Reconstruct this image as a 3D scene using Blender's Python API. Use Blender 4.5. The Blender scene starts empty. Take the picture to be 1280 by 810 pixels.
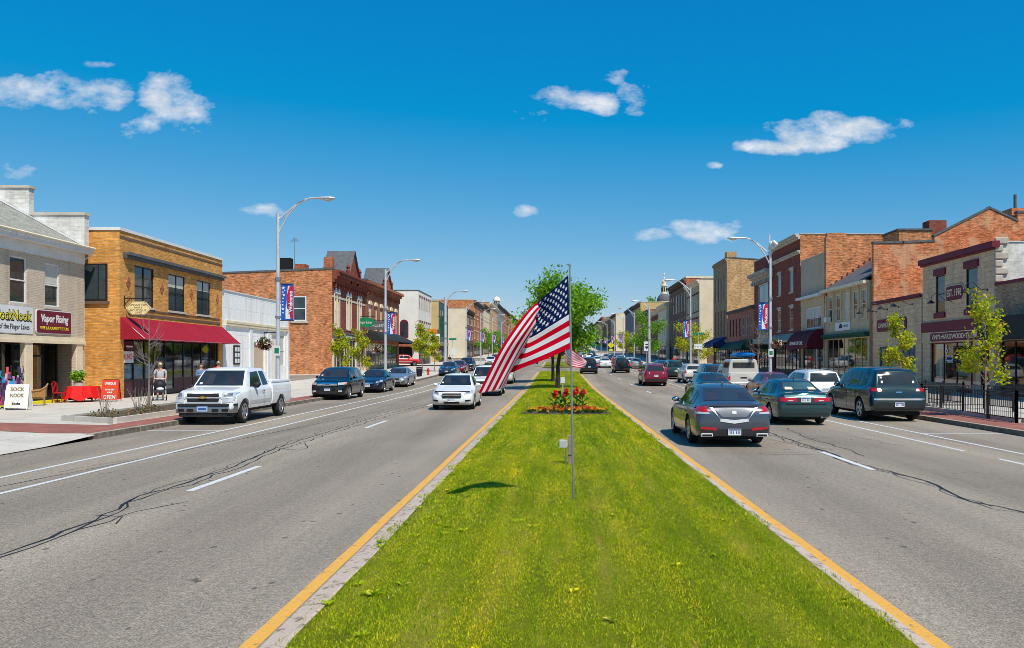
import bpy, bmesh, math, random
import numpy as np
from mathutils import Vector, Matrix
from mathutils.bvhtree import BVHTree
random.seed(7); RNG = np.random.default_rng(11)
SC = bpy.context.scene
COL = SC.collection
PI = math.pi
R = math.radians
F = 1030.0 ; CX = 695.0 ; CY = 450.0 ; EYE = 2.1      # lens, street vanishing point and eye height read off the photograph

def gz(y):
    """height of the street: level near the camera, climbing gently further on"""
    z = 0.0
    if 50 < y <= 64: z = .015*(y-50)**2/28
    if y > 64: z = .015*(y-57)
    if y > 150: z += .00004*(min(y, 520)-150)**2
    return z
gzm = gz
def street_y(px, X): return F*X/(px-CX)
def height(py, Y): return EYE+(CY-py)*Y/F
def ground(px, py):
    Y = EYE*F/(py-CY)
    return ((px-CX)*Y/F, Y)

# ------------------------------------------------------------------ objects
def tag(o, label=None, cat=None, group=None, kind=None):
    if label: o['label'] = label
    if cat: o['category'] = cat
    if group: o['group'] = group
    if kind: o['kind'] = kind
    return o
def empty(name, loc, rz=0, label=None, cat=None, group=None):
    o = bpy.data.objects.new(name, None); COL.objects.link(o)
    o.location = loc; o.rotation_euler = (0, 0, rz); o.empty_display_size = .1
    return tag(o, label, cat, group)
def children(o): return [c for c in list(COL.objects) if c.parent == o]
def copy_tree(o, parent=None):
    c = o.copy(); COL.objects.link(c); c.parent = parent
    for k in list(o.children): copy_tree(k, c)
    return c
def link_mesh(name, me, parent=None, mat=None):
    if mat is not None: me.materials.append(mat)
    o = bpy.data.objects.new(name, me); COL.objects.link(o)
    if parent is not None: o.parent = parent
    return o
class MB:
    def __init__(s): s.v = []; s.f = []; s.mi = []
    def add(s, vs, fs, mi=0):
        b = len(s.v); s.v += [tuple(p) for p in vs]
        for f in fs: s.f.append(tuple(b+i for i in f)); s.mi.append(mi)
        return s
    def quad(s, a, b, c, d, mi=0): return s.add([a, b, c, d], [(0, 1, 2, 3)], mi)
    def box(s, x0, x1, y0, y1, z0, z1, mi=0, M=None):
        vs = [(x, y, z) for z in (z0, z1) for y in (y0, y1) for x in (x0, x1)]
        if M is not None: vs = [M @ Vector(p) for p in vs]
        return s.add(vs, [(0, 2, 3, 1), (4, 5, 7, 6), (0, 1, 5, 4), (2, 6, 7, 3), (0, 4, 6, 2), (1, 3, 7, 5)], mi)
    def prism(s, poly, a0, a1, axis='y', mi=0):
        n = len(poly)
        if axis == 'y': m = lambda p, a: (p[0], a, p[1])
        elif axis == 'x': m = lambda p, a: (a, p[0], p[1])
        else: m = lambda p, a: (p[0], p[1], a)
        vs = [m(p, a0) for p in poly]+[m(p, a1) for p in poly]
        fs = [tuple(range(n)), tuple(range(2*n-1, n-1, -1))]+[(i, n+i, n+(i+1) % n, (i+1) % n) for i in range(n)]
        return s.add(vs, fs, mi)
    def tube(s, pts, rad, n=8, caps=True, mi=0):
        pts = [Vector(p) for p in pts]
        if not hasattr(rad, '__len__'): rad = [rad]*len(pts)
        rings = []
        up = Vector((.123, .2, 1)).normalized()
        for i, p in enumerate(pts):
            t = (pts[min(i+1, len(pts)-1)]-pts[max(i-1, 0)])
            if t.length < 1e-9: t = Vector((0, 0, 1))
            t.normalize()
            a = t.cross(up if abs(t.dot(up)) < .95 else Vector((1, 0, 0))).normalized(); b = t.cross(a)
            rings.append([p+(a*math.cos(2*PI*k/n)+b*math.sin(2*PI*k/n))*rad[i] for k in range(n)])
        vs = [q for r in rings for q in r]
        fs = [(i*n+k, i*n+(k+1) % n, (i+1)*n+(k+1) % n, (i+1)*n+k) for i in range(len(pts)-1) for k in range(n)]
        if caps: fs += [tuple(range(n-1, -1, -1)), tuple((len(pts)-1)*n+k for k in range(n))]
        return s.add(vs, fs, mi)
    def lathe(s, prof, n=20, M=None, mi=0, closed=False):
        vs = [(r*math.cos(2*PI*k/n), r*math.sin(2*PI*k/n), z) for r, z in prof for k in range(n)]
        if M is not None: vs = [M @ Vector(p) for p in vs]
        m = len(prof); fs = [(i*n+k, i*n+(k+1) % n, ((i+1) % m)*n+(k+1) % n, ((i+1) % m)*n+k) for i in range(m if closed else m-1) for k in range(n)]
        return s.add(vs, fs, mi)
    def ball(s, c, r, n=10, m=7, mi=0, M=None):
        if not hasattr(r, '__len__'): r = (r, r, r)
        vs = []; fs = []
        for i in range(m+1):
            a = PI*i/m
            for k in range(n):
                b = 2*PI*k/n
                p = Vector((r[0]*math.sin(a)*math.cos(b), r[1]*math.sin(a)*math.sin(b), r[2]*math.cos(a)))
                if M is not None: p = M @ p
                vs.append(p+Vector(c))
        for i in range(m):
            for k in range(n): fs.append((i*n+k, (i+1)*n+k, (i+1)*n+(k+1) % n, i*n+(k+1) % n))
        return s.add(vs, fs, mi)
    def build(s, name, mat, parent=None, smooth=False, bevel=0, sharp=40, clean=False):
        me = bpy.data.meshes.new(name); me.from_pydata(s.v, [], s.f)
        mats = mat if isinstance(mat, (list, tuple)) else [mat]
        for m in mats: me.materials.append(m)
        if len(mats) > 1: me.polygons.foreach_set('material_index', s.mi)
        if clean or bevel:
            bm = bmesh.new(); bm.from_mesh(me); bmesh.ops.remove_doubles(bm, verts=bm.verts, dist=1e-5)
            bmesh.ops.recalc_face_normals(bm, faces=bm.faces); 
            if bevel: bmesh.ops.bevel(bm, geom=[e for e in bm.edges if len(e.link_faces) == 2 and e.calc_face_angle(0) > .5], offset=bevel, segments=2, affect='EDGES', profile=.5)
            bm.to_mesh(me); bm.free()
        if smooth:
            me.polygons.foreach_set('use_smooth', [True]*len(me.polygons)); me.set_sharp_from_angle(angle=R(sharp))
        me.update()
        o = bpy.data.objects.new(name, me); COL.objects.link(o)
        if parent is not None: o.parent = parent
        return o

# ------------------------------------------------------------------ materials
def srgb(h):
    if isinstance(h, str):
        h = h.lstrip('#'); h = [int(h[i:i+2], 16)/255 for i in (0, 2, 4)]
    return tuple(c/12.92 if c <= .04045 else ((c+.055)/1.055)**2.4 for c in h)+(1,)
def lin(c): return tuple(c)+(1,) if len(c) == 3 else tuple(c)
class NT:
    def __init__(s, nt): s.t = nt; s.n = nt.nodes; s.l = nt.links
    def new(s, typ, ins=None, **kw):
        nd = s.n.new(typ)
        for k, v in kw.items(): setattr(nd, k, v)
        for k, v in (ins or {}).items():
            if hasattr(v, 'is_output') or isinstance(v, bpy.types.NodeSocket): s.l.new(v, nd.inputs[k])
            else: nd.inputs[k].default_value = v
        return nd
    def math(s, op, a, b=0, c=None, clamp=False):
        nd = s.n.new('ShaderNodeMath'); nd.operation = op; nd.use_clamp = clamp
        for i, v in enumerate((a, b, c)):
            if v is None: continue
            if isinstance(v, bpy.types.NodeSocket): s.l.new(v, nd.inputs[i])
            else: nd.inputs[i].default_value = v
        return nd.outputs[0]
    def mix(s, fac, a, b, mode='MIX'):
        nd = s.n.new('ShaderNodeMix'); nd.data_type = 'RGBA'; nd.blend_type = mode
        for i, v in ((0, fac), (6, a), (7, b)):
            if isinstance(v, bpy.types.NodeSocket): s.l.new(v, nd.inputs[i])
            else: nd.inputs[i].default_value = v
        return nd.outputs[2]
    def ramp(s, fac, stops, interp='LINEAR'):
        nd = s.n.new('ShaderNodeValToRGB'); s.l.new(fac, nd.inputs[0]); cr = nd.color_ramp; cr.interpolation = interp
        while len(cr.elements) > 1: cr.elements.remove(cr.elements[-1])
        cr.elements[0].position = stops[0][0]; cr.elements[0].color = stops[0][1]
        for p, c in stops[1:]:
            e = cr.elements.new(p); e.color = c
        return nd.outputs[0]
    def noise(s, vec, scale, detail=4, rough=.55):
        nd = s.new('ShaderNodeTexNoise', {'Scale': scale, 'Detail': detail, 'Roughness': rough})
        if vec is not None: s.l.new(vec, nd.inputs['Vector'])
        return nd.outputs['Fac']
def newmat(name):
    m = bpy.data.materials.new(name); m.use_nodes = True
    t = NT(m.node_tree); return m, t, t.n['Principled BSDF']
def scale3(c, k): return (min(c[0]*k, 1), min(c[1]*k, 1), min(c[2]*k, 1), 1)
def mat(name, color, rough=.7, metal=0, var=.25, scale=1.5, bump=0, bscale=60, fine=.15, fscale=25, spec=.3, coat=0, sheen=0):
    """plain surface with large stains and fine grain"""
    c = lin(color); m, t, b = newmat(name)
    co = t.new('ShaderNodeTexCoord').outputs['Object']
    n1 = t.noise(co, scale, 5); n2 = t.noise(co, fscale, 3)
    col = t.ramp(n1, [(.3, scale3(c, 1-var)), (.7, scale3(c, 1+var*.6))])
    if fine: col = t.mix(1, col, t.ramp(n2, [(.25, (1-fine,)*3+(1,)), (.75, (1+fine*.5,)*3+(1,))]), 'MULTIPLY')
    t.l.new(col, b.inputs['Base Color'])
    b.inputs['Roughness'].default_value = rough; b.inputs['Metallic'].default_value = metal
    b.inputs['Specular IOR Level'].default_value = spec; b.inputs['Coat Weight'].default_value = coat; b.inputs['Coat Roughness'].default_value = .04
    if bump:
        bp = t.new('ShaderNodeBump', {'Strength': bump, 'Distance': .02, 'Height': t.noise(co, bscale, 3)}); t.l.new(bp.outputs[0], b.inputs['Normal'])
    return m
def brick(name, c1, c2, mortar, bw=.215, bh=.075, ms=.012, blot=.35, blots=.7, patch=None, offset=.5):
    m, t, b = newmat(name)
    tc = t.new('ShaderNodeTexCoord').outputs['Object']; sp = t.new('ShaderNodeSeparateXYZ', {0: tc})
    vec = t.new('ShaderNodeCombineXYZ', {0: t.math('ADD', sp.outputs[0], sp.outputs[1]), 1: sp.outputs[2]}).outputs[0]
    br = t.new('ShaderNodeTexBrick', {'Vector': vec, 'Color1': lin(c1), 'Color2': lin(c2), 'Mortar': lin(mortar), 'Scale': 1.0, 'Mortar Size': ms, 'Mortar Smooth': .2, 'Bias': 0.0, 'Brick Width': bw, 'Row Height': bh})
    br.offset = offset
    n = t.noise(tc, blots, 6, .65)
    stretch = t.new('ShaderNodeVectorMath', {0: vec, 1: (1.3, 5.2, 1)}, operation='MULTIPLY').outputs[0]
    n3 = t.noise(stretch, 1.6, 4, .7)
    col = t.mix(1, br.outputs[0], t.ramp(n, [(.28, (1-blot*.75,)*3+(1,)), (.7, (1+min(.2, blot)+blot*.6,)*3+(1,))]), 'MULTIPLY')
    col = t.mix(1, col, t.ramp(n3, [(.34, (max(.3, 1-blot*1.5),)*3+(1,)), (.5, (1, 1, 1, 1)), (.66, (1+blot*1.15, 1+blot*1.2, 1+blot*1.25, 1))]), 'MULTIPLY')
    if patch:
        col = t.mix(t.ramp(t.noise(tc, .55, 6, .7), [(.5, (0, 0, 0, 1)), (.56, (.7, .7, .7, 1))]), col, lin(patch))
    # rain streaks below the coping
    st = t.new('ShaderNodeVectorMath', {0: vec, 1: (1.2, .08, 1)}, operation='MULTIPLY').outputs[0]
    col = t.mix(1, col, t.ramp(t.noise(st, 1.5, 4), [(.32, (.84, .83, .82, 1)), (.5, (1, 1, 1, 1))]), 'MULTIPLY')
    t.l.new(col, b.inputs['Base Color']); b.inputs['Roughness'].default_value = .85; b.inputs['Specular IOR Level'].default_value = .2
    bp = t.new('ShaderNodeBump', {'Strength': .5, 'Distance': .01, 'Height': br.outputs['Fac']}); bp.invert = True; t.l.new(bp.outputs[0], b.inputs['Normal'])
    return m
def glass(name, tint=(.02, .03, .035), rough=.04, var=True):
    m, t, b = newmat(name)
    co = t.new('ShaderNodeTexCoord').outputs['Object']
    rnd = t.new('ShaderNodeObjectInfo').outputs['Random']
    col = t.ramp(t.noise(co, .9, 3), [(.35, scale3(tint, .5)), (.65, scale3(tint, 1.7))])
    col = t.mix(t.math('MULTIPLY', rnd, .55), col, scale3(tint, 3.2))  # mottling and random paler tint paint street and sky reflections into the colour
    t.l.new(col, b.inputs['Base Color']); b.inputs['Roughness'].default_value = rough; b.inputs['Specular IOR Level'].default_value = .7
    bp = t.new('ShaderNodeBump', {'Strength': .06, 'Distance': .05, 'Height': t.noise(co, 1.3, 2)}); t.l.new(bp.outputs[0], b.inputs['Normal'])
    return m
def seeglass(name, tint=(.75, .82, .82), amt=.8):
    m = bpy.data.materials.new(name); m.use_nodes = True; t = NT(m.node_tree); t.n.clear()
    tr = t.new('ShaderNodeBsdfTransparent', {0: lin(tint)}); gl = t.new('ShaderNodeBsdfGlossy', {'Roughness': .03, 'Color': (1, 1, 1, 1)})
    fr = t.new('ShaderNodeFresnel', {'IOR': 1.5}); f = t.math('MULTIPLY_ADD', fr.outputs[0], 1.0, .07, clamp=True)
    mx = t.new('ShaderNodeMixShader', {0: f, 1: tr.outputs[0], 2: gl.outputs[0]}); o = t.new('ShaderNodeOutputMaterial', {0: mx.outputs[0]})
    return m
def paint(name, c, metal=.35, rough=.3, flake=.06):
    m, t, b = newmat(name)
    co = t.new('ShaderNodeTexCoord').outputs['Object']; sp = t.new('ShaderNodeSeparateXYZ', {0: co})
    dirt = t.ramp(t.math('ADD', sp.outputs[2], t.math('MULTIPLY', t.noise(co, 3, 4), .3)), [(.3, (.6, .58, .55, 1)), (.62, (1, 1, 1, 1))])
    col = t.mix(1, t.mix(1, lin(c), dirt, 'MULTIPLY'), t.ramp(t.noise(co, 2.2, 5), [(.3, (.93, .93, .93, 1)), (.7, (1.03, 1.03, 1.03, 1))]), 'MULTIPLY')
    t.l.new(col, b.inputs['Base Color'])
    b.inputs['Metallic'].default_value = metal; b.inputs['Roughness'].default_value = rough
    b.inputs['Coat Weight'].default_value = .8; b.inputs['Coat Roughness'].default_value = .035
    bp = t.new('ShaderNodeBump', {'Strength': .03, 'Distance': .05, 'Height': t.noise(co, 1.7, 2)}); t.l.new(bp.outputs[0], b.inputs['Coat Normal'])
    return m
def leafmat(name, cols, trans=.35):
    m = bpy.data.materials.new(name); m.use_nodes = True; t = NT(m.node_tree); t.n.clear()
    g = t.new('ShaderNodeNewGeometry'); rnd = g.outputs['Random Per Island']
    k = len(cols); col = t.ramp(rnd, [(i/max(k-1, 1), lin(c)) for i, c in enumerate(cols)])
    d = t.new('ShaderNodeBsdfPrincipled', {'Base Color': col, 'Roughness': .55, 'Specular IOR Level': .25}); tl = t.new('ShaderNodeBsdfTranslucent', {0: col})
    mx = t.new('ShaderNodeMixShader', {0: trans, 1: d.outputs[0], 2: tl.outputs[0]}); t.new('ShaderNodeOutputMaterial', {0: mx.outputs[0]})
    return m

M = {}
M['white_metal'] = mat('white_metal', (.7, .7, .69), .45, var=.08)
M['lamp_steel'] = mat('lamp_steel', (.66, .67, .68), .42, .45, var=.15, scale=3)
M['steel'] = mat('steel', (.35, .37, .38), .4, .7, var=.2, scale=6)
M['chrome'] = mat('chrome', (.75, .76, .78), .12, 1, var=.05)
M['bright_trim'] = mat('bright_trim', (.8, .8, .8), .35, .2, var=.03); M['gold'] = mat('gold', (.5, .36, .12), .3, .6)
M['rim'] = mat('rim', (.42, .43, .45), .3, .8, var=.1)
M['rubber'] = mat('rubber', (.018, .018, .018), .85, var=.3)
M['black_plastic'] = mat('black_plastic', (.022, .022, .024), .6, var=.2)
M['dark'] = mat('dark', (.012, .012, .013), .9, var=.2)
M['black_metal'] = mat('black_metal', (.02, .02, .022), .45, .2, var=.2)
M['white'] = mat('white_paint', (.72, .72, .7), .6, var=.1)
M['cream_paint'] = mat('cream_paint', (.78, .66, .46), .7, var=.12)
M['tan_paint'] = mat('tan_paint', (.56, .43, .27), .7, var=.15)
M['burgundy'] = mat('burgundy_paint', (.16, .014, .03), .6, var=.15)
M['maroon_wood'] = mat('maroon_wood', (.07, .02, .03), .5, var=.2)
M['grey_stone'] = mat('grey_stone', (.5, .44, .36), .85, var=.25, bump=.3)
M['black_frame'] = mat('black_frame', (.02, .018, .017), .4, var=.2)
M['brown_frame'] = mat('brown_frame', (.05, .03, .02), .5, var=.2)
M['red'] = mat('red_cloth', (.75, .012, .012), .7, var=.1)
M['wood'] = mat('weathered_wood', (.3, .24, .16), .8, var=.3, scale=4)
M['wicker'] = mat('wicker', (.42, .22, .07), .7, var=.3, scale=20, bump=.6, bscale=90)
M['plate'] = mat('plate', (.75, .76, .72), .4, var=.05)
M['plate_blue'] = mat('plate_blue', (.05, .09, .3), .4, var=.1)
M['glass'] = glass('window_glass'); M['glass_blue'] = glass('window_glass_light', (.06, .075, .085))
M['car_glass'] = glass('car_glass', (.012, .016, .018), .03)
M['blind'] = mat('window_blind', (.55, .53, .47), .6, var=.08)
M['shop_glass'] = seeglass('shop_glass')
M['lamp_lens'] = mat('lamp_lens', (.62, .64, .66), .12, .25, var=.1, coat=1)
M['tail_red'] = mat('tail_red', (.45, .008, .012), .15, var=.15, scale=8, coat=1)
M['amber'] = mat('amber', (.8, .25, .02), .2, var=.1, coat=1)
M['bark'] = mat('bark', (.16, .12, .09), .95, var=.35, scale=6, bump=.6, bscale=40)
M['grey_bark'] = mat('grey_bark', (.26, .21, .18), .95, var=.3, scale=6)
M['yellow_sign'] = mat('yellow_sign', (.75, .65, .02), .5, var=.05)
M['green_sign'] = mat('green_sign', (.01, .2, .09), .5, var=.05)
M['ink'] = mat('ink', (.015, .015, .02), .6, var=.05)
M['shingle'] = mat('grey_shingle', (.34, .33, .27), .9, var=.3, scale=3, bump=.6, bscale=12, fine=.4, fscale=9)
M['slate'] = mat('slate', (.12, .125, .13), .8, var=.25, scale=2, fine=.3, fscale=10)
M['concrete_trim'] = mat('concrete_trim', (.55, .5, .42), .9, var=.2)
M['tar_roof'] = mat('tar_roof', (.06, .06, .06), .9)
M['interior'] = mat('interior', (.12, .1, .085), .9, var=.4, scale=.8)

_fonts = {}
def lettering(text, size, material, parent, x, z, y=-.012, extrude=.006, align='CENTER', width=None, rot=None, name='lettering', shear=0, bold=0, flip=None):
    cu = bpy.data.curves.new('txt', 'FONT'); cu.body = text; cu.size = size; cu.extrude = extrude; cu.align_x = align; cu.align_y = 'CENTER'; cu.shear = shear; cu.offset = bold; cu.resolution_u = 3
    o = bpy.data.objects.new('txt', cu); COL.objects.link(o); bpy.context.view_layer.update()
    me = bpy.data.meshes.new_from_object(o.evaluated_get(bpy.context.evaluated_depsgraph_get())); bpy.data.objects.remove(o)
    xs = [v.co.x for v in me.vertices]
    if width and xs:
        k = width/(max(xs)-min(xs))
        for v in me.vertices: v.co.x *= k
    a = rot or 0
    for v in me.vertices:
        X, Z, D = v.co.x, v.co.y, v.co.z
        X, Z = X*math.cos(a)-Z*math.sin(a), X*math.sin(a)+Z*math.cos(a)
        v.co = (x+X, y-D, z+Z)
    me.materials.clear(); me.materials.append(material)
    ob = bpy.data.objects.new(name, me); COL.objects.link(ob); ob.parent = parent
    return ob
# ================================================================== GROUND, ROAD, MEDIAN
YS = [-40, -20, -8] + [2*i for i in range(0, 40)] + [80+5*i for i in range(0, 30)] + [230+15*i for i in range(0, 20)] + [540, 700, 1000, 1600]
def sheet(name, x0, x1, ys, z, material, kind='structure', nx=1, dz=None, wob=0):
    b = MB(); n = len(ys)
    xs = [x0+(x1-x0)*i/nx for i in range(nx+1)]
    vs = [(x, y, gzm(y)+z+(dz(x, y) if dz else 0)) for y in ys for x in xs]
    fs = [(j*(nx+1)+i, j*(nx+1)+i+1, (j+1)*(nx+1)+i+1, (j+1)*(nx+1)+i) for j in range(n-1) for i in range(nx)]
    b.add(vs, fs); return tag(b.build(name, material), kind=kind)
def yrange(a, b, step=2):
    k = max(1, int(abs(b-a)/step)); return [a+(b-a)*i/k for i in range(k+1)]
def asphalt():
    m, t, b = newmat('asphalt')
    co = t.new('ShaderNodeTexCoord').outputs['Object']; sp = t.new('ShaderNodeSeparateXYZ', {0: co})
    st = t.new('ShaderNodeVectorMath', {0: co, 1: (1.0, .055, 1)}, operation='MULTIPLY').outputs[0]
    streak = t.noise(st, 1.1, 5, .6); big = t.noise(co, .12, 4); grain = t.noise(co, 48, 2, .9); grain2 = t.noise(co, 13, 4, .85)
    base = t.ramp(streak, [(.3, (.208, .178, .141, 1)), (.7, (.305, .26, .204, 1))])
    ax = t.math('ABSOLUTE', sp.outputs[0]); lane = t.math('COSINE', t.math('MULTIPLY', t.math('SUBTRACT', ax, 4.25), 2*PI/3.4)); lane = t.math('MULTIPLY', lane, t.noise(co, .35, 3)); base = t.mix(1, base, t.ramp(t.math('MULTIPLY_ADD', lane, .5, .5), [(.25, (1.06, 1.06, 1.06, 1)), (.5, (1, 1, 1, 1)), (.85, (.8, .79, .79, 1))]), 'MULTIPLY')
    base = t.mix(1, base, t.ramp(big, [(.3, (.86, .86, .86, 1)), (.7, (1.1, 1.09, 1.07, 1))]), 'MULTIPLY')
    base = t.mix(1, base, t.ramp(grain, [(.36, (.58, .58, .58, 1)), (.5, (1.02, 1.02, 1.02, 1)), (.64, (1.6, 1.57, 1.53, 1))]), 'MULTIPLY')
    base = t.mix(1, base, t.ramp(grain2, [(.36, (.74, .735, .73, 1)), (.64, (1.24, 1.235, 1.22, 1))]), 'MULTIPLY')
    # raveled pits in the wheel path
    v = t.new('ShaderNodeTexVoronoi', {'Vector': t.new('ShaderNodeVectorMath', {0: co, 1: (5, 2.6, 1)}, operation='MULTIPLY').outputs[0], 'Scale': 1.0}, feature='F1')
    pit = t.math('LESS_THAN', v.outputs['Distance'], .16)
    zone = t.math('MULTIPLY', t.math('GREATER_THAN', t.noise(co, 1.6, 4), .56), t.math('GREATER_THAN', t.noise(st, .7, 2), .48))
    base = t.mix(t.math('MULTIPLY', t.math('MULTIPLY', pit, zone), .65), base, (.035, .033, .032, 1))
    # oil drips down the lane centres
    t.l.new(base, b.inputs['Base Color']); b.inputs['Roughness'].default_value = .9; b.inputs['Specular IOR Level'].default_value = .25
    bp = t.new('ShaderNodeBump', {'Strength': .35, 'Distance': .01, 'Height': grain}); t.l.new(bp.outputs[0], b.inputs['Normal'])
    return m
def worn(name, c, hole=.42, under=(.13, .125, .12)):
    m, t, b = newmat(name); co = t.new('ShaderNodeTexCoord').outputs['Object']
    w = t.ramp(t.noise(co, 9, 6, .75), [(hole-.06, (1, 1, 1, 1)), (hole, (0, 0, 0, 1))])
    col = t.mix(w, t.mix(1, lin(c), t.ramp(t.noise(co, 60, 3, .7), [(.3, (.78, .78, .78, 1)), (.65, (1.05, 1.05, 1.05, 1))]), 'MULTIPLY'), lin(under))
    t.l.new(col, b.inputs['Base Color']); b.inputs['Roughness'].default_value = .8
    return m
def concrete(name, c, joint=1.5, stain=.2):
    m, t, b = newmat(name); co = t.new('ShaderNodeTexCoord').outputs['Object']
    br = t.new('ShaderNodeTexBrick', {'Vector': co, 'Color1': lin(c), 'Color2': scale3(c, .93), 'Mortar': scale3(c, .55), 'Scale': 1.0, 'Mortar Size': .012, 'Brick Width': joint, 'Row Height': joint}); br.offset = 0
    col = t.mix(1, br.outputs[0], t.ramp(t.noise(co, .8, 6, .7), [(.3, (1-stain,)*3+(1,)), (.7, (1.06, 1.05, 1.03, 1))]), 'MULTIPLY')
    col = t.mix(1, col, t.ramp(t.noise(co, 45, 3, .7), [(.3, (.86, .86, .86, 1)), (.7, (1.08, 1.08, 1.08, 1))]), 'MULTIPLY')
    t.l.new(col, b.inputs['Base Color']); b.inputs['Roughness'].default_value = .88
    return m
def pavers():
    m, t, b = newmat('brick_pavers'); co = t.new('ShaderNodeTexCoord').outputs['Object']
    br = t.new('ShaderNodeTexBrick', {'Vector': co, 'Color1': (.36, .11, .07, 1), 'Color2': (.27, .085, .06, 1), 'Mortar': (.13, .1, .085, 1), 'Scale': 1.0, 'Mortar Size': .006, 'Brick Width': .2, 'Row Height': .1})
    col = t.mix(1, br.outputs[0], t.ramp(t.noise(co, 1.2, 6, .7), [(.3, (.72, .72, .72, 1)), (.7, (1.25, 1.22, 1.2, 1))]), 'MULTIPLY')
    t.l.new(col, b.inputs['Base Color']); b.inputs['Roughness'].default_value = .9
    return m
M['asphalt'] = asphalt(); M['yellow_line'] = worn('yellow_line', (.72, .37, .06), .41); M['white_line'] = worn('white_line', (.62, .62, .6), .4)
M['sidewalk'] = concrete('sidewalk_concrete', (.60, .55, .47)); M['kerb'] = mat('kerb_concrete', (.42, .33, .25), .9, var=.35, scale=3, bump=.5, bscale=25, fine=.35, fscale=14)
M['median_kerb'] = worn('median_kerb', (.52, .41, .32), .46, (.17, .13, .09)); M['kerb_side'] = mat('kerb_granite', (.2, .17, .13), .9, var=.5, scale=4, bump=.8, bscale=18, fine=.5, fscale=10)
M['pavers'] = pavers()
M['tar'] = mat('tar', (.018, .017, .017), .6, var=.2)
M['soil'] = mat('soil', (.12, .085, .055), .95, var=.4, scale=5, bump=.8, bscale=30, fine=.5, fscale=40)
M['field'] = mat('field_green', (.06, .09, .03), .95, var=.4, scale=.02)
def lawnmat():
    m, t, b = newmat('lawn'); co = t.new('ShaderNodeTexCoord').outputs['Object']
    st = t.new('ShaderNodeVectorMath', {0: co, 1: (1.6, .2, 1)}, operation='MULTIPLY').outputs[0]
    col = t.ramp(t.noise(st, 1.5, 5, .65), [(.28, (.09, .12, .005, 1)), (.5, (.17, .19, .006, 1)), (.72, (.33, .26, .05, 1))])
    col = t.mix(1, col, t.ramp(t.noise(co, 30, 4, .75), [(.3, (.55, .6, .5, 1)), (.7, (1.4, 1.35, 1.2, 1))]), 'MULTIPLY')
    t.l.new(col, b.inputs['Base Color']); b.inputs['Roughness'].default_value = .9; b.inputs['Specular IOR Level'].default_value = .1
    bp = t.new('ShaderNodeBump', {'Strength': .8, 'Distance': .04, 'Height': t.noise(co, 40, 3, .8)}); t.l.new(bp.outputs[0], b.inputs['Normal'])
    return m
M['lawn'] = lawnmat()

sheet('ground', -700, 700, YS, -.12, M['field'])
RL, RR = -12.2, 12.8                       # kerb faces
sheet('road', RL-.05, RR+.05, [y for y in YS if y <= 700], 0, M['asphalt'], nx=6)
side_ys = yrange(-6, 700, 8)
sheet('cross_road', -90, RL-.04, yrange(124.5, 133.5, 3), .03, M['asphalt'])
sheet('cross_road', -90, RL-.04, yrange(174, 206, 4), .03, M['asphalt'])
sheet('cross_road', RR+.04, 90, yrange(128.5, 138.5, 3), .03, M['asphalt'])
sheet('cross_road', RR+.04, 90, yrange(290, 334, 4), .03, M['asphalt'])
sheet('car_park', -46, -22.2, yrange(69.2, 84, 3), .157, M['asphalt'])
# walks: raised 0.15 m, with a kerb of real height
def walk(x0, x1, ya, yb):
    sheet('sidewalk', x0, x1, yrange(ya, yb, 4), .15, M['sidewalk'])
for a, b in ((21.8, 124.5), (133.5, 174), (206, 640)): walk(-60, RL-.18, a, b)
for a, b in ((-6, 128.5), (138.5, 290), (334, 640)): walk(RR+.18, 60, a, b)
# the driveway apron in the left foreground dips to the road
b = MB(); ys = yrange(-6, 21.8, 2)
vs = []; xs = [RL, RL-.5, -13.6, -60]
for y in ys:
    for i, x in enumerate(xs): f = max(0, min(1, (y-19.5)/2.3)); z_ = [.02, .05, .148, .15][i]; vs.append((x, y, z_+([.11, .155, .156, .156][i]-z_)*f))
b.add(vs, [(j*4+i, (j+1)*4+i, (j+1)*4+i+1, j*4+i+1) for j in range(len(ys)-1) for i in range(3)])
tag(b.build('driveway', M['sidewalk']), kind='structure')
def kerb(x, sgn, ya, yb, start=None):
    """kerb stone: top and rough face"""
    b = MB(); ys = yrange(ya, yb, 1.2)
    jx = [random.uniform(-.012, .012) for _ in ys]
    for i in range(len(ys)-1):
        y0, y1 = ys[i], ys[i+1]-.012; z0, z1 = gzm(y0), gzm(y1); j = jx[i]
        xa, xb = x+j, x+sgn*.19
        b.add([(xa, y0, z0-.1), (xa+sgn*.02, y0, z0+.148), (xb, y0, z0+.155), (xb, y0, z0-.1), (xa, y1, z1-.1), (xa+sgn*.02, y1, z1+.148), (xb, y1, z1+.155), (xb, y1, z1-.1)],
              [(0, 1, 2, 3), (4, 7, 6, 5), (0, 4, 5, 1), (1, 5, 6, 2), (2, 6, 7, 3)])
        b.mi[-4] = 0; b.mi[-3] = 1
    tag(b.build('kerb', [M['kerb'], M['kerb_side']]), kind='structure')
for a, b_ in ((21.8, 124.5), (133.5, 174), (206, 560)): kerb(RL, -1, a, b_)
for a, b_ in ((-2, 128.5), (138.5, 290), (334, 560)): kerb(RR, 1, a, b_)
# brick paver bands behind the kerbs
sheet('brick_paving', -13.42, RL-.2, yrange(21.9, 66, 3), .1575, M['pavers'])
b = MB(); b.add([(-13.44, 21.9, .158), (-13.44, 24.6, .158), (-17.3, 25.6, .158), (-23, 26.6, .158), (-23, 25.1, .158), (-18, 23.6, .158)], [(0, 1, 2, 3, 4, 5)])
tag(b.build('brick_paving', M['pavers']), kind='structure')
sheet('brick_paving', RR+.2, 14.35, yrange(4, 40.5, 3), .158, M['pavers'])
sheet('brick_paving', RR+.2, 14.0, yrange(40.5, 120, 4), .158, M['pavers'])

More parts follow.
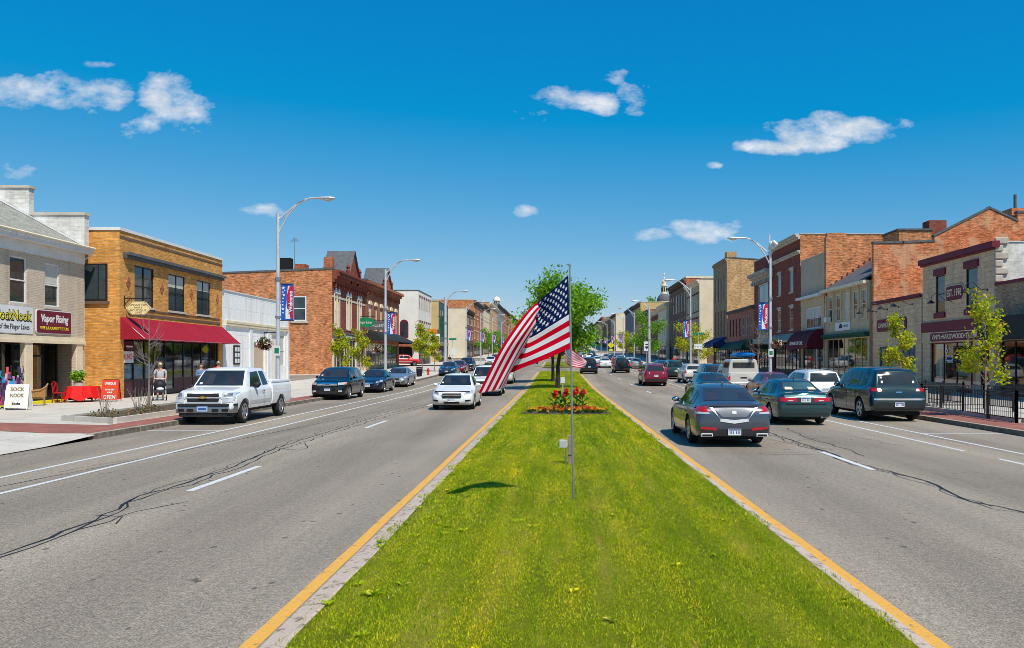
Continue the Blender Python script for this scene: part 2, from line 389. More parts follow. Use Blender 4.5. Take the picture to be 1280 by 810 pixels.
# markings
def strip(name, pts, w, z, material, kind='structure', jit=0):
    b = MB(); n = len(pts); vs = []
    for i, (x, y) in enumerate(pts):
        xa, ya = pts[max(i-1, 0)]; xb, yb = pts[min(i+1, n-1)]
        dx, dy = xb-xa, yb-ya; L = math.hypot(dx, dy) or 1; nx, ny = dy/L, -dx/L
        ww = w[i] if hasattr(w, '__len__') else w*(1+random.uniform(-jit, jit))
        for s in (-.5, .5): vs.append((x+nx*ww*s, y+ny*ww*s, gzm(y)+z))
    b.add(vs, [(2*i, 2*i+1, 2*i+3, 2*i+2) for i in range(n-1)])
    return tag(b.build(name, material), kind=kind)
def vline(name, x, ya, yb, w, material, z=.004): return strip(name, [(x+random.uniform(-.007, .007), y) for y in yrange(ya, yb, 1.5)], w, z, material)
MEDIANS = [(-3, 100), (122, 168), (206, 285)]
for a, b_ in MEDIANS:
    vline('lane_marking', -2.25, a-1, b_+1, .13, M['yellow_line']); vline('lane_marking', 2.82, a-1, b_+1, .13, M['yellow_line'])
for a, b_ in ((-3, 120), (140, 280)):
    vline('lane_marking', -8.73, a, b_, .11, M['white_line']); vline('lane_marking', -9.92, a, b_, .11, M['white_line'])
vline('lane_marking', 9.4, 3, 17.5, .11, M['white_line']); vline('lane_marking', 9.4, 19, 125, .11, M['white_line']); vline('lane_marking', 10.42, -2, 125, .11, M['white_line'])
vline('lane_marking', 9.4, 142, 280, .11, M['white_line']); vline('lane_marking', 10.42, 142, 280, .11, M['white_line'])
y = 13.2
while y < 260:
    vline('lane_marking', -5.87, y, y+3.1, .13, M['white_line']); y += 12.2
y = 15.75
while y < 260:
    vline('lane_marking', 6.06, y, y+3.1, .13, M['white_line']); y += 12.2
for y in (24.5, 40.5, 49.0, 57.5, 66): strip('lane_marking', [(-9.98, y), (RL+.05, y)], .1, .0045, M['white_line'])
for y in (23.5, 32.5, 46): strip('lane_marking', [(10.48, y), (RR-.05, y)], .1, .0045, M['white_line'])
strip('lane_marking', [(2.9, 106), (RR, 106)], .4, .0045, M['white_line']); strip('lane_marking', [(2.9, 109.5), (RR, 109.5)], .2, .0045, M['white_line'])

def wander(pts, amp=.06, step=.35):
    out = []
    for (x0, y0), (x1, y1) in zip(pts[:-1], pts[1:]):
        k = max(1, int(math.hypot(x1-x0, y1-y0)/step))
        for i in range(k):
            f = i/k; out.append((x0+(x1-x0)*f+random.uniform(-amp, amp), y0+(y1-y0)*f))
    out.append(pts[-1]); return out
def seam(px, w=.035, amp=.05, z=.0012, ground_pts=False):
    w *= .92
    pts = px if ground_pts else [ground(*p) for p in px]
    p = wander(pts, amp); strip('tar_seam', p, [w*random.uniform(.5, 1.5) for _ in p], z+random.uniform(0, .0015), M['tar'])
s1 = [(-40, 706), (0, 692), (60, 672), (120, 650), (175, 620), (235, 603), (300, 580), (345, 560), (400, 543), (470, 521), (530, 506), (575, 492)]
seam(s1, .045); seam([(x, y+3) for x, y in s1], .03, .09); seam([(x+5, y-4) for x, y in s1[4:]], .022, .1)
seam([(95, 662), (140, 652), (150, 645), (165, 640), (235, 627)], .03, .04); seam([(120, 655), (148, 655), (150, 646), (120, 644)], .03)
seam([(350, 560), (372, 563), (384, 560), (380, 553)], .03)
seam([(-20, 614), (0, 608), (120, 585), (250, 559), (400, 529), (480, 513)], .03, .02); seam([(160, 575), (120, 582), (75, 590)], .02)
s2 = [(1320, 652), (1280, 640), (1215, 627), (1160, 602), (1110, 589), (1060, 576), (1030, 563), (985, 549), (960, 540), (930, 528)]
seam(s2, .05); seam([(x, y+2.5) for x, y in s2], .03, .1); seam([(x-8, y-2) for x, y in s2[3:]], .025, .12)
seam([(980, 535), (1010, 547), (1042, 556), (1080, 570)], .03, .1); seam([(955, 548), (1000, 556), (1040, 562)], .025, .1); seam([(960, 556), (1020, 548), (1060, 545), (1100, 551)], .02, .06)
seam([(1160, 602), (1190, 618), (1240, 633)], .025); seam([(868, 569), (940, 568.5), (1018, 568)], .02, .02); seam([(880, 566), (1000, 566)], .015, .02)
seam([(1100, 553), (1150, 560)], .02, .03); seam([(1150, 545), (1195, 552), (1260, 563)], .02, .05)
seam([(430, 541), (520, 542), (590, 543)], .014, .02); seam([(250, 561), (370, 562)], .012, .02)
for k in range(26):
    x = random.choice((-5.9, -5.7, 6.1, 6.3, 9.7)); y = random.uniform(30, 110); L = random.uniform(2, 8)
    seam([(x, y), (x+random.uniform(-.3, .3), y+L)], .03, .12, ground_pts=True)
# median: flush worn kerb, lawn with a slight crown
def lawn_h(x, y):
    f = max(0, 1-((x-.35)/2.3)**4); return .05+.07*f
for k, (a, b_) in enumerate(MEDIANS):
    ys = yrange(a, b_, 2)
    for xe, s in ((-2.14, 1), (2.73, -1)):
        bb = MB(); vs = []
        for y in yrange(a, b_, .7):
            j = random.uniform(-.03, .03) if y < 60 else 0
            vs += [(xe, y, gzm(y)-.02), (xe+s*.01, y, gzm(y)+.035), (xe+s*(.2 if s > 0 else .14)+j, y, gzm(y)+.06), (xe+s*.45, y, gzm(y)-.02)]
        n = len(vs)//4
        bb.add(vs, [(4*i+q, 4*i+q+1, 4*i+4+q+1, 4*i+4+q) for i in range(n-1) for q in range(3)])
        tag(bb.build('median_kerb', M['median_kerb']), kind='structure')
    sheet('lawn', -1.96, 2.58, ys, 0, M['lawn'], nx=14, dz=lawn_h)
# grass blades: real leaves, dense near the camera
def blades(name, y0, y1, dens, hgt, wid, seed):
    rng = np.random.default_rng(seed); n = int((y1-y0)*4.7*dens)
    x = rng.uniform(-2.12, 2.72, n)
    y = rng.uniform(y0, y1, n)
    wv = lambda k, a: .05*np.sin(y*k+a)+.035*np.sin(y*k*2.7+a*2)+.03*np.sin(y*k*6.1+a)
    edge = np.minimum(x+1.98+wv(2.1, 0), 2.6+wv(1.7, 2)-x); keep = (edge > .0) & ((edge > .1) | (rng.random(n) < .6+.4*np.sin(y*3.1+x*5)))
    pat = np.sin(x*3.1+np.sin(y*.9)*1.5)*np.sin(y*1.3+1.2*np.sin(x*2.3))
    bald = ((np.abs(x-.45-.05*np.sin(y*1.7)) < .07) & (rng.random(n) < .55)) | ((np.abs(x-1.55-.06*np.sin(y*1.3)) < .08) & (rng.random(n) < .45)) | ((np.sin(x*7+y*2.1)*np.sin(y*3.7-x*3) > .86) & (rng.random(n) < .7)); keep &= ~bald
    keep &= ~(((x-.38)/1.65)**2+((y-30.8)/1.0)**2 < 1)
    x, y, pat = x[keep], y[keep], pat[keep]; n = len(x)
    f = np.clip(1-((x-.35)/2.3)**4, 0, 1); z = .048+.07*f+np.array([gzm(v) for v in y]) if n < 4e5 else None
    h = hgt*rng.uniform(.35, 1.3, n)*(1+.25*pat); a = rng.uniform(0, 2*PI, n); w = wid*rng.uniform(.6, 1.3, n)
    lx, ly = rng.normal(0, .45, n)*h, rng.normal(0, .45, n)*h
    ca, sa = np.cos(a)*w/2, np.sin(a)*w/2
    V = np.empty((n, 3, 3)); V[:, 0] = np.stack([x-ca, y-sa, z], 1); V[:, 1] = np.stack([x+ca, y+sa, z], 1); V[:, 2] = np.stack([x+lx, y+ly, z+h], 1)
    me = bpy.data.meshes.new(name); me.vertices.add(3*n); me.vertices.foreach_set('co', V.ravel()); me.loops.add(3*n); me.loops.foreach_set('vertex_index', np.arange(3*n, dtype=np.int32))
    me.polygons.add(n); me.polygons.foreach_set('loop_start', np.arange(0, 3*n, 3, dtype=np.int32)); me.update(calc_edges=True)
    return tag(link_mesh(name, me, None, M['blade']), 'mown green grass on the median lawn', 'grass', kind='stuff')
def blademat():
    m = bpy.data.materials.new('grass_blades'); m.use_nodes = True; t = NT(m.node_tree); t.n.clear()
    g = t.new('ShaderNodeNewGeometry'); co = t.new('ShaderNodeTexCoord').outputs['Object']
    st = t.new('ShaderNodeVectorMath', {0: co, 1: (1.4, .3, 1)}, operation='MULTIPLY').outputs[0]
    col = t.ramp(g.outputs['Random Per Island'], [(0, (.14, .235, .003, 1)), (.3, (.285, .405, .003, 1)), (.66, (.45, .56, .004, 1)), (.92, (.70, .68, .02, 1)), (1, (.8, .68, .18, 1))])
    col = t.mix(1, col, t.ramp(t.noise(st, 1.3, 5, .65), [(.32, (.66, .78, .7, 1)), (.48, (1, 1, 1, 1)), (.66, (1.5, 1.2, 1.4, 1))]), 'MULTIPLY')
    mow = t.new('ShaderNodeVectorMath', {0: co, 1: (2.4, .09, 1)}, operation='MULTIPLY').outputs[0]
    col = t.mix(1, col, t.ramp(t.noise(mow, 1.2, 4, .6), [(.34, (.72, .8, .8, 1)), (.5, (1, 1, 1, 1)), (.64, (1.3, 1.12, 1.1, 1))]), 'MULTIPLY')
    d = t.new('ShaderNodeBsdfPrincipled', {'Base Color': col, 'Roughness': .6, 'Specular IOR Level': .2}); tl = t.new('ShaderNodeBsdfTranslucent', {0: col})
    mx = t.new('ShaderNodeMixShader', {0: .4, 1: d.outputs[0], 2: tl.outputs[0]}); t.new('ShaderNodeOutputMaterial', {0: mx.outputs[0]})
    return m
M['blade'] = blademat()
blades('grass', 4.5, 10, 5600, .021, .0085, 1); blades('grass', 10, 18, 2400, .026, .013, 2); blades('grass', 18, 34, 950, .036, .022, 3); blades('grass', 34, 100, 240, .045, .04, 4)

rngw = random.Random(9); wb = MB()
for i in range(70):
    y = 5.2+rngw.random()**1.6*22; x = rngw.choice((rngw.uniform(-1.95, -1.2), rngw.uniform(-1.9, 2.5))); z = lawn_h(x, y)
    for k in range(rngw.randint(5, 9)):
        a = rngw.uniform(0, 2*PI); L = rngw.uniform(.04, .09); dx, dy = math.cos(a)*L, math.sin(a)*L
        wb.add([(x, y, z), (x+dx*.5-dy*.22, y+dy*.5+dx*.22, z+.03), (x+dx, y+dy, z+.035), (x+dx*.5+dy*.22, y+dy*.5-dx*.22, z+.03)], [(0, 1, 2, 3)])
tag(wb.build('weeds', M['blade']), 'broad leaved weeds scattered in the median lawn', 'weeds', kind='stuff')
# ================================================================== BUILDINGS
M['buff_brick'] = brick('buff_brick', (.74, .33, .07), (.54, .22, .035), (.46, .28, .12), blot=.22)
M['cream_brick'] = brick('cream_brick', (.60, .50, .38), (.53, .44, .33), (.46, .38, .29), blot=.07)
M['orange_brick'] = brick('orange_brick', (.60, .19, .06), (.38, .10, .03), (.48, .28, .15), blot=.42, blots=.9, ms=.014)
M['old_orange'] = brick('old_orange_brick', (.6, .16, .05), (.4, .09, .03), (.48, .27, .15), blot=.42, blots=.8, patch=(.62, .36, .2))
M['dark_red'] = brick('dark_red_brick', (.27, .05, .032), (.19, .035, .025), (.2, .09, .06), blot=.25)
M['red_brick'] = brick('red_brick', (.45, .11, .05), (.32, .075, .035), (.3, .17, .1), blot=.3)
M['pink_brick'] = brick('pink_brick', (.42, .15, .1), (.33, .11, .08), (.3, .17, .13), blot=.2)
M['tan_brick'] = brick('tan_brick', (.55, .33, .14), (.42, .24, .10), (.44, .3, .17), blot=.35, blots=.6)
M['tan_block'] = brick('tan_block', (.66, .47, .29), (.56, .40, .25), (.42, .3, .19), bw=.55, bh=.3, ms=.014, blot=.09)
M['white_block'] = brick('white_block', (.86, .84, .8), (.8, .78, .75), (.62, .62, .6), bw=1.2, bh=.9, ms=.012, blot=.04)
M['painted_block'] = brick('painted_block', (.62, .60, .55), (.5, .48, .43), (.52, .5, .45), bw=.4, bh=.2, ms=.01, blot=.12, patch=(.72, .71, .67))
M['drab_brick'] = brick('drab_brick', (.40, .28, .17), (.3, .21, .13), (.24, .18, .12), blot=.25)
M['beige_stucco'] = mat('beige_stucco', (.55, .43, .3), .9, var=.14, scale=.6)
M['greige'] = mat('greige_siding', (.5, .42, .27), .85, var=.15)
M['cream_wall'] = mat('cream_wall', (.74, .63, .45), .9, var=.1, scale=.5)
M['white_wall'] = mat('white_wall', (.8, .75, .66), .9, var=.1, scale=.5)
M['ochre_wall'] = mat('ochre_wall', (.60, .42, .18), .9, var=.12, scale=.5)
M['grey_wall'] = mat('grey_wall', (.2, .22, .24), .85, var=.15)
M['teal_wall'] = mat('teal_wall', (.06, .12, .12), .8, var=.15)
M['brown_wall'] = mat('brown_wall', (.17, .1, .065), .85, var=.2)
M['red_canvas'] = mat('crimson_canvas', (.33, .008, .025), .8, var=.12, scale=1.2)
M['burg_canvas'] = mat('burgundy_canvas', (.10, .008, .02), .8, var=.12)
M['green_canvas'] = mat('green_canvas', (.012, .07, .045), .8, var=.12)
M['navy_canvas'] = mat('navy_canvas', (.012, .03, .13), .8, var=.12)
M['black_canvas'] = mat('black_canvas', (.02, .024, .024), .8, var=.12)
M['cream_canvas'] = mat('cream_canvas', (.5, .43, .3), .8, var=.12)
M['items'] = None
def itemmat():
    m, t, b = newmat('shop_goods'); g = t.new('ShaderNodeNewGeometry')
    col = t.ramp(g.outputs['Random Per Island'], [(0, (.5, .05, .06, 1)), (.15, (.6, .55, .5, 1)), (.3, (.05, .12, .3, 1)), (.45, (.5, .35, .08, 1)), (.6, (.1, .25, .12, 1)), (.75, (.45, .2, .3, 1)), (.88, (.7, .68, .6, 1)), (1, (.08, .07, .07, 1))], 'CONSTANT')
    t.l.new(col, b.inputs['Base Color']); b.inputs['Roughness'].default_value = .8; return m
M['items'] = itemmat()

def root(name, side, X, y0, y1, label, cat, z=None, group=None):
    """side L: faces +X, local x runs from the near end to the far end; side R: faces -X, local x runs from the far end to the near end"""
    zz = gz((y0+y1)/2)+.15 if z is None else z
    if side == 'L': o = empty(name, (X, y0, zz), PI/2, label, cat, group)
    else: o = empty(name, (X, y1, zz), -PI/2, label, cat, group)
    o['_w'] = y1-y0; return o
def facade(b, W, z0, z1, holes, y=0, dep=.18, x0=0):
    xs = sorted(set([x0, W]+[v for h in holes for v in h[:2]])); zs = sorted(set([z0, z1]+[v for h in holes for v in h[2:4]]))
    for i in range(len(xs)-1):
        for j in range(len(zs)-1):
            cx, cz = (xs[i]+xs[i+1])/2, (zs[j]+zs[j+1])/2
            if any(h[0] < cx < h[1] and h[2] < cz < h[3] for h in holes): continue
            b.quad((xs[i], y, zs[j]), (xs[i+1], y, zs[j]), (xs[i+1], y, zs[j+1]), (xs[i], y, zs[j+1]))
    for h in holes:
        a, c, d, e = h[:4]
        b.quad((a, y, d), (a, y+dep, d), (a, y+dep, e), (a, y, e)); b.quad((c, y, d), (c, y, e), (c, y+dep, e), (c, y+dep, d))
        b.quad((a, y, e), (a, y+dep, e), (c, y+dep, e), (c, y, e)); b.quad((a, y, d), (c, y, d), (c, y+dep, d), (a, y+dep, d))
def shell(rt, W, H, D, holes, wallm, sidem=None, par=.5, roofm=None, cop=None, copm=None, sideH=None):
    b = MB(); facade(b, W, -1, H, holes)
    o = b.build('wall', wallm, rt)
    s = MB(); sH = sideH or H
    for x in (0, W):
        s.quad((x, 0, -1), (x, D, -1), (x, D, sH), (x, 0, H))
    s.quad((0, D, -1), (W, D, -1), (W, D, sH), (0, D, sH))
    s.build('side_wall', sidem or wallm, rt)
    r = MB().quad((0, .02, H-par), (W, .02, H-par), (W, D, sH-par), (0, D, sH-par)); r.build('roof', roofm or M['tar_roof'], rt)
    if cop:
        c = MB(); t = cop
        c.box(-.05, W+.05, -.06, .3, H+.003, H+t)
        for x in (-.06, W-.24):
            c.add([(x, .3, H+.003), (x+.3, .3, H+.003), (x+.3, D, sH+.003), (x, D, sH+.003), (x, .3, H+t), (x+.3, .3, H+t), (x+.3, D, sH+t), (x, D, sH+t)],
                  [(0, 1, 5, 4), (1, 2, 6, 5), (2, 3, 7, 6), (3, 0, 4, 7), (4, 5, 6, 7), (3, 2, 1, 0)])
        c.build('coping', copm or M['concrete_trim'], rt)
    return o
def window(rt, x0, x1, z0, z1, frame=None, style='sash', pane=None, y=.06, fw=.06, sill=None, head=None, simple=False):
    fm = frame or M['white']; pm = pane or M['glass']
    if simple:
        f = MB().box(x0, x1, y+.03, y+.05, z0, z1).build('window', pm, rt)
        b = MB(); mz = (z0+z1)/2; b.box(x0, x1, y-.01, y+.03, mz-.03, mz+.03)
        for xx in (x0, x1-fw): b.box(xx, xx+fw, y-.01, y+.03, z0, z1)
        b.box(x0, x1, y-.012, y+.03, z1-fw, z1-.001); b.box(x0, x1, y-.012, y+.03, z0+.001, z0+fw)
        b.build('frame', fm, f)
        return f
    b = MB()
    b.box(x0, x0+fw, y-.02, y+.05, z0, z1); b.box(x1-fw, x1, y-.02, y+.05, z0, z1)
    b.box(x0+fw, x1-fw, y-.021, y+.05, z1-fw, z1); b.box(x0+fw, x1-fw, y-.021, y+.05, z0, z0+fw)
    if style in ('sash', 'pair'): mz = (z0+z1)/2; b.box(x0+fw, x1-fw, y-.015, y+.045, mz-.03, mz+.03)
    if style in ('slide', 'pair', 'quad'): mx = (x0+x1)/2; b.box(mx-.03, mx+.03, y-.017, y+.047, z0+fw, z1-fw)
    if style == 'quad':
        for k in (1, 3): mx = x0+(x1-x0)*k/4; b.box(mx-.03, mx+.03, y-.017, y+.047, z0+fw, z1-fw)
        mz = (z0+z1)/2; b.box(x0+fw, x1-fw, y-.014, y+.044, mz-.03, mz+.03)
    f = b.build('window', fm, rt)
    if random.random() < .4 and style != 'plain':
        zz = z1-(z1-z0)*random.uniform(.25, .55)
        MB().box(x0+fw, x1-fw, y+.022, y+.026, zz, z1-fw).build('blind', M['blind'], f)
    MB().box(x0+fw*.5, x1-fw*.5, y+.028, y+.036, z0+fw*.5, z1-fw*.5).build('pane', pm, f)
    if sill: MB().box(x0-.08, x1+.08, -.07, y+.03, z0-.12, z0-.003).build('sill', sill, f)
    if head: MB().box(x0-.1, x1+.1, -.035, -.003, z1+.003, z1+.26).build('lintel', head, f)
    return f
def shopfront(rt, x0, x1, z0, z1, frame, doors=(), bulk=.5, bulkm=None, mull=1.3, inside=2.2, yb=.12, goods=18, transom=None):
    """glazed front with mullions, bulkhead, recessed room and goods on show"""
    b = MB(); w = .07
    xs = [x0]+[v for d in doors for v in d]+[x1]; xs = sorted(set(xs)); bays = []
    for a, c in zip(xs[:-1], xs[1:]):
        isd = any(abs(a-d[0]) < 1e-6 for d in doors)
        if isd: bays.append((a, c, True))
        else:
            k = max(1, round((c-a)/mull))
            for i in range(k): bays.append((a+(c-a)*i/k, a+(c-a)*(i+1)/k, False))
    b.box(x0, x1, yb-.03, yb+.05, z1-w, z1)
    if transom: b.box(x0, x1, yb-.029, yb+.049, transom-w/2, transom+w/2)
    for a, c, isd in bays:
        b.box(a, a+w*.7, yb-.031, yb+.051, z0, z1-.001)
        if not isd: b.box(a, c, yb-.027, yb+.047, z0+bulk, z0+bulk+w)
        else: b.box(a, c, yb-.026, yb+.046, z0+.02, z0+.3); b.box(a, c, yb-.026, yb+.046, z0+2.1, z0+2.2)
    b.box(x1-w, x1, yb-.03, yb+.052, z0, z1-.002)
    f = b.build('shopfront', frame, rt)
    for a, c, isd in bays:
        if not isd: MB().box(a+.001, c-.001, yb-.012, yb+.02, z0, z0+bulk).build('bulkhead', bulkm or frame, f)
    MB().quad((x0, yb+.01, z0+.05), (x1, yb+.01, z0+.05), (x1, yb+.01, z1-.02), (x0, yb+.01, z1-.02)).build('pane', M['shop_glass'], f)
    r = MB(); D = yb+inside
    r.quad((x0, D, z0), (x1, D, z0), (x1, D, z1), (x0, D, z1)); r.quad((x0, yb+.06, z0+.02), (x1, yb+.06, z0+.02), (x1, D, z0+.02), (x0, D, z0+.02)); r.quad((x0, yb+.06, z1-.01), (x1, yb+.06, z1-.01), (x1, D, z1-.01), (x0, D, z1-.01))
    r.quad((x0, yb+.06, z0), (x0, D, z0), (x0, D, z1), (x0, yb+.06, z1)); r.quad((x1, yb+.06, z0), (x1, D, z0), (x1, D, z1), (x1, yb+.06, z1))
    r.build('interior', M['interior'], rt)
    if goods:       # stepped shelving with goods standing on it
        g = MB(); xa, xb = x0+.25, x1-.25
        if doors: xa, xb = ((x0+.25, doors[0][0]-.1) if doors[0][0]-x0 > x1-doors[0][1] else (doors[0][1]+.1, x1-.25))
        for q in range(3): g.box(xa, xb, yb+.35+.25*q, yb+.62+.25*q, z0+.05, z0+bulk+.05+.45*q)
        for _ in range(int(goods*1.2)):
            q = random.randrange(3); gx = random.uniform(xa+.1, xb-.2); sz = random.uniform(.1, .3); zt = z0+bulk+.04+.45*q
            g.box(gx-sz/2, gx+sz/2, yb+.4+.25*q, yb+.4+.25*q+random.uniform(.04, .15), zt, min(zt+random.uniform(.15, .5), z1-.2))
        g.build('display', M['items'], rt)
    return f
def awning(rt, x0, x1, zt, zb, proj, m, valance=.0, name='awning', barrel=False, y0=-.03):
    b = MB()
    if barrel:
        pf = [(y0, zt)]+[(y0-proj*math.sin(a), zb+.12+(zt-zb-.12)*math.cos(a)) for a in [PI/2*i/6 for i in range(1, 7)]]+[(y0-proj, zb)]
    else: pf = [(y0, zt), (y0-proj, zb+valance)]+([(y0-proj, zb)] if valance else [])
    n = len(pf)
    for i in range(n-1):
        (ya, za), (yb_, zb_) = pf[i], pf[i+1]
        k = max(1, int((x1-x0)/1.4))
        for j in range(k):
            xa, xb = x0+(x1-x0)*j/k, x0+(x1-x0)*(j+1)/k; xm = (xa+xb)/2; s = .03 if not barrel else 0
            b.quad((xa, ya, za), (xa, yb_, zb_), (xm, yb_, zb_-s*(i == 0)), (xm, ya, za-s*(i > 0))); b.quad((xm, ya, za-s*(i > 0)), (xm, yb_, zb_-s*(i == 0)), (xb, yb_, zb_), (xb, ya, za))
    for x in (x0, x1): b.add([(x, p[0], p[1]) for p in pf]+[(x, y0, zb)], [tuple(range(n+1))])
    o = b.build(name, m, rt)
    fr = MB()
    for x in (x0+.02, x1-.02): fr.tube([(x, y0, zb+.03), (x, y0-proj+.02, zb+.03)], .015, 5); fr.tube([(x, y0, zt-.05), (x, y0-proj+.03, zb+.05)], .015, 5)
    fr.tube([(x0, y0-proj+.03, zb+.02), (x1, y0-proj+.03, zb+.02)], .015, 5); fr.build('awning_frame', M['steel'], o)
    return o
def cornice(rt, W, z, steps, m, x0=0, brackets=0, name='cornice', bz=.4, bd=.2, side=0):
    """steps: (projection, height) from the bottom up"""
    b = MB(); zz = z
    for i, (p, h) in enumerate(steps):
        b.box(x0-side*p-.002*i, W+side*p+.002*i, -p, .02 if not side else .2, zz, zz+h-.002); zz += h
    for i in range(brackets):
        x = x0+(W-x0)*(i+.5)/brackets; b.box(x-.08, x+.08, -bd, -.004, z-bz, z-.003)
    return b.build(name, m, rt)
def board(name, side, X, Y, x, z0, z1, w, label, m, edge=None, thick=.06, text=(), cat='sign', rounded=0, zg=None, proud=.02):
    """flat sign on a front; side L/R/C (C faces the camera). X, Y: wall plane point of its left end; w: width"""
    rz = {'L': PI/2, 'R': -PI/2, 'C': 0}[side]
    o = empty(name, (X, Y, gz(Y)+.15 if zg is None else zg), rz, label, cat)
    h = z1-z0
    def outline(g):
        if not rounded: return [(-g, z0-g), (w+g, z0-g), (w+g, z1+g), (-g, z1+g)]
        r = rounded; pts = []
        for cx_, cz_, a0 in ((w-r, z0+r, -PI/2), (w-r, z1-r, 0), (r, z1-r, PI/2), (r, z0+r, PI)):
            for i in range(5):
                a = a0+PI/2*i/4; pts.append((cx_+(r+g)*math.cos(a), cz_+(r+g)*math.sin(a)))
        return pts
    if edge is not None: MB().prism(outline(.04), -thick-proud+.012, -proud, 'y').build('border', edge, o)
    MB().prism(outline(0), -thick-proud, -proud-.002, 'y').build('sign_board', m, o)
    for t in text:
        lettering(t[0], t[1], t[2], o, t[3], t[4], y=-thick-proud-.004, width=t[5] if len(t) > 5 else None, bold=t[6] if len(t) > 6 else 0, shear=t[7] if len(t) > 7 else 0)
    return o
def gridwin(rt, W, zs, n, w, h, frame, style='sash', m0=.8, **kw):
    hs = []
    for z in zs:
        for i in range(n):
            c = m0+(W-2*m0)*(i+.5)/n; hs.append((c-w/2, c+w/2, z, z+h))
    return hs

# ---------- LEFT 1: cream brick shop building
XL = -23.6; y0, y1 = 24.5, 41.2; W = y1-y0
rt = root('shop_building', 'L', XL, y0, y1, 'cream painted brick two storey shop building with grey shingle roof, nearest on the left', 'building')
wins = [(35.6-y0, 36.75-y0, 4.45, 6.48), (38.05-y0, 39.15-y0, 4.45, 6.45), (32.6-y0, 33.7-y0, 4.45, 6.48), (29.4-y0, 30.5-y0, 4.45, 6.48)]
fronts = [(32.6-y0, 36.55-y0, 0, 2.72), (37.1-y0, 40.45-y0, 0, 2.72), (26-y0, 31.5-y0, 0, 2.72)]
b = MB(); facade(b, W, -1, 7.3, wins+fronts); b.build('wall', M['cream_brick'], rt)
s = MB(); D = 12
s.add([(0, 0, -1), (0, D, -1), (0, D, 7.3), (0, 6, 10.9), (0, 0, 7.3)], [(0, 1, 2, 3, 4)]); s.quad((W, 0, -1), (W, D, -1), (W, D, 7.3), (W, 0, 7.3)); s.quad((0, D, -1), (W, D, -1), (W, D, 7.3), (0, D, 7.3)); s.build('side_wall', M['cream_brick'], rt)
r = MB(); r.add([(-.2, -.45, 7.45), (W, -.45, 7.45), (W, 6, 10.95), (-.2, 6, 10.95), (-.2, D+.3, 7.5), (W, D+.3, 7.5)], [(0, 1, 2, 3), (3, 2, 5, 4)]); r.build('roof', M['shingle'], rt)
r = MB()
for x in (W-.05,):
    r.add([(x-.45, -.1, 7.66), (x, -.1, 7.67), (x, 6, 10.99), (x-.45, 6, 10.98)], [(0, 1, 2, 3)])
r.build('flashing', M['lamp_steel'], rt)
c = MB(); c.box(-.2, W+.02, -.45, .0, 7.22, 7.40); c.box(-.2, W+.02, -.52, -.4, 7.38, 7.52); c.box(0, W, -.06, -.002, 6.72, 7.215); c.build('cornice', M['white'], rt)
MB().tube([(-.2, -.5, 7.52), (W+.1, -.5, 7.5)], .07, 6).build('gutter', M['cream_paint'], rt)
MB().tube([(W-.05, -.45, 7.42), (W+.12, -.25, 7.15), (W+.12, .1, 6.95), (W+.12, .1, .2)], .05, 6).build('downpipe', M['white'], rt)
fw = MB(); fw.prism([(-.03, 7.5), (-.03, 9.2), (2.75, 9.2), (2.75, 10.55), (9, 10.55), (9, 7.5)][::-1], W-.02, W+.38, 'x'); fw.build('parapet', M['painted_block'], rt, clean=True)
fw = MB(); fw.box(W-.09, W+.45, -.1, 2.68, 9.2, 9.33); fw.box(W-.09, W+.45, 2.68, 9.1, 10.552, 10.68); fw.build('coping', M['concrete_trim'], rt)
for i, (a, c_, d, e) in enumerate(wins): window(rt, a, c_, d, e, M['white'], 'sash', sill=M['concrete_trim'])
st = MB(); st.box(0, W, -.1, -.003, 2.72, 2.86); st.box(0, W, -.06, -.004, 2.862, 3.05); st.build('string_course', M['cream_paint'], rt)
shopfront(rt, *fronts[0][:2], 0, 2.72, M['black_frame'], doors=[(fronts[0][0]+2.2, fronts[0][0]+3.15)], bulk=.4, yb=.5, goods=26)
shopfront(rt, *fronts[1][:2], 0, 2.72, M['black_frame'], doors=[(fronts[1][0]+1.2, fronts[1][0]+2.2)], bulk=.4, yb=.9, goods=16)
shopfront(rt, *fronts[2][:2], 0, 2.72, M['black_frame'], doors=[(fronts[2][0]+2.2, fronts[2][0]+3.15)], bulk=.4, yb=.5, goods=16)
for x in (36.55-y0+.03, 40.45-y0+.03): MB().box(x, x+.5, -.06, -.003, 0, 2.715).build('pilaster', M['cream_paint'], rt)
board('shop_sign', 'L', XL, 34.35, 0, 3.12, 4.3, 2.7, 'white shop sign reading SockNook of the Finger Lakes', M['white'], M['concrete_trim'], text=[
    ('SockNook', .6, M['yellow_sign'], 1.4, 3.88, 2.3, .0), ('of the Finger Lakes', .32, M['ink'], 1.45, 3.4, 2.0)])
lettering('SockNook', .62, M['ink'], [o for o in COL.objects if o.name.startswith('shop_sign')][-1], 1.42, 3.865, y=-.083, width=2.38, bold=.04, extrude=.001)
board('shop_sign', 'L', XL, 37.35, 0, 3.2, 4.22, 2.62, 'maroon rounded shop sign reading Vapor Rising', M['burgundy'], M['white'], rounded=.1, text=[
    ('Vapor Rising', .5, M['white'], 1.31, 3.86, 2.1, .012, .15), ('VAPE & E-CIGARETTE STORE', .2, M['yellow_sign'], 1.31, 3.42, 2.2)])

